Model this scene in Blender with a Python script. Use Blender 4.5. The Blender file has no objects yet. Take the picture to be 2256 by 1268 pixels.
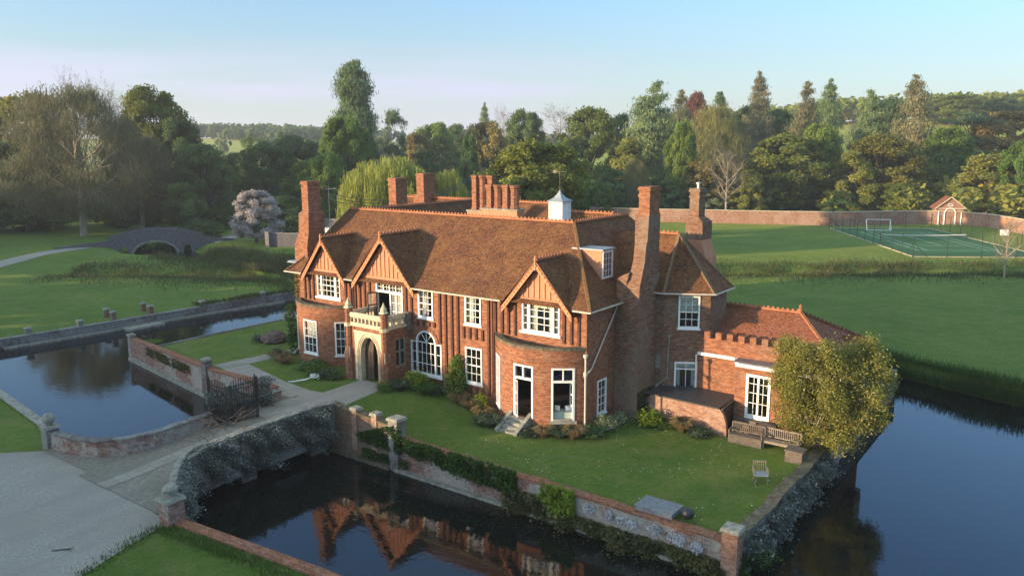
import bpy, math, random
import numpy as np
from mathutils import Vector
rnd = random.Random(7)
S = bpy.context.scene
# ------------------------------------------------------------------ camera
cam_d = bpy.data.cameras.new('camera'); cam = bpy.data.objects.new('camera', cam_d)
S.collection.objects.link(cam); S.camera = cam
YAW, PIT, ROL, FPX = math.radians(-36.41), math.radians(10.11), math.radians(-0.235), 1770.0
cam_d.sensor_width = 36.0; cam_d.lens = 36.0 * FPX / 2256.0
cam_d.clip_start = 0.5; cam_d.clip_end = 9000
cam.location = (21.013, -35.015, 15.0)
cy_, sy_, cp_, sp_ = math.cos(YAW), math.sin(YAW), math.cos(PIT), math.sin(PIT)
fw = Vector((sy_*cp_, cy_*cp_, -sp_)); rt = Vector((cy_, -sy_, 0)); up = rt.cross(fw)
r2 = rt*math.cos(ROL) + up*math.sin(ROL); u2 = -rt*math.sin(ROL) + up*math.cos(ROL)
from mathutils import Matrix
M = Matrix((( r2.x, u2.x, -fw.x), (r2.y, u2.y, -fw.y), (r2.z, u2.z, -fw.z)))
cam.rotation_euler = M.to_euler()
# ------------------------------------------------------------------ light
SUN_AZ = math.radians(90 + 33.4)      # direction towards the sun, measured from -x ... see vector below
SUN_EL = math.radians(7.5)
sunv = Vector((-0.55*math.cos(SUN_EL)/0.99985, -0.835*math.cos(SUN_EL)/0.99985, math.sin(SUN_EL))).normalized()
sd = bpy.data.lights.new('sun', 'SUN'); sd.energy = 4.4; sd.angle = math.radians(0.6); sd.color = (1.0, 0.73, 0.44)
sun = bpy.data.objects.new('sun', sd); S.collection.objects.link(sun)
sun.rotation_euler = sunv.to_track_quat('Z', 'Y').to_euler(); sun.location = (-60, -90, 40)
W = bpy.data.worlds.new('World'); S.world = W; W.use_nodes = True
nt = W.node_tree; nt.nodes.clear()
wo = nt.nodes.new('ShaderNodeOutputWorld'); bg = nt.nodes.new('ShaderNodeBackground'); sky = nt.nodes.new('ShaderNodeTexSky')
sky.sky_type = 'NISHITA'; sky.sun_disc = False; sky.sun_elevation = SUN_EL
# the sky texture measures sun_rotation clockwise from +y
sky.sun_rotation = math.atan2(sunv.x, sunv.y)
sky.air_density = 1.0; sky.dust_density = 1.2; sky.ozone_density = 2.0; sky.altitude = 50
bg.inputs['Strength'].default_value = 0.15
# lavender cloud bank low on the horizon
tc = nt.nodes.new('ShaderNodeTexCoord'); sep = nt.nodes.new('ShaderNodeSeparateXYZ'); nt.links.new(tc.outputs['Generated'], sep.inputs[0])
def wm(op, a, b=None, clamp=False):
    n = nt.nodes.new('ShaderNodeMath'); n.operation = op; n.use_clamp = clamp
    for i, v in enumerate((a, b)):
        if v is None: continue
        if isinstance(v, (int, float)): n.inputs[i].default_value = v
        else: nt.links.new(v, n.inputs[i])
    return n.outputs[0]
mp = nt.nodes.new('ShaderNodeMapping'); mp.inputs['Scale'].default_value = (1.6, 1.6, 16); nt.links.new(tc.outputs['Generated'], mp.inputs[0])
nz = nt.nodes.new('ShaderNodeTexNoise'); nz.inputs['Scale'].default_value = 2.2; nz.inputs['Detail'].default_value = 5; nt.links.new(mp.outputs[0], nz.inputs['Vector'])
# azimuth weight: strongest towards the left of the view
dotl = wm('ADD', wm('MULTIPLY', sep.outputs[0], -0.93), wm('MULTIPLY', sep.outputs[1], 0.37))
az = wm('MULTIPLY', wm('SUBTRACT', dotl, 0.72, True), 6.0, True)
band = wm('SUBTRACT', 1.0, wm('MULTIPLY', wm('ABSOLUTE', wm('SUBTRACT', sep.outputs[2], 0.065)), 17.0), True)
cl = wm('MULTIPLY', wm('MULTIPLY', az, band, True), wm('MULTIPLY', wm('SUBTRACT', nz.outputs[0], 0.36), 4.0, True), True)
hor = wm('POWER', wm('SUBTRACT', 1.0, wm('MULTIPLY', wm('ABSOLUTE', sep.outputs[2]), 4.2), True), 1.6)
def wmix(f, a, b, t='MIX'):
    n = nt.nodes.new('ShaderNodeMix'); n.data_type = 'RGBA'; n.blend_type = t
    if isinstance(f, (int, float)): n.inputs[0].default_value = f
    else: nt.links.new(f, n.inputs[0])
    for i, v in ((6, a), (7, b)):
        if isinstance(v, tuple): n.inputs[i].default_value = v
        else: nt.links.new(v, n.inputs[i])
    return n.outputs[2]
base = wmix(wm('MULTIPLY', wm('SUBTRACT', sep.outputs[2], .10, True), 1.8, True), wmix(1.0, sky.outputs[0], (.60, .72, .86, 1), 'MULTIPLY'), wmix(wm('MULTIPLY', wm('SUBTRACT', sep.outputs[2], .45, True), 4., True), wmix(1.0, sky.outputs[0], (1.35, 1.72, 2.3, 1), 'MULTIPLY'), wmix(1.0, sky.outputs[0], (3.7, 2.85, 1.85, 1), 'MULTIPLY')))
c1 = wmix(wm('MULTIPLY', hor, 0.55), base, (2.6, 2.8, 3.25, 1))
c2 = wmix(wm('MULTIPLY', cl, 0.9), c1, (2.1, 2.1, 2.8, 1))
nt.links.new(c2, bg.inputs[0]); nt.links.new(bg.outputs[0], wo.inputs[0])
S.view_settings.view_transform = 'Standard'; S.view_settings.look = 'None'; S.view_settings.gamma = 1
S.view_settings.exposure = 1.3
S.cycles.max_bounces = 7; S.cycles.diffuse_bounces = 4; S.cycles.glossy_bounces = 3; S.cycles.transparent_max_bounces = 12
S.cycles.use_denoising = True

# ------------------------------------------------------------------ mesh helpers
class MB:
    """collects faces; build() links them as ONE object"""
    def __init__(s): s.v = []; s.f = []; s.m = []; s.uvf = {}
    def quad(s, a, b, c, d, m=0): 
        n = len(s.v); s.v += [a, b, c, d]; s.f.append((n, n+1, n+2, n+3)); s.m.append(m)
    def tri(s, a, b, c, m=0):
        n = len(s.v); s.v += [a, b, c]; s.f.append((n, n+1, n+2)); s.m.append(m)
    def poly(s, pts, m=0):
        n = len(s.v); s.v += list(pts); s.f.append(tuple(range(n, n+len(pts)))); s.m.append(m)
    def hexa(s, p, m=0):      # 8 points: bottom 4 ccw, top 4 ccw
        n = len(s.v); s.v += list(p)
        for f in ((3,2,1,0), (4,5,6,7), (0,1,5,4), (1,2,6,5), (2,3,7,6), (3,0,4,7)):
            s.f.append(tuple(n+i for i in f)); s.m.append(m)
    def box(s, x0, x1, y0, y1, z0, z1, m=0, t=0):   # t = inward taper of the top
        s.hexa([(x0,y0,z0),(x1,y0,z0),(x1,y1,z0),(x0,y1,z0),(x0+t,y0+t,z1),(x1-t,y0+t,z1),(x1-t,y1-t,z1),(x0+t,y1-t,z1)], m)
    def bx(s, fr, u0, u1, z0, z1, d0, d1, m=0):     # box in a local frame
        P = lambda u, z, d: fr(u, z, d)
        s.hexa([P(u0,z0,d1),P(u1,z0,d1),P(u1,z0,d0),P(u0,z0,d0),P(u0,z1,d1),P(u1,z1,d1),P(u1,z1,d0),P(u0,z1,d0)], m)
    def bar(s, a, b, w, h=None, m=0):               # square bar between two points
        h = h or w; a = Vector(a); b = Vector(b); d = (b-a).normalized()
        sd_ = d.cross(Vector((0,0,1)));  sd_ = sd_.normalized() if sd_.length > 1e-4 else Vector((1,0,0))
        up_ = sd_.cross(d)
        q = []
        for p in (a, b):
            for i, j in ((-1,-1),(1,-1),(1,1),(-1,1)): q.append(tuple(p + sd_*i*w/2 + up_*j*h/2))
        n = len(s.v); s.v += q
        for f in ((0,1,2,3),(7,6,5,4),(0,4,5,1),(1,5,6,2),(2,6,7,3),(3,7,4,0)): s.f.append(tuple(n+i for i in f)); s.m.append(m)
    def tube(s, pts, r, n=8, m=0):
        pts = [Vector(p) for p in pts]; rs = r if isinstance(r, (list, tuple)) else [r]*len(pts)
        base = len(s.v)
        for i, p in enumerate(pts):
            d = (pts[min(i+1, len(pts)-1)] - pts[max(i-1, 0)]); d = d.normalized() if d.length > 1e-6 else Vector((0,0,1))
            a = d.cross(Vector((0,0,1))); a = a.normalized() if a.length > 1e-3 else Vector((1,0,0)); b = d.cross(a)
            for k in range(n):
                t = 2*math.pi*k/n; s.v.append(tuple(p + (a*math.cos(t) + b*math.sin(t))*rs[i]))
        for i in range(len(pts)-1):
            for k in range(n):
                s.f.append((base+i*n+k, base+i*n+(k+1)%n, base+(i+1)*n+(k+1)%n, base+(i+1)*n+k)); s.m.append(m)
        s.f.append(tuple(base+k for k in range(n))); s.m.append(m)
        s.f.append(tuple(base+(len(pts)-1)*n+k for k in reversed(range(n)))); s.m.append(m)
    def lathe(s, c, prof, n=12, m=0, rot=0):
        b = len(s.v)
        for r, z in prof:
            for k in range(n):
                t = 2*math.pi*k/n + rot; s.v.append((c[0]+r*math.cos(t), c[1]+r*math.sin(t), c[2]+z))
        for i in range(len(prof)-1):
            for k in range(n):
                s.f.append((b+i*n+k, b+i*n+(k+1)%n, b+(i+1)*n+(k+1)%n, b+(i+1)*n+k)); s.m.append(m)
        s.f.append(tuple(b+k for k in reversed(range(n)))); s.m.append(m)
        s.f.append(tuple(b+(len(prof)-1)*n+k for k in range(n))); s.m.append(m)
    def build(s, name, mats, parent=None, label=None, smooth=False, origin=None):
        o0 = origin
        if parent is not None:
            r = parent
            while r.parent: r = r.parent
            o0 = tuple(r.location)
        o0 = o0 or (0, 0, 0)
        v = np.array(s.v, dtype=np.float64).reshape(-1, 3) 
        me = bpy.data.meshes.new(name)
        me.from_pydata((v - np.array(o0)).tolist(), [], s.f)
        if not isinstance(mats, (list, tuple)): mats = [mats]
        for mt in mats: me.materials.append(mt)
        me.polygons.foreach_set('material_index', s.m)
        # uv in metres: u along the horizontal of the face, v up its slope
        nl = len(me.loops)
        uv = np.zeros((nl, 2)); me.update()
        k = 0
        nv = np.empty(len(me.polygons)*3); me.polygons.foreach_get('normal', nv); nv = nv.reshape(-1, 3)
        for i, f in enumerate(s.f):
            n = nv[i]; h = math.hypot(n[0], n[1])
            if i in s.uvf:
                for q in s.uvf[i]: uv[k] = q; k += 1
                continue
            if h < 0.05: t = (1, 0, 0); b = (0, 1, 0)
            else:
                t = (-n[1]/h, n[0]/h, 0); b = (-n[2]*n[0]/h, -n[2]*n[1]/h, h)
            for vi in f:
                p = v[vi]; uv[k, 0] = p[0]*t[0]+p[1]*t[1]; uv[k, 1] = p[0]*b[0]+p[1]*b[1]+p[2]*b[2]; k += 1
        l = me.uv_layers.new(name='uv'); l.data.foreach_set('uv', uv.ravel())
        if smooth: me.polygons.foreach_set('use_smooth', [True]*len(me.polygons))
        me.update()
        o = bpy.data.objects.new(name, me); S.collection.objects.link(o)
        if parent is not None: o.parent = parent; 
        else: o.location = o0
        if label: o['label'] = label
        return o
def tag(o, label=None, cat=None, group=None, kind=None):
    if label: o['label'] = label
    if cat: o['category'] = cat
    if group: o['group'] = group
    if kind: o['kind'] = kind
    return o
def empty(name, loc, label=None, cat=None, group=None):
    o = bpy.data.objects.new(name, None); S.collection.objects.link(o); o.location = loc; o.empty_display_size = 0.3
    return tag(o, label, cat, group)
def frame(O, T):
    """local frame: u along T, z up, d outward (to the right of T turned clockwise)"""
    T = Vector((T[0], T[1])).normalized(); N = Vector((T.y, -T.x))
    return lambda u, z, d: (O[0]+T.x*u+N.x*d, O[1]+T.y*u+N.y*d, z)
def arcframe(c, R):
    """u = arc length from the middle of a bow that bulges towards -y"""
    return lambda u, z, d: (c[0]+(R+d)*math.sin(u/R), c[1]-(R+d)*math.cos(u/R), z)
def smooth(t): t = max(0., min(1., t)); return t*t*(3-2*t)

# ------------------------------------------------------------------ materials
class NT:
    def __init__(s, name):
        s.mat = bpy.data.materials.new(name); s.mat.use_nodes = True; s.t = s.mat.node_tree; s.t.nodes.clear()
        s.out = s.t.nodes.new('ShaderNodeOutputMaterial'); s.b = s.t.nodes.new('ShaderNodeBsdfPrincipled')
        s.t.links.new(s.b.outputs[0], s.out.inputs[0])
    def n(s, ty, **k):
        x = s.t.nodes.new(ty)
        for a, v in k.items(): setattr(x, a, v)
        return x
    def l(s, a, b): s.t.links.new(a, b)
    def set(s, inp, v):
        if isinstance(v, (int, float)): inp.default_value = v
        elif isinstance(v, tuple): inp.default_value = v if len(v) == 4 or len(inp.default_value) == 3 else (*v, 1)
        else: s.l(v, inp)
    def uv(s): return s.n('ShaderNodeUVMap').outputs[0]
    def pos(s): return s.n('ShaderNodeNewGeometry').outputs['Position']
    def noise(s, vec, sc, det=4, rough=.55, dist=0):
        x = s.n('ShaderNodeTexNoise'); x.inputs['Scale'].default_value = sc; x.inputs['Detail'].default_value = det
        x.inputs['Roughness'].default_value = rough; x.inputs['Distortion'].default_value = dist; s.l(vec, x.inputs['Vector']); return x.outputs[0]
    def map(s, vec, sc=(1,1,1)):
        x = s.n('ShaderNodeMapping'); x.inputs['Scale'].default_value = sc; s.l(vec, x.inputs[0]); return x.outputs[0]
    def ramp(s, f, a, b, lo=0., hi=1.):
        x = s.n('ShaderNodeMapRange'); x.inputs[1].default_value = a; x.inputs[2].default_value = b; x.inputs[3].default_value = lo; x.inputs[4].default_value = hi
        s.l(f, x.inputs[0]); return x.outputs[0]
    def mix(s, f, a, b, t='MIX'):
        x = s.n('ShaderNodeMix'); x.data_type = 'RGBA'; x.blend_type = t; s.set(x.inputs[0], f)
        for i, v in ((6, a), (7, b)): s.set(x.inputs[i], (*v, 1) if isinstance(v, tuple) and len(v) == 3 else v)
        return x.outputs[2]
    def m(s, op, a, b=0.):
        x = s.n('ShaderNodeMath'); x.operation = op; s.set(x.inputs[0], a); s.set(x.inputs[1], b); return x.outputs[0]
    def bump(s, h, st, dist=.02):
        x = s.n('ShaderNodeBump'); x.inputs['Strength'].default_value = st; x.inputs['Distance'].default_value = dist; s.l(h, x.inputs['Height']); s.l(x.outputs[0], s.b.inputs['Normal'])
    def done(s, col, rough=.85, spec=.3):
        s.set(s.b.inputs['Base Color'], (*col, 1) if isinstance(col, tuple) and len(col) == 3 else col)
        s.set(s.b.inputs['Roughness'], rough); s.b.inputs['Specular IOR Level'].default_value = spec; return s.mat
def brickmat(name, c1, c2, mortar, stain=(.25,.24,.2), amt=.35, pale=None, pale_amt=0., msize=.011, thr=.5):
    t = NT(name); uv = t.uv(); p = t.pos()
    b = t.n('ShaderNodeTexBrick'); t.l(uv, b.inputs['Vector']); b.inputs['Scale'].default_value = 1
    b.inputs['Brick Width'].default_value = .225; b.inputs['Row Height'].default_value = .075; b.inputs['Mortar Size'].default_value = msize
    b.inputs['Mortar Smooth'].default_value = .3; b.inputs['Bias'].default_value = 0
    b.inputs['Color1'].default_value = (*c1, 1); b.inputs['Color2'].default_value = (*c2, 1); b.inputs['Mortar'].default_value = (*mortar, 1)
    n1 = t.noise(p, .9, 6, .65); n2 = t.noise(p, 5., 5, .7); n3 = t.noise(p, .35, 4, .6); n4 = t.noise(t.map(p, (9, 9, 26)), 1., 2, .5)
    c = t.mix(t.ramp(n4, .3, .7), b.outputs[0], t.mix(1., b.outputs[0], (.62, .58, .6), 'MULTIPLY'))
    c = t.mix(t.ramp(n1, .52, .75, 0, amt), c, stain)
    c = t.mix(t.ramp(n2, .55, .8, 0, amt*.8), c, t.mix(1., b.outputs[0], (.55,.5,.5), 'MULTIPLY'))
    rowv = t.noise(t.map(uv, (2.2, 6.6, 1)), 1., 3, .7)
    c = t.mix(t.ramp(rowv, .42, .58, .75, 0), c, t.mix(1., c, (.50,.46,.46), 'MULTIPLY'))
    if pale:
        n5 = t.noise(p, 3.2, 8, .75); msk = t.m('ADD', n3, t.m('MULTIPLY', t.m('SUBTRACT', n5, .5), .9))
        c = t.mix(t.m('MULTIPLY', t.ramp(msk, thr-.03, thr+.10), pale_amt), c, t.mix(t.ramp(n2, .35, .65), pale, tuple(x*.62 for x in pale)))
    t.bump(b.outputs['Fac'], -.35, .01)
    return t.done(c, .9, .2)
BRICK = brickmat('brick_orange_red', (.41,.145,.062), (.28,.092,.045), (.38,.26,.17), amt=.3)
BRICK_OLD = brickmat('brick_weathered', (.32,.135,.07), (.19,.08,.05), (.30,.24,.17), stain=(.22,.18,.13), amt=.5, pale=(.24,.20,.15), pale_amt=.55)
BRICK_MOAT = brickmat('brick_moat_wall', (.36,.15,.10), (.26,.11,.08), (.38,.33,.28), stain=(.34,.33,.28), amt=.6, pale=(.40,.38,.33), pale_amt=.8, thr=.47)
BRICK_GREY = brickmat('brick_lichened_grey', (.19,.13,.11), (.14,.115,.10), (.22,.21,.19), stain=(.24,.25,.23), amt=.7, pale=(.27,.27,.25), pale_amt=.8, thr=.45)
BRICK_GARDEN = brickmat('brick_garden_wall', (.42,.20,.12), (.34,.15,.09), (.42,.33,.25), stain=(.42,.34,.27), amt=.5, pale=(.45,.32,.24), pale_amt=.5)
def tilemat(name, a, b, c_, lich):
    t = NT(name); uv = t.uv(); p = t.pos()
    br = t.n('ShaderNodeTexBrick'); t.l(uv, br.inputs['Vector']); br.inputs['Scale'].default_value = 1
    br.inputs['Brick Width'].default_value = .17; br.inputs['Row Height'].default_value = .105; br.inputs['Mortar Size'].default_value = .012
    br.inputs['Mortar Smooth'].default_value = .6
    br.inputs['Color1'].default_value = (*a, 1); br.inputs['Color2'].default_value = (*b, 1); br.inputs['Mortar'].default_value = (.05,.03,.02,1)
    n1 = t.noise(p, 1.1, 5, .7); n2 = t.noise(p, 7, 4, .8); n3 = t.noise(p, 9, 3, .7)
    col = t.mix(t.ramp(n1, .4, .7), br.outputs[0], c_)
    col = t.mix(t.ramp(n2, .48, .62, 0, .9), col, t.mix(1., col, (.38,.33,.33), 'MULTIPLY'))
    col = t.mix(t.ramp(n3, .60, .70, 0, .85), col, lich)
    wv = t.m('ADD', t.m('MULTIPLY', n2, 1.), t.m('MULTIPLY', br.outputs['Fac'], -.5))
    t.bump(wv, .9, .05)
    return t.done(col, .85, .25)
TILE = tilemat('clay_roof_tile', (.195,.072,.032), (.115,.048,.025), (.215,.100,.036), (.38,.25,.13))
TILE_RED = tilemat('clay_roof_tile_red', (.34,.11,.045), (.24,.08,.04), (.27,.10,.06), (.40,.32,.24))
def plain(name, col, rough=.7, spec=.3, var=.25, sc=3., metal=0., bump=0.):
    t = NT(name); p = t.pos(); n = t.noise(p, sc, 5, .6)
    dark = tuple(x*(1-var) for x in col); lite = tuple(min(1, x*(1+var*.6)) for x in col)
    c = t.mix(t.ramp(n, .3, .7), dark, lite); t.b.inputs['Metallic'].default_value = metal
    if bump: t.bump(t.noise(p, sc*6, 4, .7), bump, .02)
    return t.done(c, rough, spec)
TERRA = plain('terracotta_ridge', (.34,.14,.07), .8, .2, .3, 4)
TIMBER = plain('red_brown_timber', (.11,.045,.028), .85, .2, .35, 3)
BARGE = plain('pink_bargeboard', (.52,.235,.125), .8, .2, .2, 5)
PINK = plain('pink_render', (.47,.215,.125), .85, .2, .15, 2)
WHITE = plain('white_paint', (.78,.77,.73), .5, .4, .08, 2)
CREAM = plain('pale_guttering', (.50,.44,.36), .6, .3, .2, 3)
LEAD = plain('grey_lead', (.13,.135,.15), .5, .5, .3, 2)
LEADB = plain('pale_lead', (.25,.28,.31), .45, .5, .3, 3)
STONE = plain('cream_stone', (.56,.48,.33), .85, .2, .35, 5, bump=.3)
STONEG = plain('lichened_stone', (.27,.26,.215), .9, .2, .5, 4, bump=.5)
STONEM = plain('mossy_dark_coping', (.15,.125,.085), .95, .1, .6, 4, bump=.6)
OAK = plain('dark_oak', (.075,.05,.035), .7, .3, .4, 6)
WOODG = plain('silvered_teak', (.22,.18,.14), .8, .2, .35, 8)
WOODD = plain('weathered_dark_timber', (.13,.105,.085), .8, .2, .35, 6)
IRON = plain('black_iron', (.025,.025,.028), .5, .5, .2, 5)
IRONR = plain('rusty_dark_iron', (.022,.02,.02), .7, .3, .4, 12)
MOSS = plain('moss_and_debris', (.10,.10,.055), .95, .1, .6, 3, bump=.6)
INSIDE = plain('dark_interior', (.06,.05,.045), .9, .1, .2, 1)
CURT = plain('cream_curtain', (.80,.77,.68), .9, .1, .2, 6)
SLAB = plain('dark_felt_roof', (.045,.045,.05), .55, .4, .3, 2)
NETW = plain('white_tubing', (.80,.80,.78), .4, .4, .05, 2)
BARK = plain('bark', (.10,.085,.065), .95, .1, .45, 5, bump=.5)
BARKP = plain('pale_bark', (.34,.29,.22), .95, .1, .35, 4)
PETROL = plain('dark_green_post', (.02,.04,.03), .6, .3, .2, 3)
COURT = plain('green_court_surface', (.07,.15,.055), .9, .1, .12, .4)
COURTD = plain('dark_green_court_surface', (.06,.125,.05), .9, .1, .12, .4)
LINE = plain('white_line', (.62,.66,.62), .8, .1, .1, 2)
def tread(name, c1, c2, c3, sc, bump):
    t = NT(name); p = t.pos(); a = t.noise(p, sc, 6, .75); b = t.noise(p, .25, 4, .6); v = t.n('ShaderNodeTexVoronoi'); v.inputs['Scale'].default_value = sc*1.2; t.l(p, v.inputs['Vector'])
    c = t.mix(t.ramp(a, .35, .65), c1, c2); c = t.mix(t.ramp(b, .4, .7, 0, .75), c, c3); q_ = t.noise(t.map(p, (.9, .16, 1)), .9, 5, .7); c = t.mix(t.ramp(q_, .46, .62, 0, .5), c, tuple(x*.62 for x in c2)); c = t.mix(t.ramp(v.outputs[0], 0, .25, .5, 0), c, tuple(x*.4 for x in c1)); t.bump(a, bump, .03); return t.done(c, .95, .15)
GRAVEL = tread('gravel', (.21,.19,.165), (.36,.33,.29), (.25,.225,.19), 9., .8)
COBBLE = tread('mossy_cobbles', (.15,.135,.11), (.28,.255,.22), (.13,.125,.08), 5., .8)
PATHM = tread('stone_path', (.27,.245,.21), (.36,.33,.29), (.24,.23,.18), 2.5, .3)
def paving():
    t = NT('stone_slabs'); uv = t.uv(); p = t.pos(); b = t.n('ShaderNodeTexBrick'); t.l(uv, b.inputs['Vector']); b.inputs['Scale'].default_value = 1
    b.inputs['Brick Width'].default_value = .9; b.inputs['Row Height'].default_value = .6; b.inputs['Mortar Size'].default_value = .012
    b.inputs['Color1'].default_value = (.30,.275,.24,1); b.inputs['Color2'].default_value = (.25,.225,.195,1); b.inputs['Mortar'].default_value = (.12,.12,.08,1)
    c = t.mix(t.ramp(t.noise(p, 1.5, 5, .7), .45, .7, 0, .6), b.outputs[0], (.20,.19,.14)); t.bump(t.noise(p, 14, 4), .3, .02); return t.done(c, .9, .2)
SLABS = paving()
def grass(name):
    t = NT(name); p = t.pos()
    a = t.noise(p, .10, 5, .6); b = t.noise(p, .8, 7, .75); c = t.noise(p, 6, 5, .85); e = t.noise(t.map(p, (1.6, .45, 1)), 3, 5, .75); g_ = t.noise(p, 2.2, 5, .8)
    col = t.mix(t.ramp(a, .35, .65), (.048,.118,.014), (.115,.180,.030))
    col = t.mix(t.ramp(b, .45, .70, 0, .8), col, (.190,.180,.062))
    col = t.mix(t.ramp(e, .50, .68, 0, .75), col, (.038,.095,.012))
    col = t.mix(t.ramp(g_, .52, .72, 0, .7), col, (.030,.074,.010))
    col = t.mix(t.ramp(c, .50, .70, 0, .75), col, (.032,.075,.012))
    w_ = t.noise(p, .33, 8, .8, .6); col = t.mix(t.ramp(w_, .53, .66, 0, .55), col, (.17,.165,.06)); k_ = t.noise(p, .5, 6, .75, .3); col = t.mix(t.ramp(k_, .54, .64, 0, .55), col, (.045,.125,.020))
    # far fields: broad patches of hay colour and woodland floor
    sep_ = t.n('ShaderNodeSeparateXYZ'); t.l(p, sep_.inputs[0])
    r = t.m('SQRT', t.m('ADD', t.m('MULTIPLY', sep_.outputs[0], sep_.outputs[0]), t.m('MULTIPLY', sep_.outputs[1], sep_.outputs[1])))
    far = t.ramp(r, 330, 420); vor = t.n('ShaderNodeTexVoronoi'); vor.inputs['Scale'].default_value = .006; t.l(p, vor.inputs['Vector'])
    sepc = t.n('ShaderNodeSeparateColor'); t.l(vor.outputs['Color'], sepc.inputs[0])
    fc = t.mix(t.ramp(sepc.outputs[0], .3, .7), (.10,.15,.05), (.30,.25,.11))
    col = t.mix(far, col, fc)
    d = t.m('ADD', t.m('MULTIPLY', c, .7), t.m('MULTIPLY', b, .5)); t.bump(d, 1., .22); t.b.inputs['Sheen Weight'].default_value = .22; t.b.inputs['Sheen Roughness'].default_value = .4; t.b.inputs['Sheen Tint'].default_value = (.65,.72,.12,1)
    return t.done(col, .95, .15)
GRASS = grass('lawn_grass')
def water():
    t = NT('still_dark_water'); p = t.pos()
    n = t.noise(t.map(p, (1., 1.6, 1)), 2.4, 3, .5, .4); n2 = t.noise(p, .22, 2, .5)
    t.bump(t.m('ADD', n, t.m('MULTIPLY', n2, 2.)), .032, .10)
    t.b.inputs['IOR'].default_value = 1.33
    return t.done((.006,.008,.007), .03, .75)
WATER = water()
def glass():
    t = NT('window_glass'); t.t.nodes.remove(t.b)
    g = t.n('ShaderNodeBsdfGlossy'); g.inputs['Roughness'].default_value = .03; g.inputs['Color'].default_value = (.9,.95,1,1)
    tr = t.n('ShaderNodeBsdfTransparent'); tr.inputs[0].default_value = (.93,.95,.95,1)
    fr = t.n('ShaderNodeFresnel'); fr.inputs[0].default_value = 1.55
    nb = t.n('ShaderNodeBump'); nb.inputs['Strength'].default_value = .12; nb.inputs['Distance'].default_value = .05
    t.l(t.noise(t.pos(), 1.8, 2, .5), nb.inputs['Height']); t.l(nb.outputs[0], g.inputs['Normal'])
    mx = t.n('ShaderNodeMixShader'); t.l(t.m('ADD', t.m('MULTIPLY', fr.outputs[0], 1.3), .06), mx.inputs[0]); t.l(tr.outputs[0], mx.inputs[1]); t.l(g.outputs[0], mx.inputs[2]); t.l(mx.outputs[0], t.out.inputs[0])
    return t.mat
GLASS = glass()
def leafmat(name, a, b, c, trans=.45):
    t = NT(name); uv = t.uv(); sp = t.n('ShaderNodeSeparateXYZ'); t.l(uv, sp.inputs[0])
    oi = t.n('ShaderNodeObjectInfo'); 
    col = t.mix(sp.outputs[0], a, b); col = t.mix(t.ramp(sp.outputs[1], .78, .98, 0, 1), col, c)
    h = t.n('ShaderNodeHueSaturation'); t.l(col, h.inputs['Color']); t.l(t.ramp(oi.outputs['Random'], 0, 1, .485, .515), h.inputs['Hue']); t.l(t.ramp(oi.outputs['Random'], 0, 1, 1.15, .85), h.inputs['Value'])
    t.l(h.outputs[0], t.b.inputs['Base Color']); t.b.inputs['Roughness'].default_value = .7; t.b.inputs['Specular IOR Level'].default_value = .2
    tr = t.n('ShaderNodeBsdfTranslucent'); t.l(h.outputs[0], tr.inputs[0]); mx = t.n('ShaderNodeMixShader'); mx.inputs[0].default_value = trans
    t.l(t.b.outputs[0], mx.inputs[1]); t.l(tr.outputs[0], mx.inputs[2]); t.l(mx.outputs[0], t.out.inputs[0]); return t.mat
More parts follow.
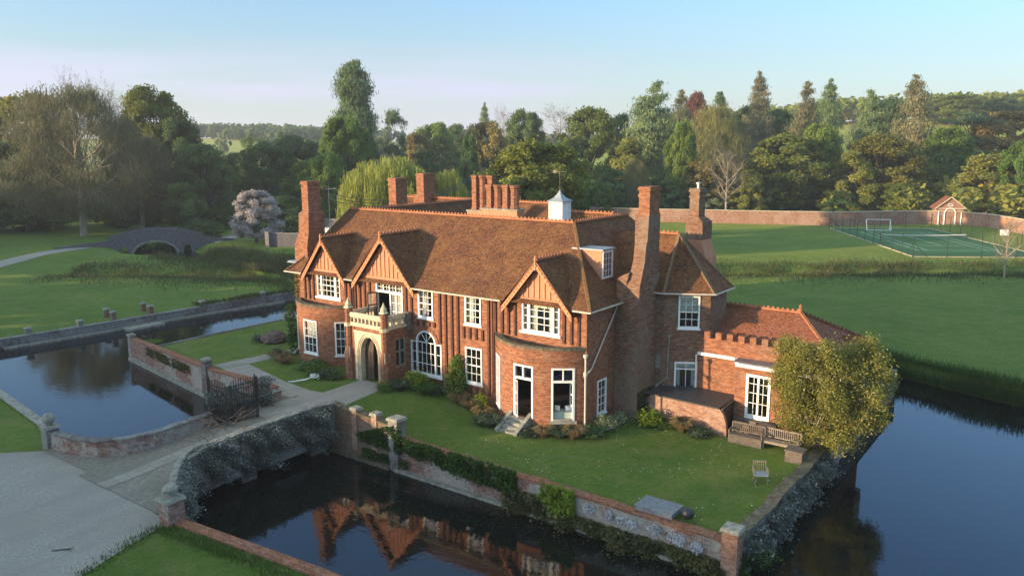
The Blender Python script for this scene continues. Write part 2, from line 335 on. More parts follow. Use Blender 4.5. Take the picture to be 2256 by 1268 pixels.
LM = dict(
 gold=leafmat('foliage_golden_green', (.135,.165,.028), (.24,.235,.045), (.10,.14,.03)),
 dim=leafmat('foliage_dull_green', (.085,.15,.042), (.15,.21,.07), (.08,.11,.04)),
 grey=leafmat('foliage_grey_green_buds', (.10,.105,.052), (.165,.16,.085), (.09,.11,.04)),
 twig=leafmat('bare_twigs', (0.108,0.076,0.051), (0.171,0.128,0.087), (0.090,0.068,0.043), 0),
 white=leafmat('pale_twigs', (.13,.11,.085), (.19,.165,.135), (.12,.10,.08), 0),
 dark=leafmat('foliage_dark_evergreen', (0.077,0.139,0.049), (0.147,0.240,0.073), (0.091,0.118,0.040)),
 dolive=leafmat('foliage_dark_olive', (0.147,0.181,0.040), (0.317,0.320,0.068), (0.105,0.139,0.040)),
 spring=leafmat('foliage_spring_green', (.11,.19,.03), (.20,.28,.05), (.08,.14,.025)),
 green=leafmat('foliage_rich_green', (.07,.15,.028), (.13,.22,.042), (.055,.115,.022)),
 pale=leafmat('foliage_pale_grey_green', (0.243,0.281,0.149), (0.409,0.439,0.239), (0.186,0.229,0.119)),
 con=leafmat('foliage_conifer', (0.091,0.169,0.073), (0.213,0.299,0.118), (0.233,0.220,0.100)),
 con2=leafmat('foliage_conifer_brownish', (0.125,0.148,0.074), (0.267,0.252,0.126), (0.220,0.163,0.087)),
 pine=leafmat('foliage_pine', (0.077,0.139,0.068), (0.170,0.240,0.109), (0.125,0.161,0.068)),
 brown=leafmat('foliage_brown_green', (0.205,0.170,0.049), (0.364,0.274,0.087), (0.146,0.137,0.039)),
 yellow=leafmat('foliage_pale_yellow', (0.234,0.208,0.055), (0.372,0.312,0.099), (0.165,0.143,0.044)),
 olive=leafmat('foliage_olive_green', (.12,.165,.028), (.225,.265,.048), (.09,.125,.022)),
 olivey=leafmat('foliage_yellow_olive', (.16,.19,.032), (.28,.29,.055), (.11,.135,.028)),
 goldoak=leafmat('foliage_golden_oak', (.14,.14,.026), (.24,.22,.045), (.08,.10,.022)),
 copper=leafmat('foliage_copper', (0.158,0.053,0.045), (0.280,0.105,0.075), (0.112,0.044,0.038)),
 cedar=leafmat('foliage_brown_cedar', (0.170,0.182,0.058), (0.316,0.286,0.107), (0.122,0.137,0.049)),
 willow=leafmat('foliage_willow', (.27,.29,.055), (.42,.42,.10), (.20,.24,.05)),
 blossom=leafmat('pink_white_blossom', (.40,.35,.34), (.55,.50,.49), (.07,.09,.04)),
 ivy=leafmat('ivy_leaves', (0.027,0.075,0.013), (0.064,0.130,0.025), (0.019,0.045,0.010)),
 lime=leafmat('lime_leaves', (0.143,0.230,0.023), (0.272,0.338,0.040), (0.086,0.149,0.023)),
 alyssum=leafmat('white_flower_cushion', (.55,.56,.58), (.75,.75,.78), (.20,.23,.16)),
 aubr=leafmat('grey_leaves_and_flowers', (.085,.105,.085), (.17,.195,.165), (.42,.43,.44)),
 magn=leafmat('foliage_evergreen_shrub', (.13,.155,.03), (.28,.275,.06), (.50,.46,.22)),
 tan=leafmat('tan_ornamental_grass', (0.198,0.145,0.065), (0.306,0.230,0.108), (0.126,0.119,0.043)),
 bluegr=leafmat('blue_green_leaves', (0.053,0.090,0.043), (0.095,0.150,0.076), (0.318,0.310,0.238)),
 rough=leafmat('rough_grass', (0.048,0.075,0.017), (0.117,0.120,0.043), (0.212,0.170,0.093)),
 lush=leafmat('lush_bank_grass', (0.032,0.085,0.014), (0.064,0.120,0.022), (0.095,0.100,0.034)),
 purple=leafmat('purple_leaves', (0.143,0.047,0.058), (0.244,0.081,0.092), (0.086,0.041,0.035)),
)

# ------------------------------------------------------------------ ground heights
def lawn(x, y):
    z = .75*smooth((-x-5)/7.)
    if x < -17: z -= .45*smooth((-x-17)/20.)
    return z
ISL = [(11.1,-7.2),(11.1,21.0),(-34.9,21.0),(-34.9,-4.35),(-16.6,-7.2)]
OUT = [(-51.8,-14.5),(-33,-15.2),(-24,-16.2),(-20,-17.3),(-15.6,-17.3),(-11.6,-17.6),(-8.6,-18.3),(0,-17.7),(14,-17.2),(60,-17),(62,14),(30,18.2),(18.4,22.9),(14,24.3),(8.6,26.6),(-5,30),(-28,31.5),(-48,25),(-48.4,19.1),(-49.4,11.8),(-49.8,4),(-50.2,-2),(-50.9,-8.4)]
def inpoly(x, y, P):
    c = False; n = len(P); j = n-1
    for i in range(n):
        a, b = P[i], P[j]
        if (a[1] > y) != (b[1] > y) and x < (b[0]-a[0])*(y-a[1])/(b[1]-a[1])+a[0]: c = not c
        j = i
    return c
def dseg(x, y, a, b):
    dx, dy = b[0]-a[0], b[1]-a[1]; t = ((x-a[0])*dx+(y-a[1])*dy)/(dx*dx+dy*dy); t = max(0, min(1, t))
    return math.hypot(x-a[0]-t*dx, y-a[1]-t*dy)
def dpoly(x, y, P, closed=True):
    return min(dseg(x, y, P[i], P[(i+1) % len(P)]) for i in range(len(P)-(0 if closed else 1)))
DITCH = [(-48.5,26),(-58,29),(-70,29),(-83,28.5),(-97,32),(-108,41),(-125,52)]
DITCHR = [(-80,10),(-40,38),(-13.7,57.5),(0,67.5),(14,78),(40,97),(80,125)]
def bank_z(x): return -.6*smooth((-x-44)/4.)
def hfar(x, y):
    r = math.hypot(x-21, y+35); a = math.atan2(y+35, x-21)      # a = bearing
    z = 0
    if r > 170: z += 12*smooth((r-170)/450.)
    if r > 400: z += 8*smooth((r-400)/700.)
    fl_ = smooth((r-175)/70.)
    z += fl_*15*math.exp(-((x+60)/170.)**2 - ((y-420)/140.)**2)*1.0
    z += fl_*7*math.exp(-((x-60)/150.)**2 - ((y-330)/110.)**2)
    z += fl_*5*math.exp(-((x+520)/240.)**2 - ((y-330)/200.)**2)
    if r > 170: z += 1.4*math.sin(x*.011+y*.007)*smooth((r-170)/300.)
    return z
def ground_h(x, y):
    if -80 < x < 60 and -30 < y < 40:
        if inpoly(x, y, ISL): return lawn(x, y)
    if x < -48 and x > -140 and 15 < y < 70:
        d = dpoly(x, y, DITCH, False)
        nb = math.hypot(x+98.5, y-33) < 14
        if nb and d < 7: return -2.4*smooth((7-d)/3.5)
        if d < 4.5: return -1.7*smooth((4.5-d)/4.)
    z = 0.
    if -90 < x < 90 and 5 < y < 130:
        d = dpoly(x, y, DITCHR, False)
        if d < 3.5: z -= .8*smooth((3.5-d)/3.)
    if -70 < x < -40 and y < 27: z -= .6*smooth((-x-44)/4.)*smooth((x+70)/14.)
    return z + hfar(x, y)
# ------------------------------------------------------------------ ground sheet
def axis(a, b, st, lo, hi, g=1.13):
    v = list(np.arange(a, b+1e-6, st)); s = st
    while v[-1] < hi: s *= g; v.append(v[-1]+s)
    s = st
    while v[0] > lo: s *= g; v.insert(0, v[0]-s)
    return v
gx = axis(-58, 34, .36, -5000, 5000); gy = axis(-22, 33, .36, -3000, 7000)
nx, ny = len(gx), len(gy)
def inset(P, d):                                     # move a ccw/cw polygon's edges by d to its left
    n = len(P); R = []
    for i in range(n):
        a, b, c = Vector(P[i-1]), Vector(P[i]), Vector(P[(i+1) % n]); e1 = (b-a).normalized(); e2 = (c-b).normalized(); n1 = Vector((-e1.y, e1.x)); n2 = Vector((-e2.y, e2.x)); m = (n1+n2).normalized(); R.append(tuple(b+m*d/max(.4, m.dot(n1))))
    return R
def area(P): return sum(P[i-1][0]*P[i][1]-P[i][0]*P[i-1][1] for i in range(len(P)))
ISLm = inset(ISL, .2*(1 if area(ISL) > 0 else -1)); OUTm = inset(OUT, -.2*(1 if area(OUT) > 0 else -1))
def closest(x, y, P):
    best = (1e9, x, y)
    for i in range(len(P)):
        a, b = P[i-1], P[i]; dx, dy = b[0]-a[0], b[1]-a[1]; t = max(0, min(1, ((x-a[0])*dx+(y-a[1])*dy)/(dx*dx+dy*dy))); qx, qy = a[0]+t*dx, a[1]+t*dy; d = math.hypot(x-qx, y-qy)
        if d < best[0]: best = (d, qx, qy)
    return best
gv = []; wet = []
for y in gy:
    for x in gx:
        X, Y, wt, z = x, y, False, None
        if -56 < x < 64 and -20 < y < 34:
            di = closest(x, y, ISLm); do = closest(x, y, OUTm)
            if di[0] < .27: X, Y = di[1], di[2]; z = lawn(X, Y)
            elif do[0] < .27: X, Y = do[1], do[2]; z = bank_z(X)
            elif inpoly(x, y, OUTm) and not inpoly(x, y, ISLm): wt = True; z = lawn(x, y) if di[0] < do[0] else bank_z(x)
        gv.append((X, Y, ground_h(X, Y) if z is None else z)); wet.append(wt)
gf = []
for j in range(ny-1):
    for i in range(nx-1):
        q = (j*nx+i, j*nx+i+1, (j+1)*nx+i+1, (j+1)*nx+i)
        if any(wet[k] for k in q):
            cx = sum(gv[k][0] for k in q)/4; cy = sum(gv[k][1] for k in q)/4
            if inpoly(cx, cy, OUTm) and not inpoly(cx, cy, ISLm): continue
        elif -56 < gx[i] < 64 and -20 < gy[j] < 34:
            cx = sum(gv[k][0] for k in q)/4; cy = sum(gv[k][1] for k in q)/4
            if inpoly(cx, cy, OUTm) and not inpoly(cx, cy, ISLm): continue
        gf.append(q)
me = bpy.data.meshes.new('ground'); me.from_pydata(gv, [], gf); me.materials.append(GRASS)
me.polygons.foreach_set('use_smooth', [True]*len(me.polygons)); me.update()
ground = bpy.data.objects.new('ground', me); S.collection.objects.link(ground); tag(ground, kind='structure')
w = MB(); w.quad((-60,-20,-1.4),(66,-20,-1.4),(66,36,-1.4),(-60,36,-1.4))
tag(w.build('water', WATER), kind='structure')
w = MB(); PB = OUT[8:19]                    # sloping earth bank where the moat has no wall
for i in range(len(PB)-1):
    a, b = Vector(PB[i]), Vector(PB[i+1]); n_ = max(1, int((b-a).length/.8)); e_ = (b-a).normalized(); nn = Vector((-e_.y, e_.x))
    for k in range(n_):
        p, q = a+(b-a)*k/n_, a+(b-a)*(k+1)/n_; w.quad((p.x-nn.x*.5,p.y-nn.y*.5,.004),(p.x+nn.x*.25,p.y+nn.y*.25,-2.2),(q.x+nn.x*.25,q.y+nn.y*.25,-2.2),(q.x-nn.x*.5,q.y-nn.y*.5,.004))
tag(w.build('moat_bank', GRASS), kind='structure')
w = MB(); w.quad((-140,24,-1.45),(-60.2,24,-1.45),(-60.2,60,-1.45),(-140,60,-1.45)); tag(w.build('stream_water', WATER), kind='structure')
def drape(name, pts, mat, dz=.012, step=.8, hf=None, uvrot=None):
    """flat sheet following the ground, clipped to a polygon by fan strips"""
    hf = hf or ground_h; xs = [p[0] for p in pts]; ys = [p[1] for p in pts]
    import bmesh
    bm = bmesh.new(); vs = [bm.verts.new((p[0], p[1], 0)) for p in pts]; bm.faces.new(vs)
    for ax, lo, hi in ((0, min(xs), max(xs)), (1, min(ys), max(ys))):
        n = (1,0,0) if ax == 0 else (0,1,0); c = lo+step
        while c < hi:
            co = (c,0,0) if ax == 0 else (0,c,0)
            bmesh.ops.bisect_plane(bm, geom=bm.verts[:]+bm.edges[:]+bm.faces[:], plane_co=co, plane_no=n); c += step
    for v in bm.verts: v.co.z = hf(v.co.x, v.co.y)+dz
    m = MB(); idx = {v: i for i, v in enumerate(bm.verts)}; m.v = [tuple(v.co) for v in bm.verts]
    for f in bm.faces:
        q = [idx[v] for v in f.verts]
        if f.normal.z < 0: q.reverse()
        m.f.append(tuple(q)); m.m.append(0)
    bm.free(); return tag(m.build(name, mat), kind='structure')

# ------------------------------------------------------------------ the manor house
HX = (-11.7, 6.0, 0.0)
house = empty('manor_house', HX, 'large red brick manor house with tiled roofs, timbered gables and tall chimneys', 'house')
ZE = 6.72
def wallgrid(mb, fr, u0, u1, z0, z1, holes, m=0, seg=None, rev=.14, mrev=0, top=True, zcuts=()):
    """a wall face with rectangular openings and reveals; holes = (u0,u1,z0,z1)"""
    us = {u0, u1}; zs = {z0, z1} | set(zcuts)
    for h in holes: us |= {h[0], h[1]}; zs |= {h[2], h[3]}
    if seg:
        n = max(1, int(round((u1-u0)/seg)))
        us |= {u0+(u1-u0)*i/n for i in range(n+1)}
    us = sorted(us); zs = sorted(zs)
    us = [a for i, a in enumerate(us) if i == 0 or a-us[i-1] > 1e-5]
    for i in range(len(us)-1):
        for j in range(len(zs)-1):
            cu, cz = (us[i]+us[i+1])/2, (zs[j]+zs[j+1])/2
            if any(h[0] < cu < h[1] and h[2] < cz < h[3] for h in holes): continue
            a, b, c, d = us[i], us[i+1], zs[j], zs[j+1]
            mb.quad(fr(a,c,0), fr(b,c,0), fr(b,d,0), fr(a,d,0), m)
            mb.uvf[len(mb.f)-1] = ((a,c),(b,c),(b,d),(a,d))
    for h in holes:
        a, b, c, d = h[:4]
        mb.quad(fr(a,c,0), fr(a,d,0), fr(a,d,-rev), fr(a,c,-rev), mrev); mb.quad(fr(b,c,-rev), fr(b,d,-rev), fr(b,d,0), fr(b,c,0), mrev)
        mb.quad(fr(a,d,-rev), fr(a,d,0), fr(b,d,0), fr(b,d,-rev), mrev); mb.quad(fr(a,c,0), fr(a,c,-rev), fr(b,c,-rev), fr(b,c,0), mrev)
def window(fr, u0, u1, z0, z1, nx=3, nz=4, name='sash_window', lab=None, d=.0, curtain=None, sill=True, fw_=.09, bar=.028, panes=True, split=True, gl=GLASS, skip=()):
    """white sash with glazing bars, meeting rail, a pane and maybe curtains"""
    mb = MB()
    mb.bx(fr, u0, u0+fw_, z0, z1, d-.07, d+.05); mb.bx(fr, u1-fw_, u1, z0, z1, d-.07, d+.05)
    mb.bx(fr, u0+fw_, u1-fw_, z1-fw_, z1, d-.07, d+.048); mb.bx(fr, u0+fw_, u1-fw_, z0, z0+fw_*1.1, d-.07, d+.048)
    a, b, c, e = u0+fw_, u1-fw_, z0+fw_*1.1, z1-fw_
    for i in range(1, nx): uu = a+(b-a)*i/nx; mb.bx(fr, uu-bar/2, uu+bar/2, c, e, d-.04, d+.004)
    for j in range(1, nz):
        zz = c+(e-c)*j/nz; hh = bar if not (split and j == nz//2) else .055
        mb.bx(fr, a, b, zz-hh/2, zz+hh/2, d-.038, d+.007+(.02 if hh > bar else 0))
    if sill: mb.bx(fr, u0-.06, u1+.06, z0-.09, z0-.003, -.1, .09)
    w_ = mb.build(name, WHITE, house, lab)
    if panes:
        g = MB(); g.quad(fr(a,c,d-.02), fr(b,c,d-.02), fr(b,e,d-.02), fr(a,e,d-.02)); g.build('pane', gl, w_)
    if curtain:
        k = MB()
        for (f0, f1, g0, g1) in curtain:
            n = 10; ua, ub = a+(b-a)*f0, a+(b-a)*f1; za, zb = c+(e-c)*g0, c+(e-c)*g1
            for i in range(n):
                p, q = ua+(ub-ua)*i/n, ua+(ub-ua)*(i+1)/n; o1, o2 = (-.16 if i % 2 else -.2), (-.2 if i % 2 else -.16)
                k.quad(fr(p,za,d+o1), fr(q,za,d+o2), fr(q,zb,d+o2), fr(p,zb,d+o1))
        k.build('curtain', CURT, w_)
    return w_
FF = lambda u, z, d: (u, -d, z)                      # front face: u = world x
H_sash1 = (-11.85,-10.65,4.75,6.5); H_sash2 = (-8.2,-7.0,4.8,6.52); H_low = (-8.2,-6.95,1.32,3.45)
H_gr = (-4.12,-1.68,4.97,6.66); H_gl = (-21.05,-18.8,5.05,6.66); H_gm = (-15.42,-13.12,4.2,6.62); H_arch = (-12.55,-10.05,1.22,3.22); H_archc = (-12.02,-10.62,3.22,3.86)
wl = MB()
inner_bow = [(-5.6,-.55,.6,3.6)]
wallgrid(wl, FF, -23.4, 0, -.6, ZE, [H_sash1, H_sash2, H_low, H_gr, H_gl, H_gm, H_arch, H_archc, (-5.5,-.7,.6,3.6), (-22.7,-18.2,.6,3.8), (-14.6,-13.4,.82,3.3)], rev=.2)
SD = frame((0, 0), (0, 1))                           # right side, u = y
H_side = (1.15,2.1,.56,2.5)
wallgrid(wl, SD, 0, 13.75, -.6, ZE, [H_side], rev=.2)
wallgrid(wl, lambda u, z, d: (-23.4-d, 12.6-u, z), 0, 12.6, -.6, ZE, [])
wallgrid(wl, lambda u, z, d: (-u, 13.75+d, z), 0, 8.2, -.6, ZE, [])
wallgrid(wl, lambda u, z, d: (-u, 19.3+d, z), 12.0, 29.3, -.6, ZE, [])
wallgrid(wl, lambda u, z, d: (-12+d, u, z), 12.8, 19.3, -.6, ZE, []); wl.tri((-12,12.8,ZE),(-12,19.3,ZE),(-12,16,10.5))
wallgrid(wl, lambda u, z, d: (-8.2-d, 13.75-u, z), 0, 6.5, -.6, 7.2, []); wl.tri((-8.2,13.75,7.2),(-8.2,7.2,7.2),(-8.2,10.4,10.5))
wallgrid(wl, lambda u, z, d: (-29.3-d, 19.3-u, z), 0, 6.5, -.6, ZE, []); wl.tri((-29.3,19.3,ZE),(-29.3,12.8,ZE),(-29.3,16,10.5))
wallgrid(wl, lambda u, z, d: (u, 12.8-d, z), -29.3, -23.4, -.6, ZE, [])
wl.build('wall', BRICK, house)
# floors and a back wall inside, so that open windows look into rooms
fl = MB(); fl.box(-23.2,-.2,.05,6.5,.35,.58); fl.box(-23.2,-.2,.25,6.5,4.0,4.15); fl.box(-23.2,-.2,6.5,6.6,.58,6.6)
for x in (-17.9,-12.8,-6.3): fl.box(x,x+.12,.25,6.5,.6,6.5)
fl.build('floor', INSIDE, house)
# ---- bows
for (cx, R, half, ztop, wins, lab) in ((-3.0, 3.55, 2.9, 4.42, 'R', 'right-hand curved brick bay with tall openings and steps'), (-20.4, 3.4, 2.72, 4.6, 'L', 'left-hand curved brick bay with mossy flat roof')):
    cyb = math.sqrt(R*R-half*half); fr = arcframe((cx, cyb), R); ua = R*math.asin(half/R)
    bw = MB()
    if wins == 'R': hs = [(-ua+.28,-ua+1.35,.62,3.5), (-.66,.62,.60,3.5), (R*.63-.62,R*.63+.62,.62,3.5)]
    else: hs = [(-2.9,-1.9,1.46,3.7), (-.62,.68,1.46,3.7), (1.95,2.95,1.46,3.7)]
    wallgrid(bw, fr, -ua, ua, -.7, ztop, hs, seg=.24, rev=.16)
    # string courses and parapet
    n = 40
    for i in range(n):
        a, b = -ua+2*ua*i/n, -ua+2*ua*(i+1)/n
        for z0, z1, d0, d1, mm in ((ztop, ztop+.15, -.30, .07, 1), (ztop-.62, ztop-.5, 0, .05, 0), (ztop-.2, ztop-.1, 0, .035, 0)):
            bw.hexa([fr(a,z0,d1),fr(b,z0,d1),fr(b,z0,d0),fr(a,z0,d0),fr(a,z1,d1),fr(b,z1,d1),fr(b,z1,d0),fr(a,z1,d0)], mm)
        bw.quad(fr(b,ztop-.45,-.24), fr(a,ztop-.45,-.24), fr(a,ztop,-.24), fr(b,ztop,-.24), 1)
    bay = bw.build('bay', [BRICK, STONEM], house, lab)
    rf = MB(); pts = [fr(-ua+2*ua*i/n, ztop-.25, -.2) for i in range(n+1)]; pts[0] = (pts[0][0], .02, ztop-.25); pts[-1] = (pts[-1][0], .02, ztop-.25)
    rf.poly(pts); rf.build('bay_roof', MOSS, bay)
    if wins == 'R':
        # mossy sloping felt against the wall behind the parapet
        g = MB(); g.box(-5.1,-.8,-.75,.03,ztop-.38,ztop-.12,0,.06); g.build('gutter_debris', MOSS, bay)
    for k, h in enumerate(hs):
        if wins == 'R' and k > 0:
            mb = MB(); a, b, c, e = h; d = -.03; f_ = .10
            mb.bx(fr,a,a+f_,c,e,d-.1,d+.05); mb.bx(fr,b-f_,b,c,e,d-.1,d+.05); mb.bx(fr,a+f_,b-f_,e-f_,e,d-.1,d+.048)
            zt = c+(e-c)*.74; mb.bx(fr,a+f_,b-f_,zt-.05,zt+.06,d-.09,d+.045); um = (a+b)/2; mb.bx(fr,um-.035,um+.035,zt+.06,e-f_,d-.08,d+.03)
            o = mb.build('french_door' if k == 1 else 'sash_window', WHITE, house, 'tall white garden door standing open above the stone steps' if k == 1 else 'tall white window slid open, daybed with cushions inside')
            g = MB(); g.quad(fr(a+f_,zt+.05,d-.05),fr(b-f_,zt+.05,d-.05),fr(b-f_,e-f_,d-.05),fr(a+f_,e-f_,d-.05)); g.build('pane', GLASS, o)
            # leaf folded inwards/outwards
            lf = MB(); P0 = Vector(fr(a+f_ if k == 1 else b-f_, 0, .0)); 
            T = (Vector(fr(um,0,0))-Vector(fr(um-.1,0,0))).normalized(); N = (Vector(fr(um,0,1))-Vector(fr(um,0,0))).normalized()
            dr = (T*.78+N*.62) if k == 1 else (-T*.22-N*.97)
            L = frame(P0[:2], dr[:2]); wd = .52
            lf.bx(L,0,.06,c+.05,zt-.06,-.02,.02); lf.bx(L,wd-.06,wd,c+.05,zt-.06,-.02,.02)
            for z in (c+.05, c+.75, c+1.35, zt-.14): lf.bx(L,.06,wd-.06,z,z+(.09 if z in (c+.05,) else .05),-.018,.018)
            lo = lf.build('door_leaf', WHITE, o); g = MB(); g.quad(L(.06,c+.1,0),L(wd-.06,c+.1,0),L(wd-.06,zt-.1,0),L(.06,zt-.1,0)); g.build('pane', GLASS, lo)
            if k == 2:
                g = MB(); g.bx(fr,a+f_,b-f_,c,c+.1,d-.1,d+.045); g.bx(fr,a-.1,b+.1,c-.14,c-.002,-.12,.14); g.build('sill', STONEG, o)
        else:
            cur = None if k == 2 else ([(0,.35,.5,1),(.3,1,.52,1)] if wins == 'L' else None)
            window(fr, *h, 3, 4, lab=None, curtain=cur)
# daybed behind the open bow window: furniture seen inside
db = MB(); ax_ = arcframe((-3.0, math.sqrt(3.55**2-2.9**2)), 3.55); um = 3.55*.63
db.bx(ax_, um-.5, um+.5, .62, 1.0, -.95, -.22); tagd = db.build('window_seat', plain('pale_green_fabric', (.42,.48,.40), .9, .1, .1), origin=tuple(ax_(um,.62,-.6)))
tag(tagd, 'pale green daybed seen through the open bow window', 'daybed')
for s_, lab in ((-.33, 'pale green cushion on the left end of the daybed'), (.33, 'pale green cushion on the right end of the daybed')):
    q = MB(); P = Vector(ax_(um+s_, 1.01, -.55)); 
    q.lathe((0,0,0), [(.02,-.06),(.14,-.055),(.2,0),(.14,.055),(.02,.06)], 4, rot=math.pi/4)
    c = q.build('cushion', CURT, origin=(0,0,0)); c.location = (P.x,P.y,P.z+.15); c.rotation_euler = (math.radians(70), 0, math.radians(40+s_*60)); tag(c, lab, 'cushion', 'cushions on the daybed')
# ---- stone steps to the garden door
st = MB()
for i in range(4):
    st.box(-3.745,-2.755,-1.5-.27*(4-i)-.1,-1.42+.002*i,-.05,.14+.15*i)
for xx in (-3.98,-2.75):
    st.hexa([(xx,-2.75,-.1),(xx+.23,-2.75,-.1),(xx+.23,-1.3,-.1),(xx,-1.3,-.1),(xx,-2.75,.15),(xx+.23,-2.75,.15),(xx+.23,-1.3,.85),(xx,-1.3,.85)])
st.build('garden_steps', STONEG, house)
# ---- straight windows
window(FF, *H_sash1, 3, 4, curtain=[(0,.42,0,1)]); window(FF, *H_sash2, 3, 4, curtain=[(0,.45,0,1)]); window(FF, *H_low, 3, 4)
def triple(H, cur):
    a, b, c, d = H; w3 = .44
    o = window(FF, a+w3, b-w3, c, d, 3, 4, curtain=cur[1], name='triple_window')
    for s0, s1, cu in ((a, a+w3, cur[0]), (b-w3, b, cur[2])):
        mb = MB(); f_ = .075
        mb.bx(FF,s0,s0+f_,c,d,-.1,.03); mb.bx(FF,s1-f_,s1,c,d,-.1,.03); mb.bx(FF,s0+f_,s1-f_,d-f_,d,-.1,.028); mb.bx(FF,s0+f_,s1-f_,c,c+f_,-.1,.028)
        for j in range(1,4): zz = c+(d-c)*j/4; mb.bx(FF,s0+f_,s1-f_,zz-.015,zz+.015,-.07,-.03)
        k = mb.build('side_light', WHITE, o)
        g = MB(); g.quad(FF(s0+f_,c+f_,-.05),FF(s1-f_,c+f_,-.05),FF(s1-f_,d-f_,-.05),FF(s0+f_,d-f_,-.05)); g.build('pane', GLASS, o)
        if cu:
            g = MB(); g.quad(FF(s0+f_,c+f_,-.2),FF(s1-f_,c+f_,-.24),FF(s1-f_,d-f_,-.24),FF(s0+f_,d-f_,-.2)); g.build('curtain', CURT, o)
    g = MB(); g.bx(FF,a-.12,b+.12,c-.12,c-.003,-.05,.13); g.build('sill', WHITE, o)
triple(H_gr, (1, [(0,.25,0,1),(.8,1,0,1),(0,1,.82,1)], 1)); triple(H_gl, (1, [(.85,1,0,.6)], None))
# arched (Venetian) window
mb = MB(); a, b, c, d = H_arch
for u in (a, a+.45, b-.55, b-.09): mb.bx(FF,u,u+.09,c,d+.02,-.1,.04)
mb.bx(FF,a+.09,b-.09,c,c+.1,-.1,.038); mb.bx(FF,a-.08,b+.08,c-.11,c-.003,-.05,.12)
mb.bx(FF,a+.09,a+.45,d-.06,d+.02,-.1,.038); mb.bx(FF,b-.46,b-.09,d-.06,d+.02,-.1,.038)
for j in (1,2): zz = c+(d-c)*j/3; mb.bx(FF,a+.09,b-.09,zz-.016,zz+.016,-.07,-.02)
mb.bx(FF,a+.54,b-.55,d-.03,d+.01,-.07,.0)
for i in (1,2,3): u = a+.54+(b-.55-a-.54)*i/4; mb.bx(FF,u-.014,u+.014,c+.1,d,-.07,-.021)
cx, rr = (a+.54+b-.55)/2, (b-.55-a-.54)/2+.09
def archbars(cx, cz, r0, r1, a0, a1, n, d0, d1):
    for i in range(n):
        p, q = a0+(a1-a0)*i/n, a0+(a1-a0)*(i+1)/n
        pts = [(r1,p),(r1,q),(r0,q),(r0,p)]
        P = [(cx-r*math.cos(t), cz+r*math.sin(t)*.92) for r, t in pts]
        mb.hexa([FF(*P[0],d1),FF(*P[1],d1),FF(*P[1],d0),FF(*P[0],d0),FF(*P[3],d1),FF(*P[2],d1),FF(*P[2],d0),FF(*P[3],d0)])
archbars(cx, d, rr-.1, rr, 0, math.pi, 20, -.1, .045)
for t in (.3,.5,.7): mb.bar(FF(cx, d+.02, -.04), FF(cx-(rr-.1)*math.cos(t*math.pi), d+(rr-.1)*.92*math.sin(t*math.pi), -.04), .03)
aw = mb.build('arched_window', WHITE, house)
g = MB(); g.poly([FF(a+.09,c+.1,-.05),FF(b-.09,c+.1,-.05),FF(b-.09,d,-.05),FF(a+.09,d,-.05)]); g.poly([FF(cx-(rr-.06)*math.cos(math.pi*i/14), d+.002+(rr-.06)*.92*math.sin(math.pi*i/14), -.05) for i in range(15)][::-1]); g.build('pane', GLASS, aw)
g = MB()                                            # brick spandrels closing the square head round the arch
for s_ in (-1, 1):
    x0 = H_archc[0] if s_ < 0 else H_archc[1]
    pts = [(x0, H_archc[3])]+[(cx+s_*(rr)*math.cos(math.pi/2*(1-i/10.)), d+rr*.92*math.sin(math.pi/2*(1-i/10.))) for i in range(11)]+[(x0, d)]
    g.poly([FF(p[0],min(p[1],H_archc[3]),.0) for p in (pts if s_ < 0 else pts[::-1])][::-1])
n = 16
for i in range(n):                                  # raised brick hood
    p, q = math.pi*i/n, math.pi*(i+1)/n; P = [(cx-r*math.cos(t), d+r*math.sin(t)*.92) for r, t in ((rr+.22,p),(rr+.22,q),(rr+.02,q),(rr+.02,p))]
    g.hexa([FF(*P[0],.05),FF(*P[1],.05),FF(*P[1],-.01),FF(*P[0],-.01),FF(*P[3],.05),FF(*P[2],.05),FF(*P[2],-.01),FF(*P[3],-.01)])
g.build('arch_brickwork', BRICK, house)
window(SD, *H_side, 2, 4, split=False, name='side_window')
g = MB(); g.quad(SD(1.2,.6,-.3),SD(2.05,.6,-.3),SD(2.05,2.4,-.3),SD(1.2,2.4,-.3)); 
# balcony door
a, b, c, d = H_gm; mb = MB(); zt = 5.95
for u in (a, b-.1): mb.bx(FF,u,u+.1,c,d,-.1,.06)
mb.bx(FF,a+.1,b-.1,d-.09,d,-.1,.055); mb.bx(FF,a+.1,b-.1,zt,zt+.13,-.1,.08)
for u in (a+.62,a+1.15,a+1.7): mb.bx(FF,u-.03,u+.03,zt+.13,d-.09,-.08,.03)
for u in (a+.38,a+.88,a+1.42,a+1.95): mb.bx(FF,u-.012,u+.012,zt+.13,d-.09,-.06,-.02)
mb.bx(FF,a+.1,b-.1,zt+.33,zt+.355,-.06,-.02)
mb.bx(FF,b-.62,b-.55,c,zt,-.08,.04); mb.bx(FF,b-1.12,b-1.05,c,zt,-.08,.04)
for z in (c+.02,c+.6,c+1.15,zt-.08): mb.bx(FF,b-1.05,b-.1,z,z+.03,-.06,-.02)
for u in (b-.9,b-.77,b-.42,b-.26): mb.bx(FF,u-.01,u+.01,c,zt,-.06,-.021)
bd = mb.build('balcony_door', WHITE, house, 'white glazed balcony door, one leaf swung out')
g = MB(); g.quad(FF(b-1.05,c,-.05),FF(b-.1,c,-.05),FF(b-.1,zt,-.05),FF(b-1.05,zt,-.05)); g.quad(FF(a+.1,zt+.1,-.05),FF(b-.1,zt+.1,-.05),FF(b-.1,d-.09,-.05),FF(a+.1,d-.09,-.05)); g.build('pane', GLASS, bd)
g = MB(); g.quad(FF(b-.6,c,-.22),FF(b-.1,c,-.18),FF(b-.1,zt,-.18),FF(b-.6,zt,-.22)); g.build('curtain', CURT, bd)
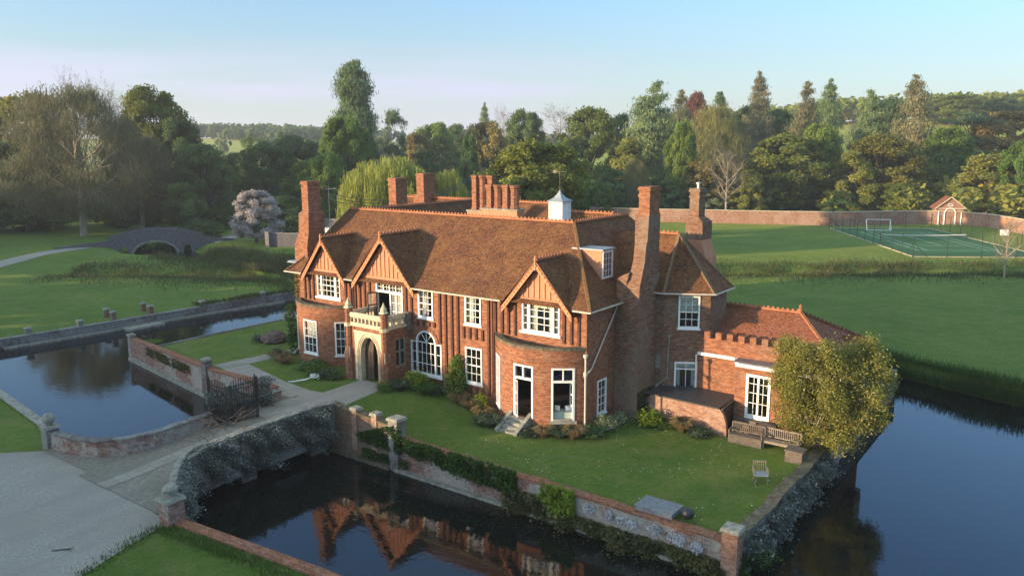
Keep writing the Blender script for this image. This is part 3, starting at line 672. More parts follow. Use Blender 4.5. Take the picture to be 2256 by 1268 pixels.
L = frame((a+.1,-.06), (-.25,-.97)); lf = MB()
lf.bx(L,0,.07,c+.05,zt,-.02,.02); lf.bx(L,.63,.7,c+.05,zt,-.02,.02)
for z in (c+.05,c+.9,zt-.08): lf.bx(L,.07,.63,z,z+.08,-.018,.018)
lo = lf.build('door_leaf', OAK, bd); g = MB(); g.quad(L(.07,c+.1,0),L(.63,c+.1,0),L(.63,zt-.1,0),L(.07,zt-.1,0)); g.build('pane', GLASS, lo)
# ---- timber studs on the front
sm = MB(); x = -22.35; i = 0
noz = [(h[0]-.06, h[1]+.06, h[2]-.2, h[3]+.1) for h in (H_sash1,H_sash2,H_low,H_gr,H_gl,H_gm,H_arch)]
noz += [(-12.2,-10.4,3.1,4.25), (-23.4,-17.6,-1,4.75), (-5.95,0,-1,4.6), (-16.3,-12.3,-1,4.3), (-8.4,-6.8,3.4,3.95)]
while x < -.15:
    wd = .13 + .03*rnd.random(); segs = [(.75, 6.62)]
    for h in noz:
        if h[0] < x+wd and h[1] > x:
            ns = []
            for s0, s1 in segs:
                if h[3] <= s0 or h[2] >= s1: ns.append((s0, s1)); continue
                if h[2] > s0: ns.append((s0, h[2]))
                if h[3] < s1: ns.append((h[3], s1))
            segs = ns
    for s0, s1 in segs:
        if s1-s0 > .2: sm.box(x, x+wd, -.085, -.002, s0, s1)
    x += .43 + .05*rnd.random(); i += 1
sm.build('timber_studs', TIMBER, house)
# ---- gables
def gable(xl, xr, xa, za, zb, lab, pend):
    g = MB(); y = -.055; zb2 = zb+.02
    g.poly([(xl+.35,y,zb2),(xr-.35,y,zb2),(xa,y,za-.3)]); g.box(xl+.5,xr-.5,y-.05,y,zb2-.0,zb2+.30)
    sl = (za-zb)/((xr-xl)/2)
    wall_ = g.build('gable', PINK, house, lab)
    g = MB(); xx = xl+.75
    while xx < xr-.7:
        ztop = zb+.3+ (min(xx-xl, xr-xx-.11)-.55)*sl
        if ztop-zb > .55: g.box(xx,xx+.11,y-.05,y+.0-.003,zb2+.31,ztop)
        xx += .36
    g.build('timber_studs', BARGE, wall_)
    # bargeboards with a scalloped lower edge
    g = MB()
    for s_ in (-1, 1):
        xe = xl if s_ < 0 else xr; n = 14
        for i in range(n):
            t0, t1 = i/n, (i+1)/n
            A = Vector((xe+(xa-xe)*t0, -.46, zb-.22+(za+.08-zb+.22)*t0)); B = Vector((xe+(xa-xe)*t1, -.46, zb-.22+(za+.08-zb+.22)*t1))
            dn = Vector((0,0,-.40)); q = [A+dn, B+dn, B, A]
            if s_ > 0: q = [B+dn, A+dn, A, B]
            bk = Vector((0,.06,0))
            g.hexa([q[0],q[1],q[1]+bk,q[0]+bk,q[3],q[2],q[2]+bk,q[3]+bk])
            mid = (A+B)/2+Vector((0,-.012,-.2)); g.lathe(tuple(mid+Vector((0,0,-.0))), [(.0,-.05),(.055,0),(.0,.05)], 6)
    g.build('bargeboard', BARGE, wall_)
    g = MB(); g.bar((xa,-.46,za+.05),(xa,-.46,za+.32),.07); g.bar((xa,-.46,za-.45),(xa,-.46,za+.05),.08); g.build('finial', BARGE, wall_)
    # roof
    yr = (za-6.6)/.92 - .35 + .25
    g = MB(); ov = .12
    for s_ in (-1, 1):
        xe = xl-ov if s_ < 0 else xr+ov; ze = zb-.24
        P = [(xe,-.5,ze),(xa,-.5,za+.1),(xa,yr,za+.1),(xe,.6,ze)]
        Pm = P if s_ < 0 else P[::-1]
        g.poly([Vector(p) for p in Pm][::-1] if s_ < 0 else [Vector(p) for p in Pm][::-1])
        g.poly([Vector(p)+Vector((0,0,-.12)) for p in Pm])
    g.build('gable_roof', TILE, wall_)
    crest(wall_, (xa,-.45,za+.1), (xa,yr-.15,za+.1))
    return wall_
def crest(parent, a, b, step=.27, h=.17, mat=None):
    a, b = Vector(a), Vector(b); L = (b-a).length; d = (b-a)/L; n = max(1, int(L/step)); g = MB()
    g.bar(a+Vector((0,0,.02)), b+Vector((0,0,.02)), .24, .10)
    sd = Vector((-d.y, d.x, 0)).normalized()*.02
    for i in range(n):
        c = a+d*(L*(i+.5)/n); l = d*(step*.36)
        p = [c-l, c+l]; t = c+Vector((0,0,h)); z0 = Vector((0,0,.05))
        g.hexa([p[0]+z0-sd, p[1]+z0-sd, p[1]+z0+sd, p[0]+z0+sd, t-l*.35-sd, t+l*.35-sd, t+l*.35+sd, t-l*.35+sd])
    return g.build('ridge_tiles', mat or TERRA, parent)
gable(-5.23, -.67, -2.95, 8.89, 6.52, 'right-hand timbered gable over the garden bay', 0)
gable(-17.2, -11.86, -14.53, 9.5, 6.6, 'largest timbered gable, over the entrance porch', 1)
gable(-22.1, -17.9, -20.0, 9.0, 6.6, 'left-hand timbered gable', 0)
# ---- main roofs
rf = MB(); e, r, w_ = 6.55, 10.6, 7.15
P = lambda *a: rf.poly([Vector(x) for x in a])
k = .55; ek = 7.25                                    # bell-cast kink
# front slope: lower bell-cast strip and upper part
P((-23.8,-.4,e),(.4,-.4,e),(-.35,k,ek),(-23.25,k,ek)); P((-23.25,k,ek),(-.35,k,ek),(-3.35,4,r),(-21.9,4,r))
P((.4,-.4,e),(.4,14.15,e),(-.35,13.4,ek),(-.35,k,ek)); P((-.35,k,ek),(-.35,13.4,ek),(-3.35,10.4,r),(-3.35,4,r))
P((.4,14.15,e),(-8.2,14.15,e),(-8.2,10.4,r),(-3.35,10.4,r))
P((-3.35,10.4,r),(-8.2,10.4,r),(-8.2,7.2,w_),(-6.3,7.2,w_)); P((-3.35,4,r),(-3.35,10.4,r),(-6.3,7.2,w_)); P((-20.4,4,r),(-3.35,4,r),(-6.3,7.2,w_),(-17.2,7.2,w_))
P((-20.4,4,r),(-17.2,7.2,w_),(-17.2,12.8,w_),(-20.4,16,r)); P((-20.4,16,r),(-17.2,12.8,w_),(-12,12.8,w_),(-12,16,r)); P((-29.6,16,r),(-20.4,16,r),(-23.8,12.6,e),(-29.6,12.6,e))
P((-23.8,-.4,e),(-23.25,k,ek),(-21.9,4,r),(-23.8,4,e)); P((-23.8,4,e),(-21.9,4,r),(-20.4,4,r),(-20.4,16,r),(-23.8,12.6,e)); P((-12,16,r),(-12,19.7,e),(-29.6,19.7,e),(-29.6,16,r))
rf.poly([(-17.2,7.2,w_),(-6.3,7.2,w_),(-6.3,13,w_),(-17.2,13,w_)], 1)
roof = rf.build('roof', [TILE, LEADB], house)
for a, b in (((-21.9,4,r),(-3.35,4,r)), ((-3.35,4.1,r),(-3.35,10.4,r)), ((-3.45,10.4,r),(-8.2,10.4,r)), ((-20.4,4.2,r),(-20.4,16,r)), ((-29.6,16,r),(-20.5,16,r)), ((-20.3,16,r),(-12,16,r))): crest(roof, a, b)
hp = MB(); HIPM = plain('lichened_hip_tile', (.24,.13,.055), .85, .2, .5, 9)
def hip(a, b, n):
    a, b = Vector(a), Vector(b)
    for i in range(n): hp.bar(a+(b-a)*(i/n)+Vector((0,0,.02)), a+(b-a)*((i+1)/n)+Vector((0,0,.05)), .16, .09)
hip((.4,-.4,e),(-.35,k,ek),5); hip((-.35,k,ek),(-3.35,4,r),18); hp.build('hip_tiles', HIPM, roof); hp = MB(); hip((-23.8,-.4,e),(-23.25,k,ek),5); hip((-23.25,k,ek),(-21.9,4,r),16)
hp.build('hip_tiles', HIPM, roof)
# gutters and pipes
for pts in ([(-12.0,-.46,e-.02),(-5.3,-.46,e-.02)], [(-.6,-.46,e-.02),(.46,-.46,e-.02),(.46,3.0,e-.02)], [(-17.9,-.46,e-.02),(-17.1,-.46,e-.02)], [(-23.9,-.46,e-.02),(-22.1,-.46,e-.02)]): g = MB(); g.tube(pts, .05, 6); g.build('gutter', CREAM, house)
g = MB(); g.tube([(.12,3.0,6.3),(.1,.35,3.35)], .045, 6); g.tube([(.15,-.32,4.15),(.15,-.32,0)], .055, 8); g.lathe((.15,-.32,4.05),[(.06,0),(.13,.12),(.13,.25)],8); g.tube([(.1,.35,3.35),(.15,-.2,3.2)],.045,6)
g.lathe((.15,-.32,3.05),[(.08,0),(.11,.1),(.11,.3)],8)
g.build('downpipe', CREAM, house)
g = MB(); g.tube([(-6.12,-.1,6.3),(-6.12,-.1,1)], .05, 8); g.tube([(-6.12,-.1,6.3),(-5.9,-.4,6.5)], .05, 8); g.tube([(-17.45,-.1,6.4),(-17.45,-.1,4.6)], .05, 8); g.build('downpipe', TIMBER, house)
# ---- chimneys
def chimney(mb, x0, x1, y0, y1, z0, z1, cap=True, m=0):
    mb.box(x0,x1,y0,y1,z0,z1-.55,m)
    if cap:
        mb.box(x0-.04,x1+.04,y0-.04,y1+.04,z1-.55,z1-.42,m); mb.box(x0+.002,x1-.002,y0+.002,y1-.002,z1-.42,z1-.22,m); mb.box(x0-.06,x1+.06,y0-.06,y1+.06,z1-.22,z1-.1,m); mb.box(x0-.03,x1+.03,y0-.03,y1+.03,z1-.1,z1,m)
# great side chimney
c = MB(); c.box(.02,1.46,2.95,5.6,-.6,3.9,1); c.box(.03,1.44,2.97,5.58,3.9,6.95,1)
c.box(.05,.66,3.0,5.5,6.95,7.75,1); c.hexa([(.0,2.95,7.75),(.70,2.95,7.75),(.70,5.5,7.75),(.0,5.5,7.75),(.2,3.2,7.95),(.72,3.2,8.2),(.72,5.4,8.2),(.2,5.4,7.95)],1)
prof = [(6.95,.66,1.44,2.97,5.58),(7.5,.66,1.44,3.02,5.5),(8.1,.68,1.42,3.32,5.4),(8.8,.70,1.40,3.62,5.3),(9.6,.71,1.40,3.72,5.28),(9.9,.66,1.42,3.82,5.28),(11.2,.62,1.44,3.90,5.26),(11.35,.74,1.42,3.98,5.2)]
for (z0,a0,b0,c0,d0),(z1,a1,b1,c1,d1) in zip(prof, prof[1:]): c.hexa([(a0,c0,z0),(b0,c0,z0),(b0,d0,z0),(a0,d0,z0),(a1,c1,z1),(b1,c1,z1),(b1,d1,z1),(a1,d1,z1)], 1 if z0 < 11 else 0)
chimney(c, .76, 1.40, 4.0, 5.18, 11.35, 12.75)
c.build('chimney', [BRICK, BRICK_OLD], house, 'tallest chimney, stepping up the right side wall')
c = MB()                                             # left end chimney
for (z0,a0,b0,c0,d0),(z1,a1,b1,c1,d1) in zip(*(lambda q: (q, q[1:]))([(5,-24.12,-22.78,.68,2.4),(8.2,-24.1,-22.78,.72,2.35),(9.1,-23.76,-22.72,.85,2.3),(10.4,-23.7,-22.7,.88,2.25),(10.55,-23.5,-22.75,.98,2.15)])): c.hexa([(a0,c0,z0),(b0,c0,z0),(b0,d0,z0),(a0,d0,z0),(a1,c1,z1),(b1,c1,z1),(b1,d1,z1),(a1,d1,z1)])
chimney(c, -23.45,-22.8,1.0,2.1,10.55,12.6); c.box(-24.55,-22.6,.3,2.7,7.0,7.12,1,.1)
c.build('chimney', [BRICK, LEADB], house, 'tall chimney at the left end of the roof')
c = MB(); chimney(c, -22.1,-21.35,8.0,9.2,8,12.6); c.build('chimney', BRICK, house, 'left one of two plain chimneys in front of the willow')
c = MB(); chimney(c, -25.9,-25.1,15.1,16.5,8,12.65); c.box(-26.1,-24.9,14.9,16.7,8,10.9); c.build('chimney', BRICK, house, 'right one of two plain chimneys in front of the willow')
c = MB(); c.box(1.25,2.6,8.9,10.5,-.4,8.4,1); c.hexa([(1.25,8.9,8.4),(2.6,8.9,8.4),(2.6,10.5,8.4),(1.25,10.5,8.4),(1.3,8.95,9.5),(2.3,8.95,9.5),(2.3,10.3,9.5),(1.3,10.3,9.5)],1); c.box(1.28,2.34,8.93,10.32,9.5,10.5); c.hexa([(1.28,8.93,10.5),(2.34,8.93,10.5),(2.34,10.32,10.5),(1.28,10.32,10.5),(1.42,9.1,10.8),(2.0,9.1,10.8),(2.0,10.0,10.8),(1.42,10.0,10.8)]); chimney(c, 1.42,2.0,9.1,10.0,10.5,12.45)
ch2 = c.build('chimney', [BRICK_OLD, PINK], house, 'second tall chimney with pink rendered base')
c = MB(); c.lathe((1.75,9.5,12.4),[(.09,0),(.09,.3),(.16,.31),(.16,.36),(.05,.42)],10); c.build('flue_cowl', plain('galvanised_steel', (.5,.5,.5), .3, .5, .1, 3, metal=.8), ch2)
def stack(cx, cy, n, ny_, z0, zt, sp, lab):
    c = MB(); wx = n*sp+.25
    c.box(cx-wx/2,cx+wx/2,cy-.55,cy+.25+(ny_-1)*sp*.9,z0-3.5,z0,1); c.box(cx-wx/2-.05,cx+wx/2+.05,cy-.6,cy+.3+(ny_-1)*sp*.9,z0,z0+.1,0)
    o = c.build('chimney_base', [STONEG, PINK], house, lab)
    for j in range(ny_):
        for i in range(n):
            x = cx+(i-(n-1)/2)*sp; y = cy-.15+j*sp*.9; s = MB(); h = zt-z0
            s.lathe((x,y,z0+.1),[(.32,0),(.32,.12),(.27,.2),(.27,h-.45),(.31,h-.4),(.28,h-.33),(.34,h-.25),(.36,h-.1),(.33,h-.1+.0)],8 if (i+j)%2 else 4, rot=math.pi/8 if (i+j)%2 else math.pi/4); s.build('chimney_shaft', BRICK, o)
stack(-10.3, 6.6, 4, 1, 10.85, 12.45, .66, 'row of four chimney shafts on a pink rendered base')
stack(-14.0, 9.3, 3, 1, 10.4, 12.9, .70, 'three shafts with carved heads behind the row of four')
# cupola
c = MB(); cx, cy = -6.0, 6.6
c.box(cx-.52,cx+.52,cy-.52,cy+.52,9.2,10.45,1)
for sx in (-1,1):
    for sy in (-1,1): c.box(cx+sx*.5-.07,cx+sx*.5+.07,cy+sy*.5-.07,cy+sy*.5+.07,10.45,11.55)
for z in (10.45,11.43): c.box(cx-.5,cx+.5,cy-.56,cy-.44,z,z+.12); c.box(cx+.44,cx+.56,cy-.5,cy+.5,z,z+.12); c.box(cx-.5,cx+.5,cy+.44,cy+.56,z,z+.12); c.box(cx-.56,cx-.44,cy-.5,cy+.5,z,z+.12)
for i in range(8):
    z = 10.6+i*.105
    c.hexa([(cx-.43,cy-.52,z-.03),(cx+.43,cy-.52,z-.03),(cx+.43,cy-.46,z+.05),(cx-.43,cy-.46,z+.05),(cx-.43,cy-.52,z),(cx+.43,cy-.52,z),(cx+.43,cy-.46,z+.08),(cx-.43,cy-.46,z+.08)])
    c.hexa([(cx+.46,cy-.43,z+.05),(cx+.52,cy-.43,z-.03),(cx+.52,cy+.43,z-.03),(cx+.46,cy+.43,z+.05),(cx+.46,cy-.43,z+.08),(cx+.52,cy-.43,z),(cx+.52,cy+.43,z),(cx+.46,cy+.43,z+.08)])
c.box(cx-.44,cx+.44,cy-.44,cy+.44,10.5,11.5,2)
for i_, (x_, y_, z_) in enumerate(c.v): c.v[i_] = (cx+(x_-cx)*.86, cy+(y_-cy)*.86, z_)
cup = c.build('cupola', [WHITE, LEADB, WHITE], house, 'small white louvred cupola')
c = MB(); rr_ = math.sqrt(2)
c.lathe((cx,cy,11.55),[(.57*rr_,0),(.585*rr_,.05),(.43*rr_,.13),(.27*rr_,.25),(.13*rr_,.44),(.05,.66),(.03,.7)],4,rot=math.pi/4); c.build('cupola_roof', LEADB, cup)
c = MB(); c.tube([(cx,cy,12.3),(cx,cy,13.55)],.02,6); c.lathe((cx,cy,12.45),[(.02,0),(.07,.07),(.02,.14)],8); c.bar((cx-.45,cy,13.35),(cx+.4,cy+.1,13.35),.025); c.box(cx-.5,cx-.3,cy-.01,cy+.01,13.27,13.45); c.bar((cx-.2,cy-.2,13.05),(cx+.2,cy+.2,13.05),.02); c.build('weather_vane', IRON, cup)
# dormer on the right slope
d = MB(); X = -.74
d.poly([(X,2.72,7.7),(X,3.9,7.7),(X,3.9,9.3),(X,2.72,9.3)]); d.poly([(X,2.72,7.7),(X,2.72,9.3),(-2.35,2.72,9.3)][::1]); d.poly([(X,3.9,9.3),(X,3.9,7.7),(-2.35,3.9,9.3)])
dm = d.build('dormer', PINK, house, 'small pink-cheeked dormer on the right roof slope')
d = MB(); d.box(-2.6,X+.12,2.62,4.0,9.3,9.38); d.build('dormer_roof', LEADB, dm)
DF = frame((X, 0), (0,1))
mb = MB(); a,b,c,e2 = 2.76,3.86,7.74,9.26; F2 = lambda u,z,dd: DF(u,z,dd)
mb.bx(F2,a,a+.1,c,e2,.0,.06); mb.bx(F2,b-.1,b,c,e2,.0,.06); mb.bx(F2,a+.1,b-.1,e2-.1,e2,.0,.058); mb.bx(F2,a+.1,b-.1,c,c+.1,.0,.058)
for i in (1,2): u=a+.1+(b-a-.2)*i/3; mb.bx(F2,u-.014,u+.014,c+.1,e2-.1,.0,.03)
for j in (1,2,3): z=c+.1+(e2-c-.2)*j/4; mb.bx(F2,a+.1,b-.1,z-.014,z+.014,.0,.032)
dw = mb.build('dormer_window', WHITE, dm); g = MB(); g.quad(F2(a+.1,c+.1,.012),F2(b-.1,c+.1,.012),F2(b-.1,e2-.1,.012),F2(a+.1,e2-.1,.012)); g.build('pane', GLASS, dw)
# small white dormer peeping over the left hip
g = MB(); g.box(-23.9,-22.3,3.2,4.3,8.0,9.15); g.box(-24.0,-22.2,3.1,4.4,9.15,9.22,1); g.build('dormer', [WHITE, LEADB], house, 'little white dormer on the left roof slope')
# aerial
g = MB(); g.tube([(-22.3,2.4,8),(-22.3,2.4,12.2)],.02,5)
for i in range(6): g.bar((-22.3+i*.12-.1,2.1,12.0+i*.02),(-22.3+i*.12-.1,2.7,12.0+i*.02),.012)
g.bar((-22.5,2.4,12.0),(-21.6,2.4,12.1),.015); g.build('television_aerial', CREAM, house)
# ---- canted block on the right
TZ = 7.0; Q = [(0,5.1),(1.9,5.1),(4.1,6.3),(4.1,8.6),(2.1,9.8),(0,9.8)]
tw = MB(); faces = []
A_, B_ = Vector(Q[1]), Vector(Q[2]); FA = frame(A_, B_-A_); LA = (B_-A_).length
ut = lambda x: (x-1.9)/((B_-A_).normalized().x)
Ku = ((2.0/2.0)); H_t1 = (.78,1.94,4.95,6.77); H_t2 = (.66,1.92,1.5,3.02)
wallgrid(tw, frame(Q[0], (1,0)), 0, 1.9, -.6, TZ, []); wallgrid(tw, FA, 0, LA, -.6, TZ, [H_t1, H_t2], rev=.2)
wallgrid(tw, frame(Q[2], (0,1)), 0, 2.3, -.6, TZ, []); wallgrid(tw, frame(Q[3], (-2,1.2)), 0, math.hypot(2,1.2), -.6, TZ, []); wallgrid(tw, frame(Q[4], (-1,0)), 0, 2.1, -.6, TZ, [])
tw.build('wall', BRICK_OLD, house, 'canted brick end with one upper and one lower window')
window(FA, *H_t1, 3, 4, curtain=[(0,1,.45,1)]); 
wn = window(FA, *H_t2, 2, 1, split=False, curtain=[(0,.22,0,1),(.78,1,0,1),(.05,.95,.8,1)], name='casement_window')
g = MB(); g.bx(FA,.75,1.83,2.58,2.65,-.1,.015); g.build('transom', WHITE, wn)
g = MB(); zr = 9.95; R1 = Vector((1.6,7.4,zr)); R0 = Vector((-2.9,7.4,zr)); zz = TZ-.08
ex = [(-.1,4.8),(2.0,4.8),(4.42,6.12),(4.42,8.8),(2.2,10.1),(-.1,10.1)]
E3 = [Vector((x,y,zz)) for x, y in ex]
g.poly([E3[0],E3[1],R1,R0]); g.poly([E3[1],E3[2],R1]); g.poly([E3[2],E3[3],R1]); g.poly([E3[3],E3[4],R1]); g.poly([E3[4],E3[5],R0,R1])
tr_ = g.build('canted_roof', TILE, house); crest(tr_, R0+Vector((2.6,0,0)), R1)
hp = MB()
for i in (1,2,3): hip(E3[i], R1, 16)
hp.build('hip_tiles', plain('dark_hip_tile', (.20,.13,.08), .85, .2, .4, 9), tr_)
g = MB(); g.tube([(1.3,4.76,zz),(2.02,4.76,zz),(4.47,6.1,zz),(4.47,8.8,zz)],.05,6); g.build('gutter', CREAM, house)
g = MB(); P0 = FA(.35,4.35,.09); g.tube([P0, FA(.3,3.9,.09), FA(.28,2.1,.09), FA(-.2,1.75,.12), (1.55,4.6,1.45),(1.5,3.75,1.3),(1.5,3.6,-.1)],.045,6); g.lathe(tuple(P0),[(.04,0),(.14,.12),(.16,.2)],4,rot=.8); g.build('downpipe', STONEG, house)
# ---- low wing with battlements
wg = MB(); WD = (6.73,8.03,.72,3.12)
Wf = lambda u, z, d: (u, 6.0-d, z); Wf2 = lambda u, z, d: (u, 5.1-d, z)
wallgrid(wg, Wf, 3.6, 5.7, -.6, 4.4, []); 
wallgrid(wg, Wf2, 6.1, 10.9, -.6, 3.62, [WD], rev=.2)
for i in range(6):                                   # rounded corner between the two planes
    t0, t1 = math.pi/2*i/6, math.pi/2*(i+1)/6
    f = lambda t: (5.7+ .4*(1-math.cos(t)) if False else 5.7+.4*math.sin(t)*1.0, 6.0-.9*(1-math.cos(t)))
    a, b = f(t0), f(t1); wg.quad((*a,-.6),(*b,-.6),(*b,3.62),(*a,3.62))
wallgrid(wg, frame((10.9,5.1),(0,1)), 0, 7.4, -1.6, 4.0, [(3.2,4.1,1.6,3.1)]); wallgrid(wg, lambda u,z,d: (10.9-u, 12.5+d, z), 0, 7, -.6, 4.0, [])
wallgrid(wg, Wf, 5.7, 10.9, 3.62, 4.4, [])
wg.build('wall', BRICK, house, 'low right-hand wing wall with a rounded brick corner')
g = MB(); g.box(5.95,10.9,5.05,6.0,3.62,3.68); g.build('lead_ledge', LEAD, house)
g = MB(); g.box(3.62,5.72,5.86,5.998,3.5,3.66); g.hexa([(5.72,5.86,3.5),(6.14,4.96,3.5),(6.3,5.0,3.5),(5.9,5.95,3.5),(5.72,5.86,3.66),(6.14,4.96,3.66),(6.3,5.0,3.66),(5.9,5.95,3.66)]); g.box(6.14,10.95,4.94,5.097,3.46,3.615); g.build('cornice', WHITE, house)
g = MB(); g.tube([(3.55,5.9,3.5),(3.55,5.9,1.6)],.05,6); g.build('downpipe', WHITE, house)
pp = MB(); pp.box(3.75,10.9,5.95,6.25,4.4,4.5)
x = 3.95
while x < 10.8: pp.box(x,x+.34,5.95,6.25,4.5,4.86); x += .64
pp.build('battlements', BRICK, house)
g = MB(); zr = 5.85; ra, rb = Vector((3.4,9.3,zr)), Vector((8.1,9.2,zr)); ez = 3.95
g.poly([(3.4,6.2,ez),(11.1,6.2,ez),rb,ra]); g.poly([(11.1,6.2,ez),(11.1,12.7,ez),rb]); g.poly([(11.1,12.7,ez),(3.4,12.7,ez),ra,rb])
wr = g.build('wing_roof', TILE_RED, house); crest(wr, ra, rb); crest(wr, rb, (11.1,12.7,ez), mat=TILE_RED)
hp = MB(); hip((11.1,6.2,ez), rb, 18); hp.build('hip_tiles', TERRA, wr)
g = MB(); g.lathe(tuple(rb+Vector((0,0,.05))),[(.12,0),(.14,.12),(.07,.2),(.1,.3),(.02,.42)],8); g.build('ridge_finial', TERRA, wr)
# small gabled oriel at the far end of the wing
g = MB(); g.box(10.9,11.5,9.4,11.0,1.4,3.5); g.poly([(11.5,9.4,3.5),(11.5,11.0,3.5),(11.5,10.2,4.5)])
og = g.build('oriel', BRICK, house, 'small tile-gabled oriel over the water at the wing end')
g = MB(); g.poly([(11.7,9.2,3.35),(11.7,10.2,4.65),(10.0,10.2,4.65),(10.0,9.2,3.35)][::-1]); g.poly([(11.7,11.2,3.35),(11.7,10.2,4.65),(10.0,10.2,4.65),(10.0,11.2,3.35)]); g.build('oriel_roof', TILE, og); 
OF = frame((11.5,0),(0,1)); g = MB()
for u in (9.6,10.15,10.7): g.bx(OF,u,u+.08,2.0,3.3,0,.05)
for z in (2.0,2.65,3.22): g.bx(OF,9.68,10.7,z,z+.08,0,.048)
g.build('oriel_window', WHITE, og)
# wing french door
mb = MB(); a,b,c,d_ = WD
mb.bx(Wf2,a,a+.13,c,d_,-.1,.05); mb.bx(Wf2,b-.13,b,c,d_,-.1,.05); mb.bx(Wf2,a+.13,b-.13,d_-.13,d_,-.1,.048); mb.bx(Wf2,a+.13,b-.13,c,c+.22,-.1,.04); um=(a+b)/2; mb.bx(Wf2,um-.05,um+.05,c+.22,d_-.13,-.1,.03)
for z in (c+.85,c+1.4,c+1.9): mb.bx(Wf2,a+.13,b-.13,z-.014,z+.014,-.06,-.02)
for u in (a+.4,b-.4): mb.bx(Wf2,u-.012,u+.012,c+.22,d_-.13,-.06,-.021)
o = mb.build('french_door', WHITE, house, 'white glazed garden door of the low wing'); g = MB(); g.quad(Wf2(a+.13,c+.2,-.05),Wf2(b-.13,c+.2,-.05),Wf2(b-.13,d_-.13,-.05),Wf2(a+.13,d_-.13,-.05)); g.build('pane', GLASS, o)
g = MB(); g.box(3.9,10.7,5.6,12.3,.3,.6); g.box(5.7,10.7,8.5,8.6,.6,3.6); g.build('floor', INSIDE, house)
g = MB()
for i in range(4): g.box(6.3,8.5,5.1-.35*(i+1),5.098-.35*i if i else 5.095,-.05,.7-.17*i)
g.build('garden_steps', WOODD, house)
# ---- lean-to store
lt = MB(); lt.box(1.95,5.75,3.5,3.72,-.3,1.52); 
n = 7
prev = (5.75, 1.52)
for i in range(1, n+1):
    t = math.pi/2*i/n; cur = (5.75+.62*math.sin(t), 1.52-1.35*(1-math.cos(t))); lt.hexa([(prev[0],3.5,-.3),(cur[0],3.5,-.3),(cur[0],3.72,-.3),(prev[0],3.72,-.3),(prev[0],3.5,prev[1]),(cur[0],3.5,cur[1]),(cur[0],3.72,cur[1]),(prev[0],3.72,prev[1])]); prev = cur
lt.box(1.46,1.95,3.7,3.9,-.3,1.3)
l_ = lt.build('lean_to', BRICK_GARDEN, house, 'low brick store wall curving down at its right end')
g = MB(); g.hexa([(1.5,3.42,1.53),(5.95,3.42,1.45),(6.0,5.95,1.5),(1.5,5.9,1.56),(1.5,3.42,1.6),(5.95,3.42,1.52),(6.0,5.95,1.57),(1.5,5.9,1.63)]); g.build('lean_to_roof', SLAB, l_)
g = MB(); g.box(6.0,6.06,3.8,5.9,-.2,1.4); g.bar((6.1,3.5,1.45),(6.1,5.9,1.55),.1); g.build('store_door', OAK, l_)
# ---- porch
pt = MB(); Y = -2.1; gz = .8
Pf = lambda u, z, d: (u, Y-d, z)
XL, XR = -15.85, -12.6
o0, o1, zs, za_ = -14.78, -13.28, 2.55, 3.56
def archz(x):                                        # pointed arch
    t = abs(x-(o0+o1)/2)/((o1-o0)/2); return zs+(za_-zs)*max(0, 1-t**2.1)**.62
s0, s1 = -15.25, -12.85
pt.box(XL,s0,Y,0,-.3,4.15); pt.box(s1,XR,Y,-1.4,-.3,4.15); pt.box(s0,s1,Y+.02,-.3,3.82,4.14)
pt.box(XR-.3,XR,-1.4,0,-.3,1.75); pt.box(XR-.3,XR,-1.4,0,3.5,4.15); pt.box(XR-.3,XR,-1.4,-1.3,1.75,3.5); pt.box(XR-.3,XR,-.42,0,1.75,3.5)
porch = pt.build('porch', BRICK, house, 'brick entrance porch with pointed stone arch and balcony')
g = MB()
for i in range(20):                                  # stone surround with the opening cut out
    a, b = o0+(o1-o0)*i/20, o0+(o1-o0)*(i+1)/20; za0, zb0 = archz(a), archz(b)
    g.hexa([(a,Y-.03,za0),(b,Y-.03,zb0),(b,Y+.45,zb0),(a,Y+.45,za0),(a,Y-.03,3.8),(b,Y-.03,3.8),(b,Y+.45,3.8),(a,Y+.45,3.8)])
g.box(s0,o0,Y-.03,Y+.45,-.2,3.8); g.box(o1,s1,Y-.03,Y+.45,-.2,3.8); g.box(s0-.05,s1+.05,Y-.08,Y+.01,3.8,3.9)
for off, pr in ((.10,.07),(.24,.05)):
    pts = []
    for sgn in (0,):
        for i in range(25):
            x = o0-off+(o1-o0+2*off)*i/24; t = abs(x-(o0+o1)/2)/((o1-o0)/2+off); z = zs+(za_+off-zs)*max(0,1-t**2.1)**.62; pts.append((x,Y-.05,z))
    g.tube([(pts[0][0],Y-.05,gz)]+pts+[(pts[-1][0],Y-.05,gz)],.035,5)
g.build('arch_surround', STONE, porch)
g = MB(); 
for i in range(8):
    a, b = o0+(o1-o0)/2*i/8, o0+(o1-o0)/2*(i+1)/8; g.hexa([(a,Y+.36,gz),(b,Y+.36,gz),(b,Y+.42,gz),(a,Y+.42,gz),(a,Y+.36,archz(a)),(b,Y+.36,archz(b)),(b,Y+.42,archz(b)),(a,Y+.42,archz(a))])
for u in (-14.7,-14.35,-14.1): g.box(u,u+.05,Y+.33,Y+.36,gz,2.6)
for z in (1.4,2.1): g.box(-14.75,-14.05,Y+.33,Y+.359,z,z+.06)
g.build('door', OAK, porch, 'carved dark oak door leaf, the other leaf open')
# side lattice window of the porch
g = MB()
for y_ in (-1.3,-.92,-.5): g.box(XR-.2,XR-.05,y_,y_+.08,1.75,3.5)
for z in (1.75,2.65,3.42): g.box(XR-.2,XR-.052,-1.3,-.42,z,z+.08)
g.build('porch_window', STONEG, porch); 
g = MB()
for i in range(14):
    for sg in (-1,1): pass
g.box(XR-.14,XR-.12,-1.3,-.42,1.75,3.5); g.build('pane', plain('dark_leaded_glass',(.02,.02,.022),.15,.6,.2,10), porch)
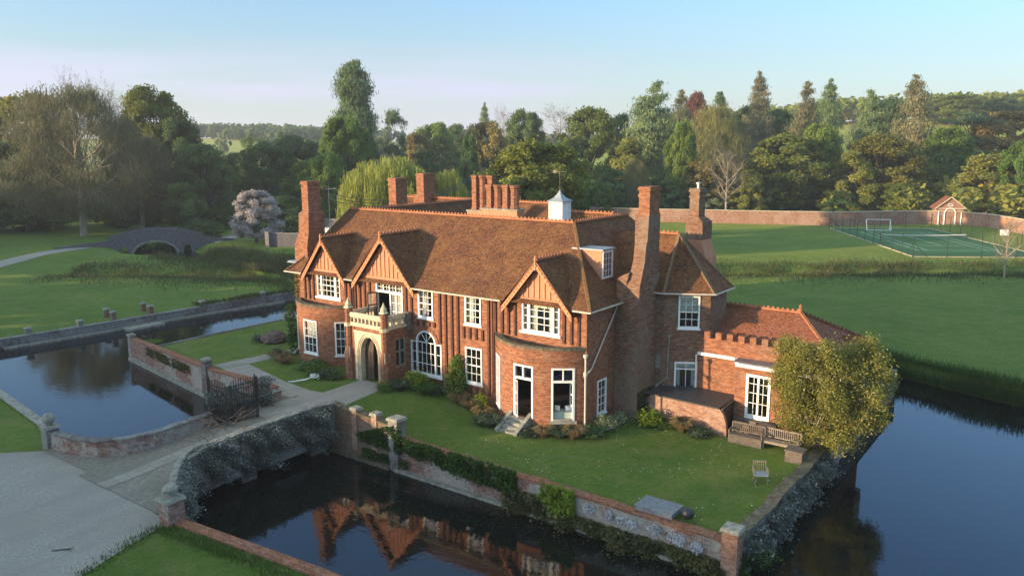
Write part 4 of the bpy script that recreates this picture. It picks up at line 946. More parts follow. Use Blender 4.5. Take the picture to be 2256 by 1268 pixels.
# cornice, balustrade, piers
g = MB(); g.box(XL-.1,XR+.1,Y-.12,0,4.15,4.27); g.build('balcony_floor', STONE, porch)
b_ = MB(); z0, z1 = 4.27, 4.98
def balus(fr, u0, u1, n):
    b_.bx(fr,u0,u1,z0,z0+.1,-.08,.08); b_.bx(fr,u0,u1,z1-.26,z1,-.09,.09)
    for i in range(n+1):
        u = u0+(u1-u0)*i/n; b_.bx(fr,u-.045,u+.045,z0+.1,z1-.26,-.06,.06)
        if i < n:
            um_ = u+(u1-u0)/n/2
            for s_ in (-1,1): b_.bar(fr(um_+s_*(u1-u0)/n/2*.8,z1-.36,0), fr(um_,z1-.25,0), .05, .07)
balus(Pf, XL+.3, XR-.3, 8)
PS = frame((XR-.1, Y+.3), (0,1)); balus(PS, 0, 1.8, 7)
PSL = frame((XL+.1, Y+.3), (0,1)); balus(PSL, 0, 1.8, 7)
b_.build('balustrade', STONE, porch)
for X_, Y_ in ((XL+.1, Y), (XR-.1, Y)):
    g = MB(); g.lathe((X_,Y_,-.2),[(.33,0),(.33,2.55),(.22,2.95),(.22,5.1),(.26,5.15),(.26,5.25),(.2,5.3),(.2,5.42)],8,rot=math.pi/8); pr = g.build('pilaster', BRICK, porch)
    g = MB(); g.lathe((X_,Y_,5.2),[(.28,0),(.28,.06),(.17,.14),(.2,.24),(.1,.42),(.05,.56),(.015,.66)],8); g.build('finial', STONE, pr)
    g = MB(); g.lathe((X_,Y_,2.2),[(.36,0),(.36,.1),(.24,.6)],4,rot=math.pi/4); g.build('stone_weathering', STONEG, pr)
    g = MB(); g.lathe((X_,Y_,4.1),[(.3,0),(.3,.2)],8,rot=math.pi/8); g.build('stone_band', STONE, pr)
g = MB(); g.box(XR-.12,XR+.22,-.35,-.003,3.9,5.0); g.build('corner_pier', BRICK_GREY, porch)
# iron tie and stub on the turret side
g = MB(); g.box(1.5,1.75,5.0,5.09,2.6,3.3); g.build('stone_bracket', STONEG, house)

# ------------------------------------------------------------------ paths, gravel
def deck_h(x, y):                                    # bridge roadway
    t = (y+18.6)/11.0; return .02+.80*smooth(t*1.25)
drape('gravel_drive', [(-20.3,-17.95),(-16.5,-17.6),(-12,-18.35),(-8.2,-18.9),(-7.75,-20.6),(-6.9,-23),(-5.2,-27),(-3,-34),(-44,-42),(-33,-25),(-22.5,-20.1)], GRAVEL, .014, 3)
drape('garden_path', [(-15.3,-7.0),(-12.0,-7.0),(-12.0,-5.6),(-12.55,-2.0),(-14.9,-2.0),(-14.75,-5.2),(-15.6,-5.3)], PATHM, .016, .5)
drape('cross_path', [(-15.35,-5.3),(-14.9,-6.2),(-16.8,-6.4),(-23.4,-5.35),(-26.2,1.6),(-23.6,2.4),(-23.5,1.0),(-24.6,.6),(-23.0,-4.2)], PATHM, .012, .5) if False else None
drape('cross_path', [(-15.2,-5.4),(-15.6,-6.9),(-18.5,-6.6),(-24.6,-5.3),(-24.1,-3.6),(-18.6,-5.0)], PATHM, .012, .6)
drape('side_path', [(-24.7,-5.2),(-24.2,-3.6),(-23.6,1.8),(-24.9,1.8),(-26.0,-5.0)], SLABS, .010, .6)
dr = [(-60,-12.2),(-80,-1),(-92,9),(-101,21),(-104.5,26.2)]; dl = [(-60,-15.2),(-83,-3.6),(-95.5,7),(-104.5,19),(-108,25.5)]
drape('driveway', [(-78,-2.5),(-89.5,6.6),(-98.2,16.5),(-101.2,24.8),(-104.3,26.5),(-102.2,17),(-92.6,4.2),(-81,-6)], PATHM, .05, 2.5)
drape('driveway', [(-90.5,38.5),(-92.5,41.5),(-99,57),(-108,75),(-112,74),(-103,56),(-95.5,40)], PATHM, .05, 3)
# ------------------------------------------------------------------ island retaining walls
def mitre(pts, off):
    R = []
    for i, p in enumerate(pts):
        p = Vector(p); ns = []
        if i > 0: d = (p-Vector(pts[i-1])).normalized(); ns.append(Vector((-d.y, d.x)))
        if i < len(pts)-1: d = (Vector(pts[i+1])-p).normalized(); ns.append(Vector((-d.y, d.x)))
        m = sum(ns, Vector((0,0))).normalized(); R.append(p+m*off/max(.5, m.dot(ns[0])))
    return R
def ribbon(mb, pts, th, zt, zb, m=0, cap=.05, cm=None, steps=1):
    """a mitred wall along pts (x,y) with thickness to the left; zt may be a list"""
    if not isinstance(zt, (list, tuple)): zt = [zt]*len(pts)
    n = len(pts)
    def strip(A, B, z0, z1, mm):
        b = len(mb.v)
        for i in range(n): mb.v += [(A[i].x,A[i].y,z0[i]),(B[i].x,B[i].y,z0[i]),(B[i].x,B[i].y,z1[i]),(A[i].x,A[i].y,z1[i])]
        for i in range(n-1):
            for k in range(4): mb.f.append((b+4*i+k, b+4*(i+1)+k, b+4*(i+1)+(k+1)%4, b+4*i+(k+1)%4)[::-1]); mb.m.append(mm)
        mb.f.append((b,b+1,b+2,b+3)); mb.m.append(mm); mb.f.append(tuple(b+4*(n-1)+k for k in (3,2,1,0))); mb.m.append(mm)
    strip(mitre(pts, 0), mitre(pts, th), [zb]*n if not isinstance(zb, (list,tuple)) else zb, zt, m)
    if cap: strip(mitre(pts, -.05), mitre(pts, th+.05), [z+.001 for z in zt], [z+cap for z in zt], m if cm is None else cm)
def wobble(p0, p1, n, amp, z0, z1, zamp=.03):
    P = []; Z = []
    for i in range(n+1):
        t = i/n; P.append((p0[0]+(p1[0]-p0[0])*t, p0[1]+(p1[1]-p0[1])*t + (amp*math.sin(i*1.7) if 0 < i < n else 0))); Z.append(z0+(z1-z0)*t+zamp*math.sin(i*2.3))
    return P, Z
g = MB(); P_, Z_ = wobble((-6.9,-7.2),(10.7,-7.2), 24, .02, .24, -.04, .025); ribbon(g, P_, .42, Z_, -2.7, 0, .09, 1)
g.box(-6.9,10.9,-7.45,-7.2,-2.7,-1.28,2)
root = empty('moat_wall', (2,-7.2,-1.4), 'long brick moat wall in front of the lawn, ivy and white flower cushions on it', 'wall')
g.build('wall', [BRICK_MOAT, BRICK, STONEG], root)
def pier(parent, x, y, w, z0, z1, mat=BRICK, capm=STONEG, ch=.14, name='pier'):
    g = MB(); g.box(x-w/2,x+w/2,y-w/2,y+w/2,z0,z1); o = g.build(name, mat, parent)
    g = MB(); g.box(x-w/2-.08,x+w/2+.08,y-w/2-.08,y+w/2+.08,z1,z1+ch,0,.04); g.build('cap', capm, o); return o
pier(root, 10.85, -7.15, .62, -2.6, .55, BRICK_GARDEN)
pier(root, -6.95, -7.05, .62, -2.6, 1.24, BRICK_GREY)
root = empty('bridge_abutment_wall', (-9.5,-7.2,-1.4), 'higher brick wall with two slim capped piers between the bridge and the ivy-clad pier', 'wall')
g = MB(); P_, Z_ = wobble((-11.9,-7.2),(-7.3,-7.2), 8, .02, 1.18, .86, .02); ribbon(g, P_, .36, Z_, -2.7, 0, .08, 1); g.box(-11.9,-7.2,-7.5,-7.2,-2.7,-1.2,1); g.build('wall', [BRICK_OLD, STONEM], root)
for x in (-9.9,-8.4): pier(root, x, -7.08, .38, -1.0, 1.22, BRICK_GARDEN)
root = empty('moat_wall', (11.1,0,-1.4), 'dark plant-covered moat wall on the right side of the lawn', 'wall')
g = MB(); P_, Z_ = wobble((-7.0,0),(5.2,0), 16, .0, .1, .0, .03); P2 = [(11.1+.05*math.sin(p[0]*1.3), p[0]) for p in P_]; ribbon(g, P2, .42, Z_, -2.7, 0, .08, 1); g.box(11.1,11.3,-6.8,5.2,-2.7,-1.25,1)
for y in (-5.5,-.5,4.2): g.hexa([(11.1,y,-2.6),(11.75,y,-2.6),(11.75,y+.7,-2.6),(11.1,y+.7,-2.6),(11.1,y,-.5),(11.3,y,-.6),(11.3,y+.7,-.6),(11.1,y+.7,-.5)],1)
g.build('wall', [BRICK_GREY, STONEM], root); pier(root, 10.95, 5.5, .5, -2.6, .35)
g = MB(); ribbon(g, [(11.1,5.8),(11.1,21.0)], .4, 0.02, -2.7, 0, .06); ribbon(g, [(11.1,21.0),(-34.9,21.0)], .4, .3, -2.7, 0, .06)
tag(g.build('moat_wall', BRICK_GREY, origin=(11.1,13,-1.4)), 'moat wall running behind the low wing', 'wall')
# left island wall
root = empty('moat_wall', (-28,-5.4,-1.4), 'pale lichen-patched moat wall of the left lawn, sloping away from the bridge', 'wall')
g = MB(); n = 22; P_ = []; Z_ = []
for i in range(n+1):
    t = i/n; P_.append((-39+ (22.2)*t, -3.75-3.45*t)); Z_.append(.26+.5*t+.35*smooth((t-.62)/.3)+.015*math.sin(i*2.1))
ribbon(g, P_, .4, Z_, -2.7, 0, .08, 1)
Q_ = [(x+.035,y-.24) for x,y in P_]; ribbon(g, Q_, .24, -1.15, -2.7, 2, 0)
g.build('wall', [BRICK_MOAT, BRICK, STONEG], root); pier(root, -25.6, -5.75, .5, -1.2, 1.12, BRICK_GREY); pier(root, -39.0, -3.6, .4, -2.6, .5, STONEG)
g = MB()
ribbon(g, [(-34.9,-4.2),(-34.9,21.0)], -.35, .34, -2.7, 0, .06)
tag(g.build('moat_wall', BRICK_GREY, origin=(-39,9,-1.4)), 'low dark kerb wall at the back edge of the left lawn', 'wall')
# outer banks
g = MB(); ribbon(g, [(-51,-14.5),(-33,-15.2),(-24.4,-16.3),(-21.2,-17.1)][::-1], .42, .06, -2.7, 0, .07, 1)
tag(g.build('bank_wall', [BRICK_MOAT, STONEG], origin=(-33,-15.2,0)), 'low brick bank wall at the left bottom, ending at the ball-topped pier', 'wall')
g = MB(); ribbon(g, [(-7.9,-18.45),(0,-17.7),(14,-17.2),(40,-17)][::-1], .42, .06, -2.7, 0, .07, 1)
tag(g.build('bank_wall', [BRICK_MOAT, BRICK], origin=(0,-17.7,0)), 'low brick bank wall along the bottom of the picture beside the grass', 'wall')
root = empty('bank_wall', (-47.5,2,-.4), 'long dark stone bank wall across the left moat with small brick piers', 'wall')
g = MB(); ribbon(g, [(-48,25),(-48.4,19.1),(-49.4,11.8),(-49.8,4),(-50.2,-2),(-50.9,-8.4),(-51.8,-14.5)][::-1], .5, -.62, -2.7, 0, .08); g.build('wall', [BRICK_GREY], root)
g = MB(); g.box(-50.0,-48.4,1.2,4.6,-1.6,-1.2); ribbon(g, [(-50.75,-8.2),(-50.05,-2),(-49.9,1.1)], -.35, -1.22, -2, 0, 0); ribbon(g, [(-49.7,4.7),(-49.25,11.8),(-48.3,18)], -.35, -1.22, -2, 0, 0); g.build('landing_stage', STONEG, root)
for x, y in ((-50.6,1.0),(-50.5,4.5),(-52.4,1.3),(-52.3,4.8)): pier(root, x, y, .36, -.9, .12, BRICK_OLD)
for x, y in ((-51.2,-6),(-50.6,-2.0),(-49.9,9.5),(-49.0,16)): pier(root, x, y, .4, -.9, -.15, BRICK_GREY)
# ------------------------------------------------------------------ moat bridge
br = empty('moat_bridge', (-13.8,-12,0), 'old humped brick bridge over the moat with curving parapets', 'bridge')
g = MB(); n = 26; ys = [-18.7+ (11.7)*i/n for i in range(n+1)]
LP = [(-20.6,-17.55),(-18.8,-17.35),(-17.4,-16.9),(-16.4,-16.0),(-15.95,-15.0),(-15.8,-13.8),(-15.72,-12.5),(-15.68,-11),(-15.68,-9.4),(-15.75,-8.2),(-16.3,-7.4)]
RP = [(-8.3,-18.45),(-9.6,-17.9),(-10.6,-17.2),(-11.4,-16.3),(-11.8,-15.2),(-11.95,-14),(-12.0,-12.5),(-12.0,-11),(-12.0,-9.4),(-12.0,-8.2),(-11.85,-7.0)]
def edgex(P, y):
    P = sorted(P, key=lambda p: p[1])
    if y <= P[0][1]: return P[0][0]
    for a, b in zip(P, P[1:]):
        if a[1] <= y <= b[1]: return a[0]+(b[0]-a[0])*(y-a[1])/(b[1]-a[1])
    return P[-1][0]
for i in range(n):
    a, b = ys[i], ys[i+1]; la, lb, ra, rb = edgex(LP, a)-.1, edgex(LP, b)-.1, edgex(RP, a)+.1, edgex(RP, b)+.1
    if b < -17.3: la = lb = -16.0 if b < -18 else lb
    g.quad((la,a,deck_h(0,a)+.02),(ra,a,deck_h(0,a)+.02),(rb,b,deck_h(0,b)+.02),(lb,b,deck_h(0,b)+.02), 0)
g.build('roadway', COBBLE, br)
g = MB()
for i in range(n-6):
    a, b = ys[i], ys[i+1]; xo = lambda y: -14.1-.25*smooth((-13-y)/4)
    g.quad((xo(a),a,deck_h(0,a)+.035),(xo(a)+.85,a,deck_h(0,a)+.035),(xo(b)+.85,b,deck_h(0,b)+.035),(xo(b),b,deck_h(0,b)+.035))
g.build('paved_strip', SLABS, br)
g = MB()
for i in range(n-7, n): a, b = ys[i], ys[i+1]; g.quad((-15.25,a,deck_h(0,a)+.045),(-12.3,a,deck_h(0,a)+.045),(-12.3,b,deck_h(0,b)+.045),(-15.25,b,deck_h(0,b)+.045))
g.build('paved_strip', PATHM, br)
# two arches: side walls with semi-elliptic openings, soffits
g = MB()
def side(x, s_):
    N = 60
    for i in range(N):
        a, b = -17.8+10.6*i/N, -17.8+10.6*(i+1)/N
        def lo(y):
            for c0, hw, hh in ((-14.6,1.75,1.75),(-10.3,1.8,2.0)):
                t = abs(y-c0)/hw
                if t < 1: return -1.55+hh*math.sqrt(1-t*t)
            return -2.7
        pa, pb = (a, lo(a)), (b, lo(b)); q = [(x,a,lo(a)),(x,b,lo(b)),(x,b,deck_h(0,b)-.02),(x,a,deck_h(0,a)-.02)]
        g.poly(q if s_ > 0 else q[::-1])
        if lo(a) > -2.6 or lo(b) > -2.6: g.quad((-15.75,a,lo(a)),(-15.75,b,lo(b)),(-11.9,b,lo(b)),(-11.9,a,lo(a)))
side(-11.88, 1); side(-15.77, -1); g.build('arches', BRICK_GREY, br)
def parapet(pts, zt, th=.36, lab=None, mats=None):
    g = MB(); P = []; Z = []                         # refine the line so that the top rises and falls a little
    for i in range(len(pts)-1):
        for k in range(4):
            t = k/4; P.append((pts[i][0]+(pts[i+1][0]-pts[i][0])*t, pts[i][1]+(pts[i+1][1]-pts[i][1])*t)); Z.append(zt[i]+(zt[i+1]-zt[i])*t+.02*math.sin(len(Z)*1.9))
    P.append(pts[-1]); Z.append(zt[-1]); ribbon(g, P, th, Z, -.9, 0, .09, 1)
    return g.build('parapet', mats or [BRICK_GREY, STONEG], br, lab)
LP = [(-20.6,-17.55),(-18.8,-17.35),(-17.4,-16.9),(-16.4,-16.0),(-15.95,-15.0),(-15.8,-13.8),(-15.72,-12.5),(-15.68,-11),(-15.68,-9.4),(-15.75,-8.2),(-16.3,-7.4)]
parapet(LP[::-1], [1.12,1.3,1.28,1.25,1.2,1.12,1.02,.95,.86,.82,.82], lab='left parapet sweeping out to the ball-topped pier', mats=[BRICK_MOAT, BRICK_GREY])
RP = [(-8.3,-18.45),(-9.6,-17.9),(-10.6,-17.2),(-11.4,-16.3),(-11.8,-15.2),(-11.95,-14),(-12.0,-12.5),(-12.0,-11),(-12.0,-9.4),(-12.0,-8.2),(-11.85,-7.0)]
parapet(RP[::-1], [1.22,1.3,1.3,1.28,1.25,1.2,1.15,1.1,1.0,.9,.82], lab='right parapet smothered in plants')
pl = pier(br, -20.75, -17.75, .62, -.4, 1.05, BRICK_GREY)
g = MB(); g.lathe((-20.75,-17.75,1.19),[(.16,0),(.12,.06),(.2,.12),(.29,.3),(.29,.42),(.2,.58),(.02,.64)],14); g.build('stone_ball', STONEG, pl, smooth=True)
pr = pier(br, -8.1, -18.75, .72, -.4, 1.0, BRICK_MOAT)
g = MB(); g.lathe((-8.1,-18.75,1.14),[(.22,0),(.16,.08),(.3,.16),(.33,.34),(.2,.5),(.02,.56)],10); g.build('broken_stone_ball', STONEG, pr)
# stepped purple brick end of the left parapet, island side
# ------------------------------------------------------------------ iron gates
def gate(loc, ang, lab):
    r_ = empty('iron_gate', loc, lab, 'gate', 'pair of wrought iron bridge gates'); L = frame((loc[0],loc[1]), (math.cos(ang), math.sin(ang))); wd = 1.45; z0 = loc[2]+.08
    g = MB()
    g.bx(L,0,.06,z0,z0+2.35,-.03,.03); g.bx(L,wd-.05,wd,z0,z0+2.05,-.03,.03)
    for z in (z0+.05,z0+.75,z0+.95,z0+1.75,z0+1.95): g.bx(L,.06,wd-.05,z,z+.035,-.02,.02)
    g.build('gate_frame', IRONR, r_)
    g = MB(); n = 10
    for i in range(n):
        u = .06+(wd-.11)*(i+.5)/n; h = 2.15+.12*math.sin(math.pi*(i+.5)/n); g.bx(L,u-.016,u+.016,z0,z0+h,-.016,.016); g.lathe(L(u,z0+h,0),[(.0,-.05),(.03,0),(.0,.1)],4)
        if i < n-1: 
            u3 = u+(wd-.11)/n/2; g.bx(L,u3-.012,u3+.012,z0,z0+.8,-.012,.012)
    g.build('gate_bars', IRONR, r_)
    g = MB()
    for i in range(5):
        u = .2+i*.26; c = Vector(L(u,z0+.85,.0)); T = Vector(L(u+1,z0+.85,0))-c
        pts = [c+T*(.07*math.cos(a))+Vector((0,0,.07*math.sin(a))) for a in [2*math.pi*k/8 for k in range(9)]]; g.tube(pts,.01,4)
    g.build('scrollwork', IRONR, r_)
gate((-15.6,-12.0,.76), math.radians(2), 'left leaf of the tall dark wrought iron bridge gates')
gate((-14.0,-10.3,.80), math.radians(262), 'right leaf of the tall dark wrought iron bridge gates')
for x, y in ((-15.66,-12.0),(-14.0,-10.22)): g = MB(); g.tube([(x,y,.7),(x,y,3.1)],.05,6); g.build('gate_post', IRONR, br)

SHADE_ROWS = [(-30, 112, 17.5), (-21, 112, 17.5), (-12, 112, 17.5), (-3, 112, 17.5), (6, 112, 16.0), (15, 112, 16.0), (24, 112, 16.0), (33, 112, 16.0), (42, 112, 16.0), (51, 112, 16.0), (60, 112, 16.0), (69, 112, 16.0), (-26, 140, 21.0), (-15, 140, 21.0), (-4, 140, 21.0), (7, 140, 18.5), (18, 140, 18.5), (29, 140, 18.5), (40, 140, 18.5), (51, 140, 18.5), (62, 140, 18.5), (-150, 82.5, 13.5), (-139, 80.85, 13.5), (-128, 79.2, 13.5), (-117, 77.55, 13.5), (-106, 75.9, 13.5), (-95, 74.25, 13.5), (-84, 72.6, 13.5), (-73, 70.95, 13.5), (-62, 69.3, 13.5), (-51, 67.65, 13.5), (-40, 66.0, 13.5), (-215, 141.5, 21), (-202, 137.6, 21), (-189, 133.7, 21), (-176, 129.8, 21), (-163, 125.9, 21), (-150, 122.0, 21), (-137, 118.1, 21), (-124, 114.2, 21), (-111, 110.3, 21), (-98, 106.4, 21), (-4, 126, 18.5), (3, 126, 18.5), (10, 126, 18.5), (17, 126, 18.5), (24, 126, 18.5), (31, 126, 18.5), (38, 126, 18.5)]
SHADE = []
_q = random.Random(12)
for t, D, h in SHADE_ROWS:
    SHADE.append((-12-.55*D+.835*t+_q.uniform(-2,2), -.835*D-.55*t+_q.uniform(-2,2), h+_q.uniform(-1.2,1.2), 15+_q.uniform(-2,3)))
# ------------------------------------------------------------------ foliage generators
def leafmesh(name, C, sx, sy, var, rng, mat, up=.3, extra=None, out=0):
    """one small quad per row of C; sx, sy are half sizes; var = (n,) tint value"""
    n = len(C); N = rng.normal(size=(n,3))
    if out: O = C-np.array([0,0,.5]); O /= np.linalg.norm(O,axis=1)[:,None]+1e-6; N = N*.75+O*1.1; N[:,2] += .25
    else: N[:,2] = np.abs(N[:,2])+up
    N /= np.linalg.norm(N,axis=1)[:,None]
    A = np.cross(N, rng.normal(size=(n,3))); A /= np.linalg.norm(A,axis=1)[:,None]+1e-9; B = np.cross(N, A)
    s = (rng.uniform(.7,1.3,size=(n,1)))
    V = np.stack([C-A*sx*s-B*sy*s*.6, C+A*sx*s*.6-B*sy*s, C+A*sx*s+B*sy*s*.6, C-A*sx*s*.6+B*sy*s],1).reshape(-1,3)
    return quadmesh(name, V, var, rng.uniform(0,1,n) if extra is None else extra, mat)
def quadmesh(name, V, u, v, mat):
    n = len(V)//4; me = bpy.data.meshes.new(name); me.vertices.add(len(V)); me.vertices.foreach_set('co', V.ravel())
    me.loops.add(n*4); me.loops.foreach_set('vertex_index', np.arange(n*4)); me.polygons.add(n)
    me.polygons.foreach_set('loop_start', np.arange(n)*4); me.polygons.foreach_set('loop_total', np.full(n,4))
    l = me.uv_layers.new(name='uv'); uv = np.repeat(np.stack([np.clip(u,0,1), v],1), 4, axis=0); l.data.foreach_set('uv', uv.ravel())
    me.materials.append(mat); me.update(); me.validate(); return me
def strips(name, P0, P1, w, u, v, mat, rng):
    d = P1-P0; s = np.cross(d, rng.normal(size=d.shape)); s /= np.linalg.norm(s,axis=1)[:,None]+1e-9; s *= (w if np.ndim(w) == 0 else w[:,None])
    V = np.stack([P0-s, P0+s, P1+s*.4, P1-s*.4],1).reshape(-1,3); return quadmesh(name, V, u, v, mat)
def tubes_mesh(name, segs, mat, n=6):
    g = MB()
    for pts, rs in segs: g.tube(pts, rs, n)
    me = bpy.data.meshes.new(name); me.from_pydata([tuple(p) for p in g.v], [], g.f); me.materials.append(mat); me.update(); return me
# unit prototypes: height 1, crown width 1
def proto(kind, seed, mat):
    rng = np.random.default_rng(seed); R = random.Random(seed); segs = []
    if kind in 'BYS':
        n_c = {'B': 105, 'Y': 70, 'S': 40}[kind]; per = {'B': 250, 'Y': 280, 'S': 220}[kind]; lo = {'B': .07, 'Y': .0, 'S': .05}[kind]
        segs.append(([(0,0,0),(.01,.01,lo+.12),(.0,.02,.55),(0,0,.8)], [.032,.024,.014,.004])); C = []; u = []
        ax = R.uniform(-.06,.06); lobes = [(R.uniform(0,6.28), R.uniform(.0,1.), R.uniform(.7,1.2)) for _ in range(7)]
        for i in range(n_c):
            a = R.uniform(0, 6.283); tz = R.random()**.82; zz = lo+.05+(1-lo-.11)*tz
            prof = (1-abs((tz-.42)/.60)**2.3)**.5 if abs(tz-.42) < .6 else .1
            prof = max(prof, .28)
            if kind == 'Y': prof = (1-tz*.93)**.55*min(1, .6+tz*4)
            lob = max([m*max(0, math.cos(a-b))**2*max(0, 1-abs(tz-c_)*2) for b, c_, m in lobes])*.38+.70
            rr = .43*prof*lob*(R.random()**(.16 if i % 4 else .6)); c = np.array([rr*math.cos(a)+ax*tz, rr*math.sin(a), zz])
            cr = R.uniform(.055,.105)*(1.1 if kind == 'Y' else 1); q = rng.normal(size=(per,3)); q /= np.linalg.norm(q,axis=1)[:,None]; q *= (rng.random((per,1))**.4)
            q[:,2] *= .72; P = c+q*cr*np.array([1,1,.85])+rng.normal(size=(per,3))*.011; P[:,2] = np.abs(P[:,2]); C.append(P); t = R.uniform(.05,.95); u.append(np.full(per, t)+rng.normal(size=per)*.12)
            if i % 5 == 0: m = Vector((rr*.35*math.cos(a), rr*.35*math.sin(a), lo+.1+(zz-lo)*.35)); segs.append(([(0,0,lo+.1+.35*tz*.3), m, Vector(c)], [.012,.008,.003]))
        C = np.concatenate(C); u = np.concatenate(u); crown = leafmesh('crown', C, .0115, .0085, u, rng, mat, 0, out=1)
    elif kind in 'CK':
        segs.append(([(0,0,0),(0,0,.5),(0,0,.97)], [.03,.018,.003])); C = []; u = []
        for i in range(170 if kind == 'C' else 420):
            z = 1-.94*(R.random()**.8); prof = (min(1, (1-z)*2.6+.05)**.75*(.86 if z < .3 else 1)) if kind == 'C' else (max(0,1-((z-.55)/.47)**4)**.5*(.82+.18*math.sin(z*23)) if z > .5 else .8+.12*math.sin(z*31)); a = R.uniform(0, 6.283); L = .47*prof*R.uniform(.68,1.05)
            k = 120; t = rng.random(k)**.5; sp = rng.normal(size=(k,3))*np.array([.05,.05,.011])*(.6+prof)
            P = np.stack([math.cos(a)*L*t, math.sin(a)*L*t, z-.05*t*L/.4+.02*t*t],1)+sp; C.append(P); u.append(np.full(k, R.random())+rng.normal(size=k)*.1)
        C = np.concatenate(C); u = np.concatenate(u); crown = leafmesh('crown', C, .017, .006, u, rng, mat, 0, out=1)
    elif kind == 'P':
        segs.append(([(0,0,0),(.02,0,.35),(-.04,0,.7),(.05,0,.93)], [.022,.018,.012,.004])); C = []; u = []
        for (x, y, z, rx, rz) in ((.0,0,.93,.27,.05),(.13,.08,.86,.3,.045),(-.2,0,.88,.2,.04),(.22,-.1,.68,.26,.06),(-.05,.1,.62,.22,.05),(-.33,0,.6,.14,.035),(.2,0,.54,.3,.06),(-.02,0,.42,.3,.08),(.1,.1,.3,.36,.09),(-.2,0,.26,.3,.08)):
            segs.append(([(.0,0,z-.12),(x,y,z)], [.009,.003]))
            for j in range(9):
                c = np.array([x,y,z])+rng.normal(size=3)*np.array([rx*.45,rx*.45,rz*.5]); q = rng.normal(size=(70,3))*np.array([rx*.25,rx*.25,rz*.35]); C.append(c+q); u.append(np.full(70, R.random()))
        C = np.concatenate(C); u = np.concatenate(u); crown = leafmesh('crown', C, .016, .009, u, rng, mat, .3)
    elif kind in 'NF':
        P0 = []; P1 = []; Wd = []; ends = []
        def br(p, d, L, r, dep, mx):
            p = Vector(p); d = Vector(d).normalized(); q = p
            n_ = 3 if dep < 3 else 2
            for k in range(n_):
                d2 = (d+Vector((R.uniform(-1,1),R.uniform(-1,1),R.uniform(-.6,.8)))*.16).normalized(); q2 = q+d2*(L/n_)
                P0.append(tuple(q)); P1.append(tuple(q2)); Wd.append(r*(1-.35*k/n_)); q = q2; d = d2
                if dep < mx:
                    for _ in range(2 if dep < 3 else 3):
                        a = R.uniform(0, 6.283); s_ = Vector((math.cos(a), math.sin(a), R.uniform(-.25,.7))).normalized(); t = R.uniform(.45,.85)
                        br(q, d*(1-t)+s_*t, L*R.uniform(.42,.62), r*.5, dep+1, mx)
            ends.append(tuple(q))
        n_b = 15
        segs.append(([(0,0,0),(.004,0,.2),(0,.004,.5),(.0,0,.94)], [.026,.021,.012,.002]))
        for i in range(n_b):
            t = i/(n_b-1); z = (.2 if kind == 'N' else .24)+.68*t; a = i*2.4+R.uniform(-.3,.3); L = .40*(math.sin(math.pi*min(1,.22+.74*t))**.7)
            br((0,0,z), (math.cos(a), math.sin(a), .55+.6*t), L, .0085*(1-.6*t), 1, 4)
        P0 = np.array(P0); P1 = np.array(P1); Wd = np.array(Wd); E = np.array(ends)
        if kind == 'N':
            big = Wd > .0025
            for p, q, r in zip(P0[big], P1[big], Wd[big]): segs.append(([tuple(p), tuple(q)], [r, r*.8]))
            crown = strips('crown', P0[~big], P1[~big], np.maximum(Wd[~big]*.8, .0009), rng.random((~big).sum()), rng.random((~big).sum()), mat, rng)
        else:
            big = Wd > .003
            for p, q, r in zip(P0[big], P1[big], Wd[big]): segs.append(([tuple(p), tuple(q)], [r, r*.8]))
            C = []; u = []
            for i in range(230):
                t = R.random()**.8; z = .16+.82*t; prof = (math.sin(math.pi*min(1,.16+.80*t))**.6); a = R.uniform(0, 6.283); rr = .47*prof*R.random()**.32*(1+.12*math.sin(3*a+seed)); k = 100
                C.append(np.array([rr*math.cos(a), rr*math.sin(a), z])+rng.normal(size=(k,3))*np.array([.035,.035,.032])); u.append(np.full(k, R.random())+rng.normal(size=k)*.15)
            C = np.concatenate(C); u = np.concatenate(u); k = len(C)
            dn = np.stack([rng.normal(size=k)*.014, rng.normal(size=k)*.014, -rng.uniform(.012,.055,k)],1)
            crown = strips('crown', C, C+dn, .0021, u, rng.random(k), mat, rng)
    elif kind == 'W':
        segs.append(([(0,0,0),(.02,0,.3),(0,0,.7)], [.035,.03,.015])); P = []; D = []; u = []
        for i in range(150):
            a = R.uniform(0, 6.283); rr = .47*R.random()**.55; zt = (.62+.38*math.sqrt(max(0, 1-(rr/.5)**2)))*R.uniform(.88,1); bx, by = rr*math.cos(a), rr*math.sin(a); L = R.uniform(.25,.62)*(zt-.05); k = 95
            t = rng.random(k); ox = rng.normal(size=k)*.028; oy = rng.normal(size=k)*.028
            P.append(np.stack([bx+ox+.05*math.cos(a)*np.sqrt(t), by+oy+.05*math.sin(a)*np.sqrt(t), zt-L*t],1)); D.append(np.stack([rng.normal(size=k)*.008, rng.normal(size=k)*.008, -rng.uniform(.03,.09,k)],1)); u.append(np.full(k, R.random())+rng.normal(size=k)*.15)
        P = np.concatenate(P); D = np.concatenate(D); u = np.concatenate(u); crown = strips('crown', P, P+D, .0034, u, rng.random(len(P)), mat, rng)
    bark = BARKP if kind in 'NF' else BARK
    return crown, tubes_mesh('trunk', segs, bark, 6)
PROTO = {}
nvar = {'K': 1, 'B': 5, 'Y': 3, 'S': 2, 'C': 4, 'P': 2, 'N': 2, 'F': 3, 'W': 1}
